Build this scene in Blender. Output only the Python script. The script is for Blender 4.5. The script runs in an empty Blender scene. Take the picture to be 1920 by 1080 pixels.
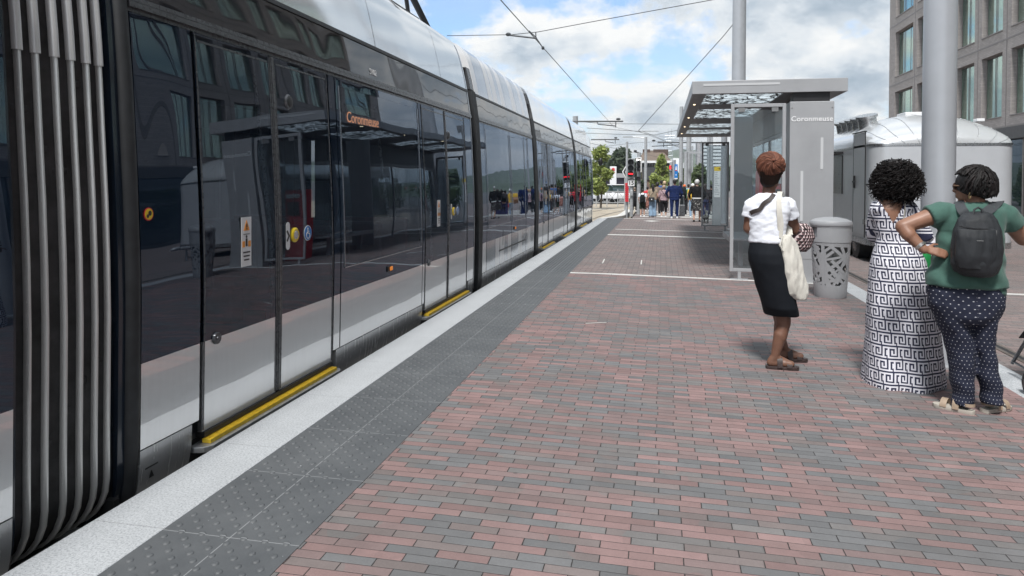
import bpy, bmesh, math, random
from mathutils import Vector, Matrix, noise as mnoise
random.seed(7)
PI = math.pi
SC = bpy.context.scene
COL = SC.collection
# ------------------------------------------------------------------ camera
FPX, CX, CY, CAMH = 1331.0, 960.0, 360.0, 1.6
_psi, _pit, _rol = math.atan(280/1331.), math.atan(23/1331.), 0.004
_fw0 = Vector((-math.sin(_psi), math.cos(_psi), 0)); _r0 = Vector((math.cos(_psi), math.sin(_psi), 0)); _u0 = Vector((0, 0, 1))
FW = _fw0*math.cos(_pit) - _u0*math.sin(_pit); _u1 = _u0*math.cos(_pit) + _fw0*math.sin(_pit)
RT = _r0*math.cos(_rol) + _u1*math.sin(_rol); UP = _u1*math.cos(_rol) - _r0*math.sin(_rol)
CAMP = Vector((0, 0, CAMH))
cd = bpy.data.cameras.new('camera'); cam = bpy.data.objects.new('camera', cd); COL.objects.link(cam)
M4 = Matrix((RT, UP, -FW)).transposed().to_4x4(); M4.translation = CAMP
cam.matrix_world = M4
cd.sensor_width = 36; cd.lens = FPX/1920*36; cd.shift_y = -(540-360)/1920.; cd.clip_start = .05; cd.clip_end = 6000
SC.camera = cam
def ray(px, py): return FW + RT*((px-CX)/FPX) - UP*((py-CY)/FPX)
def gz(x, y=0): return -.015*min(max(x+1.0, 0), 7)
def atY(px, py, Y): d = ray(px, py); return CAMP + d*(Y/d.y)
def atX(px, py, X): d = ray(px, py); return CAMP + d*(X/d.x)
def atZ(px, py, Z): d = ray(px, py); return CAMP + d*((Z-CAMH)/d.z)
def gnd(px, py):
    d = ray(px, py); z = 0
    for _ in range(8):
        p = CAMP + d*((z-CAMH)/d.z); z = gz(p.x)
    return p
# ------------------------------------------------------------------ nodes
class NT:
    def __init__(s, m): s.t = m.node_tree; s.n = s.t.nodes; s.l = s.t.links
    def new(s, typ, **kw):
        n = s.n.new(typ)
        for k, v in kw.items(): setattr(n, k, v)
        return n
    def put(s, sock, v):
        if isinstance(v, bpy.types.NodeSocket): s.l.new(v, sock)
        elif v is not None:
            if isinstance(v, (tuple, list)) and len(v) == 3 and sock.type == 'RGBA': v = (*v, 1)
            sock.default_value = v
    def math(s, op, a, b=None, c=None, clamp=False):
        n = s.new('ShaderNodeMath', operation=op); n.use_clamp = clamp
        s.put(n.inputs[0], a)
        if b is not None: s.put(n.inputs[1], b)
        if c is not None: s.put(n.inputs[2], c)
        return n.outputs[0]
    def add(s, a, b): return s.math('ADD', a, b)
    def sub(s, a, b): return s.math('SUBTRACT', a, b)
    def mul(s, a, b): return s.math('MULTIPLY', a, b)
    def mix(s, f, a, b, blend='MIX'):
        n = s.new('ShaderNodeMix', data_type='RGBA', blend_type=blend)
        s.put(n.inputs[0], f); s.put(n.inputs[6], a); s.put(n.inputs[7], b)
        return n.outputs[2]
    def ramp(s, f, stops, interp='LINEAR'):
        n = s.new('ShaderNodeValToRGB'); r = n.color_ramp; r.interpolation = interp
        while len(r.elements) < len(stops): r.elements.new(.5)
        for e, (p, c) in zip(r.elements, stops):
            e.position = p; e.color = (*c, 1) if len(c) == 3 else c
        s.put(n.inputs[0], f); return n.outputs[0]
    def noise(s, vec, scale, detail=4, rough=.55, dist=0, out=0):
        n = s.new('ShaderNodeTexNoise'); s.put(n.inputs['Vector'], vec); n.inputs['Scale'].default_value = scale
        n.inputs['Detail'].default_value = detail; n.inputs['Roughness'].default_value = rough; n.inputs['Distortion'].default_value = dist
        return n.outputs[out]
    def coord(s, which='Object'): return s.new('ShaderNodeTexCoord').outputs[which]
    def sep(s, v): n = s.new('ShaderNodeSeparateXYZ'); s.put(n.inputs[0], v); return n.outputs
    def comb(s, x, y, z=0.0):
        n = s.new('ShaderNodeCombineXYZ')
        for i, v in enumerate((x, y, z)): s.put(n.inputs[i], v)
        return n.outputs[0]
    def scale(s, v, sc):
        n = s.new('ShaderNodeMapping'); s.put(n.inputs[0], v); n.inputs[3].default_value = sc; return n.outputs[0]
    def bump(s, h, strength=.3, dist=.01):
        n = s.new('ShaderNodeBump'); s.put(n.inputs['Height'], h); n.inputs['Strength'].default_value = strength; n.inputs['Distance'].default_value = dist
        return n.outputs[0]
def newmat(name):
    m = bpy.data.materials.new(name); m.use_nodes = True
    t = NT(m); p = t.n['Principled BSDF']
    return m, t, p
_MC = {}
def pbr(name, col, rough=.5, metal=0., var=.08, vs=6., bump=0., bs=60., coat=0., spec=.5, ior=None, rv=.08):
    if name in _MC: return _MC[name]
    m, t, p = newmat(name); _MC[name] = m
    co = t.coord()
    f = t.noise(co, vs, 5, .6)
    lo = tuple(max(0, c*(1-var*1.5)) for c in col); hi = tuple(min(1, c*(1+var*1.5)) for c in col)
    t.put(p.inputs['Base Color'], t.ramp(f, [(.3, lo), (.7, hi)]))
    p.inputs['Metallic'].default_value = metal
    t.put(p.inputs['Roughness'], t.math('ADD', t.mul(t.sub(t.noise(co, vs*3, 3), .5), rv*2), rough, clamp=True))
    if bump: t.put(p.inputs['Normal'], t.bump(t.noise(co, bs, 4), bump, .005))
    if coat: p.inputs['Coat Weight'].default_value = coat; p.inputs['Coat Roughness'].default_value = .05
    p.inputs['Specular IOR Level'].default_value = spec
    if ior: p.inputs['IOR'].default_value = ior
    return m
def emit(name, col, st):
    if name in _MC: return _MC[name]
    m, t, p = newmat(name); _MC[name] = m
    p.inputs['Base Color'].default_value = (*[c*.3 for c in col], 1)
    p.inputs['Emission Color'].default_value = (*col, 1); p.inputs['Emission Strength'].default_value = st
    return m
# ------------------------------------------------------------------ mesh builder
class MB:
    def __init__(s): s.v = []; s.f = []; s.m = []; s.uv = {}
    def quadmesh(s, verts, faces, mi=0):
        o = len(s.v); s.v += [tuple(v) for v in verts]
        for f in faces: s.f.append([i+o for i in f]); s.m.append(mi)
        return o
    def box(s, x0, x1, y0, y1, z0, z1, mi=0, top=None):
        v = [(x0,y0,z0),(x1,y0,z0),(x1,y1,z0),(x0,y1,z0),(x0,y0,z1),(x1,y0,z1),(x1,y1,z1),(x0,y1,z1)]
        s.quadmesh(v, [(0,3,2,1),(4,5,6,7),(0,1,5,4),(1,2,6,5),(2,3,7,6),(3,0,4,7)], mi); return s
    def obox(s, c, ax, ay, az, mi=0):
        c = Vector(c); ax, ay, az = Vector(ax), Vector(ay), Vector(az)
        v = [c+ax*i+ay*j+az*k for k in (-1,1) for (i,j) in ((-1,-1),(1,-1),(1,1),(-1,1))]
        s.quadmesh(v, [(0,3,2,1),(4,5,6,7),(0,1,5,4),(1,2,6,5),(2,3,7,6),(3,0,4,7)], mi); return s
    def rings(s, rings, mi=0, cap=True, closed=True):
        n = len(rings[0]); o = len(s.v)
        for r in rings: s.v += [tuple(p) for p in r]
        for i in range(len(rings)-1):
            for j in range(n if closed else n-1):
                a = o+i*n+j; b = o+i*n+(j+1) % n
                s.f.append([a, b, b+n, a+n]); s.m.append(mi)
        if cap and closed:
            s.f.append([o+j for j in reversed(range(n))]); s.m.append(mi)
            k = o+(len(rings)-1)*n; s.f.append([k+j for j in range(n)]); s.m.append(mi)
        return s
    def cyl(s, p0, p1, r0, r1=None, n=16, mi=0, cap=True):
        return s.tube([p0, p1], [r0, r0 if r1 is None else r1], n, mi, cap)
    def tube(s, pts, r, n=8, mi=0, cap=True):
        pts = [Vector(p) for p in pts]
        if not isinstance(r, (list, tuple)): r = [r]*len(pts)
        t0 = (pts[1]-pts[0]).normalized()
        a = t0.orthogonal().normalized(); rings = []
        for i, p in enumerate(pts):
            t = (pts[min(i+1, len(pts)-1)]-pts[max(i-1, 0)])
            t = t.normalized() if t.length > 1e-9 else t0
            a = (a - t*a.dot(t)); a = a.normalized() if a.length > 1e-6 else t.orthogonal().normalized()
            b = t.cross(a)
            rings.append([p + (a*math.cos(2*PI*k/n) + b*math.sin(2*PI*k/n))*r[i] for k in range(n)])
        return s.rings(rings, mi, cap)
    def lathe(s, prof, c=(0,0,0), n=32, mi=0, cap=True, sx=1, sy=1):
        return s.rings([[(c[0]+r*sx*math.cos(2*PI*k/n), c[1]+r*sy*math.sin(2*PI*k/n), c[2]+z) for k in range(n)] for r, z in prof], mi, cap)
    def capsule(s, p0, p1, r0, r1=None, n=14, mi=0):
        p0, p1 = Vector(p0), Vector(p1); r1 = r0 if r1 is None else r1
        d = (p1-p0); L = d.length; d = d.normalized() if L > 1e-9 else Vector((0,0,1))
        a = d.orthogonal().normalized(); b = d.cross(a); R = []
        for k in range(1, 5):
            th = PI/2*(1-k/4.); R.append((p0-d*r0*math.sin(th), r0*math.cos(th)))
        for k in range(0, 4):
            th = PI/2*k/4.; R.append((p1+d*r1*math.sin(th), r1*math.cos(th)))
        R[0:0] = [(p0-d*r0*.995, r0*.1)]; R.append((p1+d*r1*.995, r1*.1))
        return s.rings([[c+(a*math.cos(2*PI*k/n)+b*math.sin(2*PI*k/n))*r for k in range(n)] for c, r in R], mi)
    def ell(s, c, rad, rot=0, n=20, mi=0, tilt=0):
        m = Matrix.Rotation(rot, 3, 'Z') @ Matrix.Rotation(tilt, 3, 'X'); c = Vector(c); rings = []
        K = 12
        for i in range(K+1):
            th = -PI/2+PI*i/K; th = max(min(th, PI/2*.985), -PI/2*.985)
            rings.append([c+m @ Vector((rad[0]*math.cos(th)*math.cos(2*PI*k/n), rad[1]*math.cos(th)*math.sin(2*PI*k/n), rad[2]*math.sin(th))) for k in range(n)])
        return s.rings(rings, mi)
    def ovals(s, L, n=28, mi=0, waves=None):
        """L: (center, rx, ry, yaw[, pow]); rings of an oval loft"""
        rings = []
        for i, q in enumerate(L):
            c, rx, ry, yaw = q[:4]; c = Vector(c); cy, sy = math.cos(yaw), math.sin(yaw); ring = []
            for k in range(n):
                th = 2*PI*k/n; w = 1 + (waves(th, i/(len(L)-1.)) if waves else 0)
                x, y = rx*math.cos(th)*w, ry*math.sin(th)*w
                ring.append(c+Vector((x*cy-y*sy, x*sy+y*cy, 0)))
            rings.append(ring)
        return s.rings(rings, mi)
    def prism(s, poly, y0, y1, mi=0, axis='y'):
        def P(a, b, c): return {'y': (a, c, b), 'x': (c, a, b), 'z': (a, b, c)}[axis]
        return s.rings([[P(a, b, y0) for a, b in poly], [P(a, b, y1) for a, b in poly]], mi)
    def build(s, name, mats, parent=None, smooth=False, bevel=0, seg=2, angle=35):
        me = bpy.data.meshes.new(name); me.from_pydata(s.v, [], s.f)
        if not isinstance(mats, (list, tuple)): mats = [mats]
        for m in mats: me.materials.append(m)
        if len(mats) > 1: me.polygons.foreach_set('material_index', s.m)
        bm = bmesh.new(); bm.from_mesh(me); bmesh.ops.recalc_face_normals(bm, faces=bm.faces); bm.to_mesh(me); bm.free()
        o = bpy.data.objects.new(name, me); COL.objects.link(o)
        if parent: o.parent = parent
        if smooth:
            for p in me.polygons: p.use_smooth = True
            if smooth != 'all': me.set_sharp_from_angle(angle=math.radians(angle))
        if bevel:
            b = o.modifiers.new('bevel', 'BEVEL'); b.width = bevel; b.segments = seg; b.limit_method = 'ANGLE'; b.angle_limit = math.radians(40)
            b.harden_normals = False
        return o
def tag(o, label=None, cat=None, group=None, kind=None):
    if label: o['label'] = label
    if cat: o['category'] = cat
    if group: o['group'] = group
    if kind: o['kind'] = kind
    return o
def thing(name, label, cat, group=None, loc=None):
    o = bpy.data.objects.new(name, None); COL.objects.link(o); o.empty_display_size = .2
    if loc is not None: o.location = loc
    return tag(o, label, cat, group)
def struct(mb, name, m, **k): return tag(mb.build(name, m, **k), kind='structure')
def rebase(root, loc):
    loc = Vector(loc); done = set()
    def go(o):
        for c in o.children:
            if c.type == 'MESH' and c.data.name not in done:
                done.add(c.data.name); c.data.transform(Matrix.Translation(-loc))
            elif c.type == 'FONT': c.location = Vector(c.location)-loc
            go(c)
    go(root); root.location = loc
def copy_tree(o, parent=None):
    c = o.copy(); COL.objects.link(c)
    if parent: c.parent = parent
    for ch in list(o.children): copy_tree(ch, c)
    return c
def text(body, size, loc, right, up, m, name, parent=None, align='CENTER', ext=.0015, bold=0, space=1.0):
    cu = bpy.data.curves.new(name, 'FONT'); cu.body = body; cu.size = size; cu.align_x = align; cu.align_y = 'CENTER'
    cu.extrude = ext; cu.offset = bold; cu.space_character = space
    o = bpy.data.objects.new(name, cu); COL.objects.link(o)
    r = Vector(right).normalized(); u = Vector(up).normalized(); n = r.cross(u)
    M = Matrix((r, u, n)).transposed().to_4x4(); M.translation = Vector(loc)
    dg = bpy.context.evaluated_depsgraph_get(); me = bpy.data.meshes.new_from_object(o.evaluated_get(dg))
    bpy.data.objects.remove(o)
    me.transform(M); me.materials.clear(); me.materials.append(m); me.name = name
    o = bpy.data.objects.new(name, me); COL.objects.link(o)
    if parent: o.parent = parent
    return o
def remesh(mb, name, mats, vox=.01, smooth_it=3, parent=None, disp=None, uvf=None, fac=.5):
    ob = mb.build(name+'_tmp', mats)
    r = ob.modifiers.new('r', 'REMESH'); r.mode = 'VOXEL'; r.voxel_size = vox; r.use_smooth_shade = True
    if smooth_it:
        sm = ob.modifiers.new('s', 'SMOOTH'); sm.iterations = smooth_it; sm.factor = fac
    dg = bpy.context.evaluated_depsgraph_get(); dg.update()
    me = bpy.data.meshes.new_from_object(ob.evaluated_get(dg)); me.name = name
    old = ob.data; bpy.data.objects.remove(ob); bpy.data.meshes.remove(old)
    if name == 'body':   # one continuous skin: drop stray crumbs
        bm = bmesh.new(); bm.from_mesh(me); left = set(bm.verts); best = set()
        while left:
            q = [left.pop()]; isl = set(q)
            while q:
                for e_ in q.pop().link_edges:
                    for v_ in e_.verts:
                        if v_ in left: left.discard(v_); isl.add(v_); q.append(v_)
            if len(isl) > len(best): best = isl
        bmesh.ops.delete(bm, geom=[v_ for v_ in bm.verts if v_ not in best], context='VERTS'); bm.to_mesh(me); bm.free()
    if disp:
        me.update()
        co = [(v.co.copy(), v.normal.copy()) for v in me.vertices]
        for v, (c, nrm) in zip(me.vertices, co): v.co = c + nrm*disp(c, nrm)
    if uvf:
        ul = me.uv_layers.new(name='UVMap')
        for l in me.loops: ul.data[l.index].uv = uvf(me.vertices[l.vertex_index].co)
    for p in me.polygons: p.use_smooth = True
    me.materials.clear()
    for m in (mats if isinstance(mats, (list, tuple)) else [mats]): me.materials.append(m)
    o = bpy.data.objects.new(name, me); COL.objects.link(o)
    if parent: o.parent = parent
    return o
def lerp(a, b, t): return a+(b-a)*t
def interp(tab, x):
    if x <= tab[0][0]: return tab[0][1]
    for (x0, y0), (x1, y1) in zip(tab, tab[1:]):
        if x <= x1: return y0+(y1-y0)*(x-x0)/(x1-x0)
    return tab[-1][1]
# ------------------------------------------------------------------ common materials
def brick_mat(name, bw=.231, bh=.062, pal=None, along=False, jit=.0, mortar=.0025):
    m, t, p = newmat(name)
    x, y, z = t.sep(t.coord())
    if along: x, y = y, x
    v = t.math('DIVIDE', y, bh); row = t.math('FLOOR', v); fv = t.sub(v, row)
    par = t.math('FLOORED_MODULO', row, 2.0)
    wn = t.new('ShaderNodeTexWhiteNoise', noise_dimensions='1D'); t.put(wn.inputs['W'], row)
    off = t.add(t.mul(par, .5), t.mul(wn.outputs['Value'], jit))
    u = t.add(t.math('DIVIDE', x, bw), off); colu = t.math('FLOOR', u); fu = t.sub(u, colu)
    w2 = t.new('ShaderNodeTexWhiteNoise', noise_dimensions='2D'); t.put(w2.inputs['Vector'], t.comb(colu, row))
    rnd = w2.outputs['Value']; r3 = t.sep(w2.outputs['Color'])
    big = t.noise(t.coord(), .55, 3, .6)
    k = t.math('ADD', t.mul(t.sub(rnd, .5), 1.15), t.add(t.mul(t.sub(big, .5), 1.3), .5), clamp=True)
    base = t.ramp(k, pal, 'CONSTANT')
    val = t.add(.86, t.mul(r3[1], .28))
    base = t.mix(1.0, base, t.comb(val, val, val), 'MULTIPLY')
    fine = t.noise(t.coord(), 90, 6, .7); sp = t.noise(t.coord(), 6, 5, .65)
    fn = t.math('ADD', t.mul(t.sub(fine, .5), .42), t.add(t.mul(t.sub(sp, .5), .45), 1.0))
    base = t.mix(1.0, base, t.comb(fn, fn, fn), 'MULTIPLY')
    stain = t.ramp(t.noise(t.coord(), 1.7, 6, .72, .6), [(.56, (0,0,0)), (.76, (1,1,1))])
    base = t.mix(t.mul(stain, .24), base, (.27, .22, .21))
    grime = t.ramp(t.noise(t.coord(), .9, 7, .7, .8), [(.50, (0,0,0)), (.72, (1,1,1))]); base = t.mix(t.mul(grime, .30), base, (.11, .095, .09))
    gum = t.ramp(t.noise(t.coord(), 11, 1, .3), [(.80, (0,0,0)), (.815, (1,1,1))]); base = t.mix(t.mul(gum, .5), base, (.07, .065, .065))
    wht = t.ramp(t.noise(t.coord(), 240, 2, .5), [(.73, (0,0,0)), (.76, (1,1,1))])
    base = t.mix(t.mul(wht, .5), base, (.5, .48, .46))
    # joint mask
    dv = t.mul(t.math('MINIMUM', fv, t.sub(1.0, fv)), bh); du = t.mul(t.math('MINIMUM', fu, t.sub(1.0, fu)), bw)
    wob = t.mul(t.sub(t.noise(t.coord(), 40, 3), .5), .0028)
    d = t.add(t.math('MINIMUM', du, t.mul(dv, 1.5)), wob)
    jm = t.math('SMOOTHSTEP' if False else 'LESS_THAN', d, mortar)
    t.put(p.inputs['Base Color'], t.mix(jm, base, (.028, .025, .024)))
    h = t.add(t.math('MINIMUM', t.mul(d, 120.), 1.0), t.mul(fine, .25))
    t.put(p.inputs['Normal'], t.bump(t.add(h, t.mul(r3[2], .35)), .5, .004))
    t.put(p.inputs['Roughness'], t.add(.62, t.mul(sp, .25)))
    return m
PAL = [(0, (.142,.144,.148)), (.18, (.160,.153,.151)), (.33, (0.175,0.147,0.142)), (.48, (0.197,0.143,0.139)), (.66, (0.220,0.147,0.141)), (.86, (0.244,0.161,0.155))]
M_brick = brick_mat('red_grey_clinker_bricks', pal=PAL, jit=.12)
PAL2 = [(0, (0.166,0.152,0.149)), (.25, (0.187,0.159,0.154)), (.5, (0.204,0.163,0.156)), (.75, (0.218,0.168,0.160))]
M_brick2 = brick_mat('plain_clinker_bricks', bw=.2, bh=.1, pal=PAL2, jit=.0, mortar=.004)
M_brick3 = brick_mat('plaza_clinker_bricks', pal=PAL2, jit=.3)
def granite_mat(name='white_granite', a=(.30,.32,.34), b=(.47,.49,.51)):
    m, t, p = newmat(name); co = t.coord()
    n1 = t.noise(co, 95, 3, .6); n2 = t.noise(co, 190, 2, .5); big = t.noise(co, 2.5, 5, .65)
    c = t.ramp(n1, [(.36, a), (.46, tuple(lerp(i, j, .6) for i, j in zip(a, b))), (.56, b)])
    c = t.mix(t.ramp(n2, [(.62, (0,0,0)), (.68, (1,1,1))]), c, (.10, .11, .12))
    f = t.add(.86, t.mul(big, .28)); c = t.mix(1., c, t.comb(f, f, f), 'MULTIPLY')
    y = t.sep(co)[1]; fr = t.math('FRACT', t.math('DIVIDE', t.add(y, .18), 1.0))
    j = t.math('LESS_THAN', fr, .004); c = t.mix(t.mul(j, .6), c, (.12, .12, .12))
    t.put(p.inputs['Base Color'], c); p.inputs['Roughness'].default_value = .75
    t.put(p.inputs['Normal'], t.bump(n1, .15, .002)); return m
M_granite = granite_mat()
M_strip = pbr('white_stone_strip', (.56,.56,.54), .8, var=.12, vs=3, bump=.1)
def tactile_mat():
    m, t, p = newmat('anthracite_tactile_slab'); co = t.coord(); x, y, z = t.sep(co)
    big = t.noise(co, 2.2, 6, .7); fine = t.noise(co, 120, 4, .7)
    c = t.ramp(big, [(.3, (.078,.085,.092)), (.7, (.116,.124,.131))])
    f = t.add(.8, t.mul(fine, .4)); c = t.mix(1., c, t.comb(f, f, f), 'MULTIPLY')
    wear = t.ramp(t.noise(co, 7, 6, .75, .5), [(.58, (0,0,0)), (.8, (1,1,1))]); c = t.mix(t.mul(wear, .22), c, (.2, .21, .22))
    sp = t.ramp(t.noise(co, 55, 1, .5), [(.785, (0,0,0)), (.80, (1,1,1))]); c = t.mix(t.mul(sp, .7), c, (.6, .62, .64))
    fy = t.math('FRACT', t.math('DIVIDE', t.sub(y, .09), .68)); jy = t.math('LESS_THAN', fy, .0065)
    jx = t.math('LESS_THAN', t.math('ABSOLUTE', t.add(x, 1.87)), .0022)
    c = t.mix(t.mul(t.math('MAXIMUM', jx, jy), .75), c, (.34, .35, .36))
    t.put(p.inputs['Base Color'], c); t.put(p.inputs['Roughness'], t.add(.5, t.mul(big, .25)))
    t.put(p.inputs['Normal'], t.bump(fine, .12, .002)); return m
M_tact = tactile_mat()
M_conc = pbr('dark_track_concrete', (.16,.155,.15), .85, var=.2, vs=2, bump=.3)
M_asph = pbr('asphalt', (.11,.11,.11), .85, var=.25, vs=.3, bump=.2)
M_beige = pbr('beige_road_surface', (.37,.32,.25), .85, var=.14, vs=1.2, bump=.2)
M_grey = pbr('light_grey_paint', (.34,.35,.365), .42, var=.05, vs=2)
M_greyd = pbr('dark_grey_paint', (.20,.205,.21), .45, var=.06)  # darker grey paint for soffit, fittings and printed lettering
M_galv = pbr('galvanised_steel', (.42,.44,.46), .42, .35, var=.10, vs=9)
M_steel = pbr('brushed_steel', (.62,.63,.64), .28, .95, var=.06, vs=14)
M_black = pbr('black_plastic', (.016,.016,.018), .45, var=.2)
M_rubber = pbr('black_rubber', (.018,.02,.023), .6, var=.25, vs=8)
M_white = pbr('white_paint', (.78,.79,.80), .45, var=.04)
M_red = pbr('red_paint', (.62,.03,.045), .4, var=.06)
M_yel = pbr('yellow_paint', (.88,.60,.05), .5, var=.12, vs=25)
M_rail = pbr('worn_rail_steel', (.20,.17,.15), .4, .6, var=.2, vs=5)
# ------------------------------------------------------------------ ground
g = MB(); g.quadmesh([(-2500,-60,-.5),(2500,-60,-.5),(2500,3000,-.5),(-2500,3000,-.5)], [(0,1,2,3)]); struct(g, 'ground', M_asph)
XE, XK, YE = -2.21, 3.03, 30.2
def sheet(name, m, x0, x1, y0, y1, dz=0, nx=8, ny=1):
    b = MB(); v = []; f = []
    for j in range(ny+1):
        for i in range(nx+1):
            x = lerp(x0, x1, i/nx); v.append((x, lerp(y0, y1, j/ny), gz(x)+dz))
    for j in range(ny):
        for i in range(nx): a = j*(nx+1)+i; f.append((a, a+1, a+nx+2, a+nx+1))
    b.quadmesh(v, f); return struct(b, name, m)
YS = 12.19
sheet('platform_paving', M_brick, -1.53, 2.73, -5, YS-.07)
sheet('platform_paving_far', M_brick2, -1.53, 2.73, YS+.07, YE-.15)
b = MB()
for y0, y1, xa in ((YS-.07, YS+.07, -1.53), (20.93-.16, 20.93+.16, -1.53), (23.3-.09, 23.3+.09, -1.46), (YE-.15, YE+.1, -1.53)):
    dz = 0 if y0 < 13 or y0 > 29 else .004
    n = 6
    for i in range(n):
        xa_, xb_ = lerp(xa, 2.73, i/n), lerp(xa, 2.73, (i+1)/n)
        if i > 0: xa_ += .004
        b.quadmesh([(xa_,y0,gz(xa_)+dz),(xb_,y0,gz(xb_)+dz),(xb_,y1,gz(xb_)+dz),(xa_,y1,gz(xa_)+dz)], [(0,1,2,3)])
struct(b, 'platform_paving_strip', M_strip)
b = MB(); b.box(-2.59, XE-.003, -5, YE+.05, -.32, 0); struct(b, 'kerb_edge', M_granite, bevel=.006)
b = MB(); z = gz(2.9); b.box(2.733, XK, -5, YE, -.4, z); struct(b, 'kerb_edge_square', M_granite, bevel=.004)
# tactile slab with real domes / ribs
b = MB(); b.box(XE, -1.533, -5, YE, -.2, 0)
dx = .052; ny = int((YS-1.2)/dx)
for j in range(ny):
    y = 1.2+j*dx
    for i in range(7):
        x = XE+.045+i*.104+(.052 if j % 2 else 0)
        if x > -1.565: continue
        n = 8 if y < 7 else 6; o = len(b.v)
        for r, zz in ((.0175, .0002), (.0145, .0055), (.009, .0068)):
            b.v += [(x+r*math.cos(2*PI*k/n), y+r*math.sin(2*PI*k/n), zz) for k in range(n)]
        for q in range(2):
            for k in range(n): b.f.append([o+q*n+k, o+q*n+(k+1) % n, o+(q+1)*n+(k+1) % n, o+(q+1)*n+k]); b.m.append(0)
        b.f.append([o+2*n+k for k in range(n)]); b.m.append(0)
for i in range(11):
    x = XE+.05+i*.058; b.box(x-.0125, x+.0125, YS+.1, YE-.2, 0.0002, .006)
struct(b, 'tactile_paving', M_tact, smooth=True, angle=50)
# right hand square, end forecourt, road, track bed
sheet('plaza_paving', M_brick3, XK, 60, -20, 75, -.004, nx=40)
sheet('plaza_forecourt', M_brick3, -1.2, XK-.002, YE+.1, 75, -.002)
b = MB()
for yy in (31.7, 33.4, 35.2, 37.2): b.box(-.9, 3.0, yy, yy+.42, -.2, .008)
for k, yy in enumerate((11.95,)): b.box(3.6, 13.4, yy, yy+.12, -.3, gz(9)+.012)
struct(b, 'crossing_marking', M_strip)
b = MB(); b.box(-60, -2.6, -30, YE+.1, -.48, -.32); struct(b, 'track_bed', M_conc)
b = MB(); b.box(-80, -1.5, YE+.1, 56, -.48, -.27); struct(b, 'road', M_beige)
b = MB()
P = [gnd(1128, 409.5), gnd(1150, 406.5), gnd(1164, 404), gnd(1172, 399), gnd(1180, 393)]
for p, q in zip(P, P[1:]):
    d = (q-p).normalized(); n = Vector((-d.y, d.x, 0))*.16; z = .012
    b.quadmesh([(p.x-n.x,p.y-n.y,-.3),(q.x-n.x,q.y-n.y,-.3),(q.x+n.x,q.y+n.y,-.3),(p.x+n.x,p.y+n.y,-.3),
                (p.x-n.x,p.y-n.y,z),(q.x-n.x,q.y-n.y,z),(q.x+n.x,q.y+n.y,z),(p.x+n.x,p.y+n.y,z)], [(4,5,6,7),(0,1,5,4),(2,3,7,6),(1,2,6,5),(3,0,4,7)])
struct(b, 'road_kerb', M_strip)
# rails of the tram track, straight then bending right beyond the stop
b = MB()
for xr in (-4.05+.7175, -4.05-.7175):
    pts = [(xr, y, 0) for y in (-10, 10, 25, 30)] + [(xr+.0052*(y-30)**2, y, 0) for y in (33, 36, 40, 44, 48, 52, 56)]
    for i, (p, q) in enumerate(zip(pts, pts[1:])):
        zt = -.262 if p[1] >= 30 else -.28
        for o0, o1 in ((-.03, .03), (.075, .1)):
            b.quadmesh([(p[0]+o0,p[1],zt),(p[0]+o1,p[1],zt),(q[0]+o1,q[1],zt),(q[0]+o0,q[1],zt),(p[0]+o0,p[1],-.4),(p[0]+o1,p[1],-.4),(q[0]+o1,q[1],-.4),(q[0]+o0,q[1],-.4)],
                       [(0,1,2,3),(0,3,7,4),(1,2,6,5)])
struct(b, 'tram_rail', M_rail)
b = MB()
for p, q in ((atZ(1118,392,-.262), atZ(1172,383,-.262)),):
    b.box(min(p.x,q.x)-6, q.x+6, p.y, p.y+.35, -.4, -.262)
struct(b, 'road_marking', M_strip)
# slot drain in the square beside the platform
b = MB(); b.box(3.315, 3.36, -10, 60, -.2, gz(3.33)+.003, 0); b.box(3.27, 3.312, -10, 60, -.2, gz(3.3)+.004, 1); b.box(3.363, 3.40, -10, 60, -.2, gz(3.38)+.004, 1)
struct(b, 'drain_channel', [M_black, M_rail])
# thin bracket marks set in the platform bricks
b = MB()
for (xa, ya), (xb, yb) in (((1129.5,494), (1133.5,486)), ((1202,496), (1203,488)), ((1098,607), (1137,605))):
    p, q = gnd(xa, ya), gnd(xb, yb); d = (q-p).normalized()*1; n = Vector((-d.y, d.x, 0))*.012
    b.quadmesh([p-n+Vector((0,0,.004)), q-n+Vector((0,0,.004)), q+n+Vector((0,0,.004)), p+n+Vector((0,0,.004))], [(0,1,2,3)])
p = gnd(1222, 414.5); b.quadmesh([(p.x-.35,p.y,gz(p.x)+.006),(p.x,p.y-.5,gz(p.x)+.006),(p.x+.35,p.y,gz(p.x)+.006),(p.x,p.y+.35,gz(p.x)+.006)], [(0,1,2,3)])
struct(b, 'paving_marking', M_strip)
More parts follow.
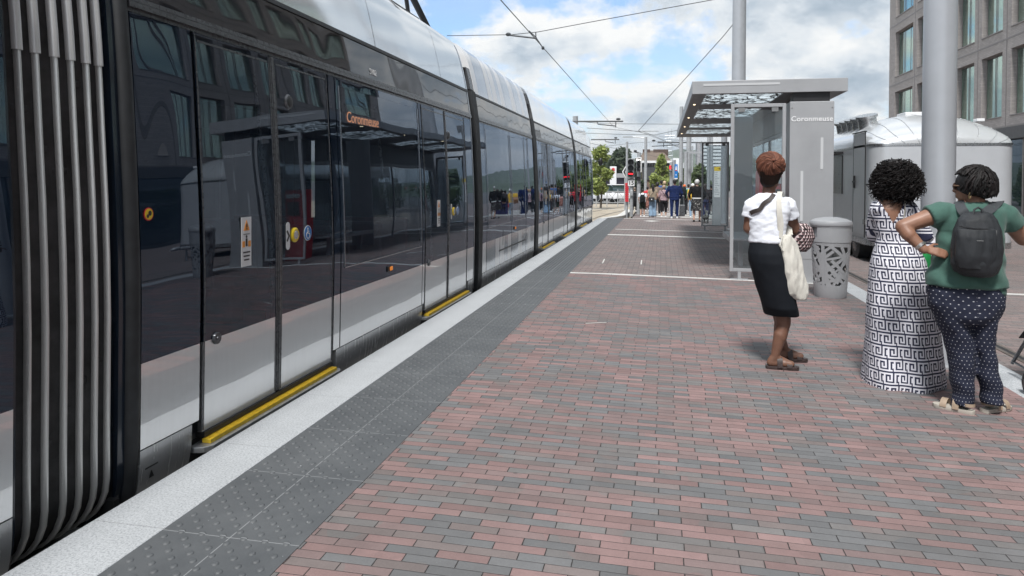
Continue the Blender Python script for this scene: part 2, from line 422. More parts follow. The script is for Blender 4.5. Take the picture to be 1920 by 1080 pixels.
# ------------------------------------------------------------------ tram
TXP = [(-.40,-2.83),(-.12,-2.765),(-.03,-2.738),(.05,-2.736),(.3,-2.731),(.6,-2.726),(.9,-2.721),(1.12,-2.722),(1.5,-2.733),(1.87,-2.752),(2.2,-2.768),(2.54,-2.792),(2.75,-2.822),(2.92,-2.848),(3.1,-2.882),(3.26,-2.92),(3.4,-2.955),(3.52,-2.995),(3.62,-3.045),(3.70,-3.11),(3.76,-3.2),(3.80,-3.32),(3.82,-3.5)]
def tx(z):  # smoothed body profile
    s = 0; W = 0
    for k in range(-3, 4): w = 4-abs(k); s += w*interp(TXP, z+k*.03); W += w
    return s/W
TC = -4.05
def wavy(name, col, rough, metal=0, ior=1.5, bumpk=.05, sc=1.2, coat=0, stripes=False, dirt=0):
    m, t, p = newmat(name); co = t.coord()
    c = None
    if stripes:
        y = t.sep(co)[1]; a = t.math('FRACT', t.mul(y, 1.02)); a2 = t.math('FRACT', t.mul(y, .61))
        s = t.math('MAXIMUM', t.math('LESS_THAN', a, .30), t.math('LESS_THAN', a2, .2))
        c = t.mix(s, col, (.86, .87, .88)); t.put(p.inputs['Metallic'], t.sub(metal, t.mul(s, metal*.8)))
    else: p.inputs['Metallic'].default_value = metal
    if dirt:
        z = t.sep(co)[2]; nz = t.noise(t.scale(co, (1, 9, 1)), 3, 5, .7)
        d = t.math('MULTIPLY', t.ramp(nz, [(.45, (0,0,0)), (.85, (1,1,1))]), dirt); c = t.mix(d, c if c else col, (.30, .30, .29))
        t.put(p.inputs['Roughness'], t.add(rough, t.mul(d, .5)))
    else: p.inputs['Roughness'].default_value = rough
    if c is None: p.inputs['Base Color'].default_value = (*col, 1)
    else: t.put(p.inputs['Base Color'], c)
    p.inputs['IOR'].default_value = ior
    if coat: p.inputs['Coat Weight'].default_value = coat; p.inputs['Coat IOR'].default_value = 3.6; p.inputs['Coat Roughness'].default_value = .03
    h = t.noise(t.scale(co, (1, 1, .55)), sc, 1, .4)
    nb = t.bump(h, bumpk, .35); t.put(p.inputs['Normal'], nb)
    if coat: t.put(p.inputs['Coat Normal'], nb)
    return m
def glass_mat(name, tint=(.10,.115,.13), body=(.008,.017,.034), tr=.5, ior=1.85, bumpk=.02, gcol=(.74,.84,.98)):
    m, t, p = newmat(name); t.n.remove(p)
    out = t.n['Material Output']; fr = t.new('ShaderNodeFresnel'); bf = t.new('ShaderNodeNewGeometry').outputs['Backfacing']; t.put(fr.inputs[0], t.add(ior, t.mul(bf, 1/ior-ior)))
    gl = t.new('ShaderNodeBsdfGlossy'); gl.inputs['Roughness'].default_value = .0; gl.inputs[0].default_value = (*gcol, 1)
    tp = t.new('ShaderNodeBsdfTransparent'); tp.inputs[0].default_value = (*tint, 1)
    df = t.new('ShaderNodeBsdfDiffuse'); df.inputs[0].default_value = (*body, 1)
    m1 = t.new('ShaderNodeMixShader'); m1.inputs[0].default_value = tr; t.put(m1.inputs[1], df.outputs[0]); t.put(m1.inputs[2], tp.outputs[0])
    m2 = t.new('ShaderNodeMixShader'); t.put(m2.inputs[0], fr.outputs[0]); t.put(m2.inputs[1], m1.outputs[0]); t.put(m2.inputs[2], gl.outputs[0])
    h = t.noise(t.scale(t.coord(), (1, 1, .5)), 1.1, 1, .4); nb = t.bump(h, bumpk, .35)
    t.put(gl.inputs['Normal'], nb); t.put(fr.inputs['Normal'], nb)
    t.put(out.inputs[0], m2.outputs[0]); return m
M_tsil = wavy('silver_tram_paint', (.78,.80,.82), .34, .92, bumpk=.02, sc=1.3, coat=1, dirt=.10)
M_tsils = wavy('striped_silver_tram_paint', (.50,.52,.55), .12, .92, bumpk=.035, sc=1.0, stripes=True, dirt=.12)
M_troof = wavy('silver_roof_paint', (.86,.88,.90), .10, .9, bumpk=.06, sc=.8)
M_troofs = wavy('striped_roof_paint', (.52,.55,.60), .16, .85, bumpk=.05, sc=.8, stripes=True)
M_tblk = wavy('gloss_black_tram_paint', (.008,.011,.017), .03, 0, 1.75, bumpk=.045, sc=1.0)
M_tglass = glass_mat('tinted_tram_glass', tint=(.34,.38,.42), tr=.62)
M_farglass = glass_mat('far_side_glass', tint=(.6,.64,.66), tr=.9, ior=1.4)
M_tskirt = wavy('silver_skirt_paint', (.52,.53,.54), .22, .45, bumpk=.02, dirt=.3)
M_tglass2 = glass_mat('dark_tram_panel_glass', tr=.0, bumpk=.05)
M_trim = pbr('dark_tram_trim', (.11,.115,.125), .28, .4, var=.1)
M_trimb = pbr('bright_tram_trim', (.35,.37,.40), .22, .8, var=.1)
M_bell = pbr('bellows_fabric', (.06,.06,.062), .8, var=.35, vs=5, bump=.4, bs=25)
M_hoop = pbr('aluminium_hoop', (.66,.66,.65), .30, .5, var=.02, vs=6, rv=.0)
M_blue = wavy('dark_blue_end_frame', (.012,.02,.034), .12, 0, 1.6, bumpk=.04)
M_int = pbr('tram_interior', (.20,.21,.22), .6, var=.1)
M_seat = pbr('red_grey_seat_fabric', (.28,.06,.07), .85, var=.2)
M_sill = pbr('silver_sill', (.45,.46,.47), .4, .6, var=.15, vs=20)
tram = thing('tram', 'long silver and gloss black tram standing along the granite platform edge', 'tram')
def panel(mb, y0, y1, z0, z1, off=0, mi=None, lip=.03, nz=None, fx=None):
    """curved skin piece y0..y1, z0..z1 following the body profile; mi=f(z) picks the material"""
    f = fx or tx; zs = []
    n = nz or max(2, int((z1-z0)/.06)); zs = [lerp(z0, z1, i/n) for i in range(n+1)]
    if mi is not None and z0 < .6 < z1: zs = sorted([z for z in zs if abs(z-.6) > .02]+[.598, .602])
    ny = max(1, int((y1-y0)/.6)); v = []; fc = []; mm = []
    for z in zs:
        for j in range(ny+1): v.append((f(z)+off, lerp(y0, y1, j/ny), z))
    W = ny+1
    for i in range(len(zs)-1):
        for j in range(ny): a = i*W+j; fc.append((a, a+1, a+W+1, a+W)); mm.append(0 if mi is None else mi((zs[i]+zs[i+1])/2))
    o = len(mb.v); mb.v += v
    for q, k in zip(fc, mm): mb.f.append([i+o for i in q]); mb.m.append(k)
    # returns (edges turned inwards)
    for j0 in (0, ny):
        col = [(f(z)+off, (y0, y1)[j0 > 0], z) for z in zs]; inn = [(x-lip, y, z) for x, y, z in col]
        k = len(mb.v); mb.v += col+inn; L = len(col)
        for i in range(L-1): mb.f.append([k+i, k+i+1, k+L+i+1, k+L+i]); mb.m.append(0 if mi is None else mi((zs[i]+zs[i+1])/2))
    for zz in (z0, z1):
        k = len(mb.v); mb.v += [(f(zz)+off, y0, zz), (f(zz)+off, y1, zz), (f(zz)+off-lip, y1, zz), (f(zz)+off-lip, y0, zz)]
        mb.f.append([k, k+1, k+2, k+3]); mb.m.append(0 if mi is None else mi(zz))
    return mb
lowhi = lambda z: 0 if z > .6 else 1
def skin(name, y0, y1, z0=.05, z1=2.49, mats=None, off=0, parent=tram):
    return panel(MB(), y0, y1, z0, z1, off, lowhi).build(name, mats or [M_tglass2, M_tsil], parent, smooth=True, angle=25)
def sticker(mb, y, z, ry, rz, n=None, off=.003, rect=False, mi=0, th=.003):
    x = tx(z)+off
    if rect: mb.box(x, x+th, y-ry, y+ry, z-rz, z+rz, mi)
    else: mb.rings([[(x+th*k, y+ry*math.cos(2*PI*i/20), z+rz*math.sin(2*PI*i/20)) for i in range(20)] for k in (0, 1)], mi)
M_sw = pbr('sticker_white', (.80,.82,.84), .4, var=.02); M_so = pbr('sticker_orange', (.85,.34,.06), .4, var=.05); M_sb = pbr('sticker_blue', (.015,.19,.55), .35, var=.04)
M_sy = pbr('button_yellow', (.85,.62,.03), .4, var=.06); M_sk = pbr('sticker_black', (.02,.02,.022), .4)
YV, ZV = (0, 1, 0), (0, 0, 1)
def door(y0, y1, detail=True):
    ym = (y0+y1)/2
    leafs = []
    for a, b_ in ((y0, ym-.028), (ym+.028, y1)):
        l = skin('door_leaf', a, b_, .05, 2.49, [M_tglass, M_tsil]); leafs.append(l)
        f = MB()   # slim frame lines around the leaf
        for yy in (a+.006, b_-.014):
            panel(f, yy, yy+.008, .06, 2.48, .004, None, .006)
        panel(f, a+.03, b_-.03, 2.435, 2.447, .003, None, .004)
        f.build('leaf_frame', M_trim, l, smooth=True)
    f = MB()
    for k in range(3): panel(f, ym-.026+k*.0185, ym-.026+k*.0185+.015, .06, 2.485, .012 if k == 1 else .007, None, .04)
    f.build('door_seal', M_trim, tram, smooth=True)
    f = MB(); f.box(tx(.03)-.05, tx(.03)+.012, y0+.01, y1-.01, .015, .048); f.build('door_foot', M_black, tram)
    s = MB(); xo = tx(0)
    # threshold step with rounded ends
    prof = [(y0-.07, 0), (y0-.05, .055), (y0+.0, .085), (y1-.0, .085), (y1+.05, .055), (y1+.07, 0), (y1+.07, -.04), (y0-.07, -.04)]
    s.rings([[(xo+a, y, zz) for y, a in prof] for zz in (-.055, -.02)])
    st = s.build('threshold', M_sill, tram, bevel=.004)
    s = MB(); s.box(xo-.002, xo+.058, y0+.01, y1-.012, -.018, .006)
    for k in range(4): s.box(xo+.003+k*.014, xo+.011+k*.014, y0+.02, y1-.02, .006, .010)
    s.build('yellow_edge', M_yel, st)
    # knob low on the near leaf, push button group on the far leaf
    k = MB(); y = y0+.13; z = .60
    k.tube([(tx(z)-.005, y, z), (tx(z)+.014, y, z)], [.042, .036], 18); k.tube([(tx(z)+.014, y, z), (tx(z)+.02, y, z)], [.014, .012], 12)
    k.build('lock_knob', M_trim, leafs[0], smooth=True)
    if not detail: return leafs
    a = ym+.07; z = 1.175
    k = MB(); yb = a+.155; k.tube([(tx(z)-.01, yb, z), (tx(z)+.008, yb, z), (tx(z)+.016, yb, z), (tx(z)+.016, yb, z)], [.056, .056, .046, .034], 24, 0)
    k.tube([(tx(z)+.014, yb, z), (tx(z)+.019, yb, z)], [.034, .03], 20, 1)
    k.build('push_button', [M_sy, M_steel], leafs[1], smooth=True, angle=30)
    k = MB(); x = tx(z)+.004
    k.rings([[(x+t*.003, a+.05+.028*math.cos(2*PI*i/24), z+(.075 if math.sin(2*PI*i/24) > 0 else -.075)+.028*math.sin(2*PI*i/24)) for i in range(24)] for t in (0, 1)], 0)
    for s0 in (1, -1): k.obox((x+.004, a+.05, z+s0*.018), (.0015, 0, 0), Vector((0, .016, -s0*.02)), Vector((0, .006, s0*.005)), 1)
    k.build('arrow_sign', [M_sw, M_sk], leafs[1])
    k = MB(); yw = a+.355; sticker(k, yw, z, .06, .06, mi=0, off=.003); sticker(k, yw, z, .055, .055, mi=1, off=.005)
    xx = tx(z)+.0095
    def dot(y, zz, r): k.rings([[(xx+t*.002, y+r*math.cos(2*PI*i/10), zz+r*math.sin(2*PI*i/10)) for i in range(10)] for t in (0, 1)], 0)
    def seg(p, q, w):
        d = Vector((0, q[0]-p[0], q[1]-p[1])); nn = Vector((0, -d.z, d.y)).normalized()*w
        k.obox(Vector((xx+.001, (p[0]+q[0])/2, (p[1]+q[1])/2)), (.001, 0, 0), d/2, nn, 0)
    dot(yw-.008, z+.036, .008); seg((yw-.008, z+.028), (yw-.006, z-.004), .005); seg((yw-.006, z-.002), (yw+.018, z-.004), .004)
    seg((yw+.018, z-.002), (yw+.026, z-.03), .004); seg((yw-.007, z+.014), (yw+.012, z+.012), .0035)
    A = [(yw-.004+.026*math.cos(math.radians(g)), z-.016+.026*math.sin(math.radians(g))) for g in range(110, 345, 26)]
    for p, q in zip(A, A[1:]): seg(p, q, .0035)
    k.build('wheelchair_sign', [M_sw, M_sb], leafs[1])
    # warning label on near leaf
    yl, zl = ym-.42 if y1-y0 > 1.5 else ym-.3, 1.178
    k = MB(); sticker(k, yl, zl, .058, .165, rect=True, mi=0); x = tx(zl)+.0065
    k.rings([[(x+t, yl+a_, zl+.075+b2) for a_, b2 in ((-.034, 0), (.034, 0), (0, .07))] for t in (0, .002)], 1)
    k.box(x+.002, x+.004, yl-.005, yl+.005, zl+.095, zl+.12, 2); k.box(x+.002, x+.004, yl-.005, yl+.005, zl+.082, zl+.09, 2)
    for s0 in (-1, 1): k.box(x, x+.002, yl+s0*.034-.014, yl+s0*.034+.014, zl-.035, zl+.005, 1)
    k.box(x, x+.002, yl-.009, yl+.009, zl-.03, zl+.022, 2); sticker(k, yl, zl+.034, .008, .009, off=.0065, mi=2); k.box(x, x+.002, yl-.035, yl+.035, zl+.049, zl+.053, 2)
    for q in range(3): k.box(x, x+.0015, yl-.04+.006*q, yl+.04-.005*q, zl-.075-q*.025, zl-.066-q*.025, 2)
    k.build('warning_label', [M_sw, M_so, M_sk], leafs[0])
    return leafs
def body(y0, y1, roofm, lowm, dz=0):
    """dark inner shell, fascia, trims, roof of one car"""
    s = MB(); zs = [-.3, -.12, .05, .6, 1.1, 1.87, 2.5, 2.6]
    for a, b_ in ((y0+.02, y1-.02),):
        # floor, ceiling, far wall
        s.box(TC-1.25, -2.80, a, b_, .0, .03); s.box(TC-1.25, -2.86, a, b_, 2.50, 2.56)
        s.box(TC-1.33, TC-1.25, a, b_, -.2, 1.0); s.box(TC-1.33, TC-1.25, a, b_, 2.2, 2.56)
        for k in range(int((b_-a)/1.5)+1): yy = a+k*1.5; s.box(TC-1.33, TC-1.25, yy, min(yy+.25, b_), 1.0, 2.2)
        s.box(TC-1.25, -2.86, a, a+.03, .03, 2.5); s.box(TC-1.25, -2.86, b_-.03, b_, .03, 2.5)
    s.build('interior_shell', M_int, tram)
    f = MB(); f.box(TC-1.31, TC-1.29, y0+.1, y1-.1, 1.0, 2.2); f.build('far_window', M_farglass, tram)
    f = panel(MB(), y0, y1, 2.585, 2.905, .0, None, .05); f.build('fascia', M_tblk, tram, smooth=True)
    f = MB(); panel(f, y0, y1, 2.495, 2.52, -.008, None, .05); panel(f, y0, y1, 2.52, 2.552, .012, None, .05); panel(f, y0, y1, 2.556, 2.582, .006, None, .05)
    f.build('door_rail', [M_trim], tram, smooth=True)
    f = panel(MB(), y0, y1, 2.905, 2.94, .010, None, .05); f.build('roof_gutter', M_black, tram, smooth=True)
    # roof: full rounded section
    zz = [2.94+i*.04 for i in range(22)]; prof = [(tx(z), z) for z in zz if z < 3.81]; prof += [(-3.5, 3.815), (TC, 3.83)]
    prof = prof+[(2*TC-x, z) for x, z in reversed(prof[:-1])]
    ny = 6; r = MB()
    r.rings([[(x, lerp(y0, y1, j/ny), z) for x, z in prof] for j in range(ny+1)], 0, cap=True)
    r.build('roof', roofm, tram, smooth=True, angle=50)
    # seam lines on roof
    for yy in [y0+.9, (y0+y1)/2, y1-1.3]:
        if y0 < yy < y1:
            f = MB(); pr = [(x+.003, z) for x, z in prof if x > TC-.2]
            f.rings([[(x, yy, z) for x, z in pr], [(x, yy+.008, z) for x, z in pr]], 0, cap=False, closed=False); f.build('roof_seam', M_trim, tram)
    # far side skin and underframe
    f = MB(); f.box(TC-1.36, TC-1.335, y0, y1, -.15, 2.9); f.build('far_side', M_tblk, tram)
    f = MB(); f.box(TC-1.2, -2.86, y0, y1, -.28, -.02); f.build('underframe', M_black, tram)
def skirt(y0, y1, lowm, z0=-.12, z1=.128):
    f = panel(MB(), y0, y1, z0, z1, 0, None, .04); return f.build('skirt', M_tskirt, tram, smooth=True)
def endframe(y0, y1, m, r=.03):
    f = MB(); panel(f, y0, y1, -.25, 3.60, -.03, None, .2); return f.build('end_frame', m, tram, smooth=True)
# --- car behind the bellows (mostly out of frame)
body(-4.0, 2.55, M_troof, M_tsil); skirt(-4.0, 2.535, M_tsil)
skin('body_panel', -1.0, 2.535, .135, 2.49); endframe(2.54, 2.575, M_blue)
# --- bellows with U hoops
YB0, YB1 = 2.55, 3.17
bl = MB(); hy = [2.648, 2.742, 2.846, 2.940, 3.034, 3.116]
def uprofile(xs, zb, r):  # down the platform side, round the corner, under the floor
    P = [(tx(z)+xs, z) for z in (3.6, 3.3, 3.0, 2.7, 2.4, 2.1, 1.8, 1.5, 1.2, .9, .6, .4, .25)]
    x0 = tx(.2)+xs
    for i in range(0, 7): a = PI/2*i/6; P.append((x0-r+r*math.cos(a), zb+r-r*math.sin(a)))
    P.append((x0-r-.6, zb)); return P
ys = []
for i, y in enumerate(hy):
    ys += [(y-.045 if i == 0 else (y+hy[i-1])/2, .035), (y, 0)]
ys.append((3.16, .03))
bl.rings([[(x, y, z) for x, z in uprofile(-.05-d, -.20+d, .26)] for y, d in [(lerp(ys[k][0], ys[k+1][0], t), lerp(ys[k][1], ys[k+1][1], t**(.5) if ys[k+1][1] > ys[k][1] else 1-(1-t)**.5)) for k in range(len(ys)-1) for t in (0, .3, .7)]+[ys[-1]]], 0, cap=False, closed=False)
for y, z0 in ((2.765, .34), (2.87, .46), (2.97, .58), (2.765, 1.72), (2.665, 1.9), (2.87, 1.62), (2.97, 2.05), (3.06, .66)):
    bl.box(tx(z0)-.10, tx(z0)-.066, y-.04, y+.04, z0, z0+.03)
bel = bl.build('bellows', M_bell, tram, smooth='all')
for y in hy:
    f = MB(); U = uprofile(-.035, -.21, .27)
    f.rings([[(x+dx, y+dy, z+dzz) for x, z, dzz in [(q[0], q[1], 0) for q in U]] for dx, dy in ((-.02, -.0125), (-.004, -.0118), (.007, -.004), (.007, .004), (-.004, .0118), (-.02, .0125))], 0, cap=False, closed=False)
    for i in range(34):
        z = .15+i*.056
        if z < 2.0: f.ell((tx(z)-.036, y-.0145, z), (.0026, .0026, .0026), n=6)
    h = f.build('hoop', M_hoop, bel, smooth=True, angle=50)
    f = MB(); f.rings([[(tx(z)-.035+dx, y+dy, z) for z in (2.17, 2.3, 2.6, 3.0, 3.4)] for dx, dy in ((-.02, -.0195), (.004, -.018), (.014, -.006), (.014, .006), (.004, .018), (-.02, .0195))], 0, cap=False, closed=False)
    f.build('hoop_sleeve', pbr('pale_aluminium_sleeve', (.68,.68,.68), .33, .3, var=.03), h, smooth=True, angle=50)
endframe(3.175, 3.235, M_blue)
f = MB(); f.tube([(tx(z)-.035, 3.268, z) for z in (-.12, .2, .6, 1.1, 1.6, 2.1, 2.6, 3.0, 3.4)], .047, 16); f.build('corner_roller', M_rubber, tram, smooth=True)
f = MB(); f.box(-2.86, -2.80, 3.15, 3.26, -.30, .25); f.box(-2.80, -2.74, 3.12, 3.16, -.16, -.06); f.build('coupling_bracket', M_black, tram)
def bay(y0, y1, w0, w1, mats=None, z0=.83, z1=2.42):
    b = MB(); panel(b, y0, y1, .135, z0, 0, lowhi); panel(b, y0, y1, z1, 2.49, 0, lowhi); panel(b, y0, w0, z0, z1, 0, lowhi); panel(b, w1, y1, z0, z1, 0, lowhi)
    return b.build('window_panel', mats or [M_tglass2, M_tsil], tram, smooth=True, angle=25)
# --- first car in view
A0, A1 = 3.305, 10.27
body(A0, A1, M_troof, M_tsil)
skin('body_panel', A0, 3.80, .135); skirt(A0, 3.735, M_tsil)
door(3.83, 5.575)
skin('body_panel', 5.60, 5.715, .135)
bay(5.735, 7.88, 5.80, 7.84); skirt(5.655, 7.91, M_tsil)
def window(y0, y1, z0=.83, z1=2.42):
    f = panel(MB(), y0, y1, z0, z1, -.001, None, .012).build('side_window', M_tglass, tram, smooth=True)
    l = MB(); panel(l, y0, y1, z0-.014, z0-.004, .006, None, .006); panel(l, y1, y1+.01, z0, z1, .006, None, .006); panel(l, y0-.01, y0, z0, z1, .006, None, .006)
    l.build('window_frame', M_trimb, f, smooth=True); return f
w = window(5.80, 7.84)
skin('body_panel', 7.90, 7.965, .135)
door(7.985, 9.83)
skin('body_panel', 9.855, 10.20, .135); skirt(9.93, 10.2, M_tsil)
f = MB(); panel(f, 10.205, 10.225, -.12, 3.6, .006, None, .05); panel(f, 10.235, 10.255, -.12, 3.6, -.004, None, .05); f.build('end_trim', M_trimb, tram, smooth=True)
# level mark, fleet number, side lamp, stickers, porthole discs, destination display
f = MB(); x = tx(-.02)+.002; f.box(x, x+.003, 3.345, 3.445, .012, .020); f.rings([[(x+t, 3.395+a_, -.02+b2) for a_, b2 in ((-.018, -.025), (.018, -.025), (0, .012))] for t in (0, .003)]); f.build('level_mark', M_sk, tram)
text('5102', .085, (tx(2.66)+.006, 6.62, 2.655), YV, Vector((tx(2.7)-tx(2.6), 0, .1)), M_white, 'fleet_number', tram)
def lamp(y, z=.685):
    f = MB(); x = tx(z); f.box(x-.01, x+.012, y-.06, y+.06, z-.028, z+.028, 0); f.box(x+.012, x+.022, y-.012, y+.05, z-.02, z+.02, 1)
    f.build('side_lamp', [M_black, emit('amber_lens', (1., .32, .05), .35)], tram, bevel=.004)
lamp(6.85)
f = MB(); sticker(f, 3.366, 1.405, .036, .036, mi=0); sticker(f, 3.366, 1.405, .030, .030, mi=1, off=.005); sticker(f, 3.372, 1.41, .012, .014, mi=2, off=.007); sticker(f, 3.355, 1.395, .008, .01, mi=2, off=.007)
f.build('round_sticker', [M_red, M_sy, M_sk], tram)
for y in (4.92, 9.03):
    f = MB(); z = 2.18; f.tube([(tx(z)-.002, y, z), (tx(z)+.012, y, z)], [.06, .05], 20, 0); f.tube([(tx(z)+.012, y, z), (tx(z)+.014, y, z)], [.036, .03], 16, 1); f.build('door_light', [M_trim, M_black], tram, smooth=True)
def led_display(y0, z, label):
    d = thing('x', None, None); bpy.data.objects.remove(d)
    f = MB(); f.box(-3.02, -2.99, y0, y0+1.0, z-.13, z+.13); e = f.build('destination_display', M_black, tram)
    text(label, .15, (-2.984, y0+.5, z), YV, ZV, emit('amber_led', (1., .40, .18), 1.8), 'display_text', e, ext=.001)
led_display(6.30, 2.20, 'Coronmeuse')
# --- second (striped) car
B0, B1 = 10.72, 15.36
def rubber(y0, y1, off=.012):
    f = MB(); panel(f, y0, y1, -.22, 2.96, off, None, .25); return f.build('gangway_rubber', M_rubber, tram, smooth=True)
def gangway(y0, y1):
    f = MB(); f.box(TC-1.1, -2.95, y0-.05, y1+.05, -.2, 3.3); f.build('gangway', M_bell, tram)
    f = MB(); panel(f, y0-.02, y0+.05, -.15, 3.62, -.035, None, .2); f.build('end_frame', M_blue, tram, smooth=True)
gangway(10.27, 10.72); rubber(10.47, 10.70)
f = MB(); panel(f, 10.50, 10.70, 2.98, 3.32, -.004, None, .2); f.build('roof_pocket', M_trim, tram, smooth=True)
body(B0, B1, M_troofs, M_tsils)
BM = [M_tglass2, M_tsils]
for a, b_ in ((10.74, 11.0), (14.38, 15.34)): skin('body_panel', a, b_, .135, mats=BM)
bay(11.02, 12.92, 11.1, 12.86, BM); bay(12.94, 14.36, 13.0, 14.3, BM)
window(11.1, 12.86); window(13.0, 14.3)
skirt(B0, B1, M_tsils)
f = MB(); panel(f, 11.9, 14.4, .36, .385, .003, None, .006); panel(f, 12.2, 12.215, .45, .72, .003, None, .006); f.build('hatch_line', M_black, tram, smooth=True)
lamp(13.2)
# --- third car with two doors
C0, C1 = 15.88, 22.88
gangway(15.36, 15.88); rubber(15.50, 15.84)
body(C0, C1, M_troof, M_tsil)
for a, b_ in ((15.9, 16.5), (21.9, 22.85)): skin('body_panel', a, b_, .135); skirt(a, b_, M_tsil)
bay(18.2, 20.2, 18.3, 20.1); skirt(18.2, 20.2, M_tsil)
door(16.52, 18.18); door(20.22, 21.88); window(18.3, 20.1)
# --- driving car with raked nose
D0, D1 = 23.45, 30.6
gangway(22.88, 23.45); rubber(23.05, 23.40)
body(D0, 28.6, M_troof, M_tsil)
skin('body_panel', 23.47, 24.6, .135); skirt(23.47, 24.6, M_tsil); bay(26.3, 28.5, 26.4, 28.2); skirt(26.3, 28.5, M_tsil)
door(24.62, 26.28); window(26.4, 28.2)
# nose: sections shrinking toward the front
n = MB(); S = []
for k in range(9):
    q = k/8.; y = 28.6+2.0*q; hw = 1.33-.28*q**2.2; top = 3.8-1.1*q**1.6-.9*max(0, q-.55)**1.2
    S.append([(TC+hw, y, -.12), (TC+hw, y, .6), (TC+hw*.99, y, 1.4), (TC+hw*.955, y, lerp(2.45, 1.9, q**2)), (TC+hw*.90, y, top-.5), (TC+hw*.7, y, top-.12), (TC, y, top)]+
             [(TC-hw*.7, y, top-.12), (TC-hw*.9, y, top-.5), (TC-hw, y, 1.4), (TC-hw, y, -.12)])
n.rings(S, 0, cap=True)
cab = n.build('cab_nose', M_troof, tram, smooth=True, angle=60)
f = MB()
f.rings([[(p[0]+.012, p[1], p[2]) for p in s[1:4]] for s in S], 0, cap=False, closed=False); f.build('cab_side_window', M_tglass2, cab, smooth=True)
f = MB(); f.tube([(TC+1.33, 29.3, 2.30), (TC+1.55, 29.45, 2.42)], .018, 8); f.ell((TC+1.58, 29.5, 2.35), (.09, .07, .17)); f.build('side_mirror', M_black, tram, smooth=True)
# --- pantograph stub arm
f = MB(); q0, q1 = atX(801, 50, TC+.15), atX(766, -20, TC+.15); q2 = q1+(q1-q0)*.25; f.tube([q0, q1, q2], .055, 8); f.tube([q0+Vector((-.3,0,0)), q2], .035, 8); f.tube([q0, q0+Vector((0,-2.2,-.9))], .06, 8); f.box(TC-.85, TC+.8, q2.y-.06, q2.y+.06, q2.z, q2.z+.07); f.box(TC-.5, TC+.5, q0.y-2.6, q0.y-1.4, 3.8, 4.0); f.build('pantograph', M_black, tram)
# --- inside: seats, hand rails
for y in [1.2, 2.0, 5.9, 6.7, 7.5, 11.3, 12.2, 13.1, 14.0, 18.6, 19.5]:
    for x in (TC-.75, TC+.72):
        f = MB(); f.box(x-.4, x+.4, y, y+.45, .42, .50); f.box(x-.4, x+.4, y+.40, y+.47, .5, 1.15); f.box(x-.3, x+.3, y+.1, y+.35, .03, .42); f.build('seat', M_seat, tram, bevel=.03)
for y in [4.0, 5.45, 8.1, 9.7, 16.6, 18.1]:
    f = MB(); f.tube([(TC+.85, y, .03), (TC+.82, y, 1.1), (TC+.6, y+.1, 2.5)], .017, 8); f.build('hand_rail', M_steel, tram, smooth=True)
rebase(tram, (-2.735, 3.8, -.27))
# ------------------------------------------------------------------ stop shelter
def clear_glass(name, tint=(.86,.90,.91), ior=1.45, dirt=.05):
    m, t, p = newmat(name); t.n.remove(p); out = t.n['Material Output']
    fr = t.new('ShaderNodeFresnel'); bf = t.new('ShaderNodeNewGeometry').outputs['Backfacing']; t.put(fr.inputs[0], t.add(ior, t.mul(bf, 1/ior-ior)))
    gl = t.new('ShaderNodeBsdfGlossy'); gl.inputs['Roughness'].default_value = 0; tp = t.new('ShaderNodeBsdfTransparent'); tp.inputs[0].default_value = (*tint, 1)
    df = t.new('ShaderNodeBsdfDiffuse'); df.inputs[0].default_value = (.6,.63,.65,1)
    m0 = t.new('ShaderNodeMixShader'); t.put(m0.inputs[0], t.add(dirt*.5, t.mul(t.noise(t.coord(), 3, 5, .7), dirt))); t.put(m0.inputs[1], tp.outputs[0]); t.put(m0.inputs[2], df.outputs[0])
    m2 = t.new('ShaderNodeMixShader'); t.put(m2.inputs[0], fr.outputs[0]); t.put(m2.inputs[1], m0.outputs[0]); t.put(m2.inputs[2], gl.outputs[0])
    t.put(out.inputs[0], m2.outputs[0]); return m
M_glass = clear_glass('shelter_glass', (.80,.85,.87), dirt=.05)
def lace_mat():
    m, t, p = newmat('black_lace_print_on_milk_glass'); out = t.n['Material Output']; co = t.coord()
    n = t.noise(co, 2.2, 2, .5, 0, 1); v = t.new('ShaderNodeVectorMath', operation='MULTIPLY_ADD')
    t.put(v.inputs[0], n); v.inputs[1].default_value = (.55,.55,.55); t.put(v.inputs[2], co)
    vo = t.new('ShaderNodeTexVoronoi', feature='DISTANCE_TO_EDGE'); t.put(vo.inputs['Vector'], v.outputs[0]); vo.inputs['Scale'].default_value = 6.0
    k = t.math('LESS_THAN', vo.outputs['Distance'], .065)
    k2 = t.math('GREATER_THAN', t.noise(co, 3.1, 1), .60); k = t.math('MAXIMUM', k, t.mul(k2, t.math('LESS_THAN', vo.outputs['Distance'], .19)))
    p.inputs['Base Color'].default_value = (.012,.013,.015,1); p.inputs['Roughness'].default_value = .3
    tr = t.new('ShaderNodeBsdfTranslucent'); tr.inputs[0].default_value = (.75,.79,.81,1)
    tp = t.new('ShaderNodeBsdfTransparent'); tp.inputs[0].default_value = (.66,.71,.74,1)
    mg = t.new('ShaderNodeMixShader'); mg.inputs[0].default_value = .45; t.put(mg.inputs[1], tr.outputs[0]); t.put(mg.inputs[2], tp.outputs[0])
    mx = t.new('ShaderNodeMixShader'); t.put(mx.inputs[0], k); t.put(mx.inputs[1], mg.outputs[0]); t.put(mx.inputs[2], p.outputs[0])
    t.put(out.inputs[0], mx.outputs[0]); return m
M_lace = lace_mat()
M_milk = emit('white_light_strip', (.86,.88,.9), .25)
M_warm = emit('warm_spot_lamp', (1,.80,.5), 3)
sh = thing('tram_shelter', 'grey flat roofed tram stop shelter with glass screens and a name panel', 'shelter')
RX0, RX1, RY0, RY1, RZ0, RZ1 = .49, 2.90, 12.2, 24.3, 3.035, 3.25
f = MB()
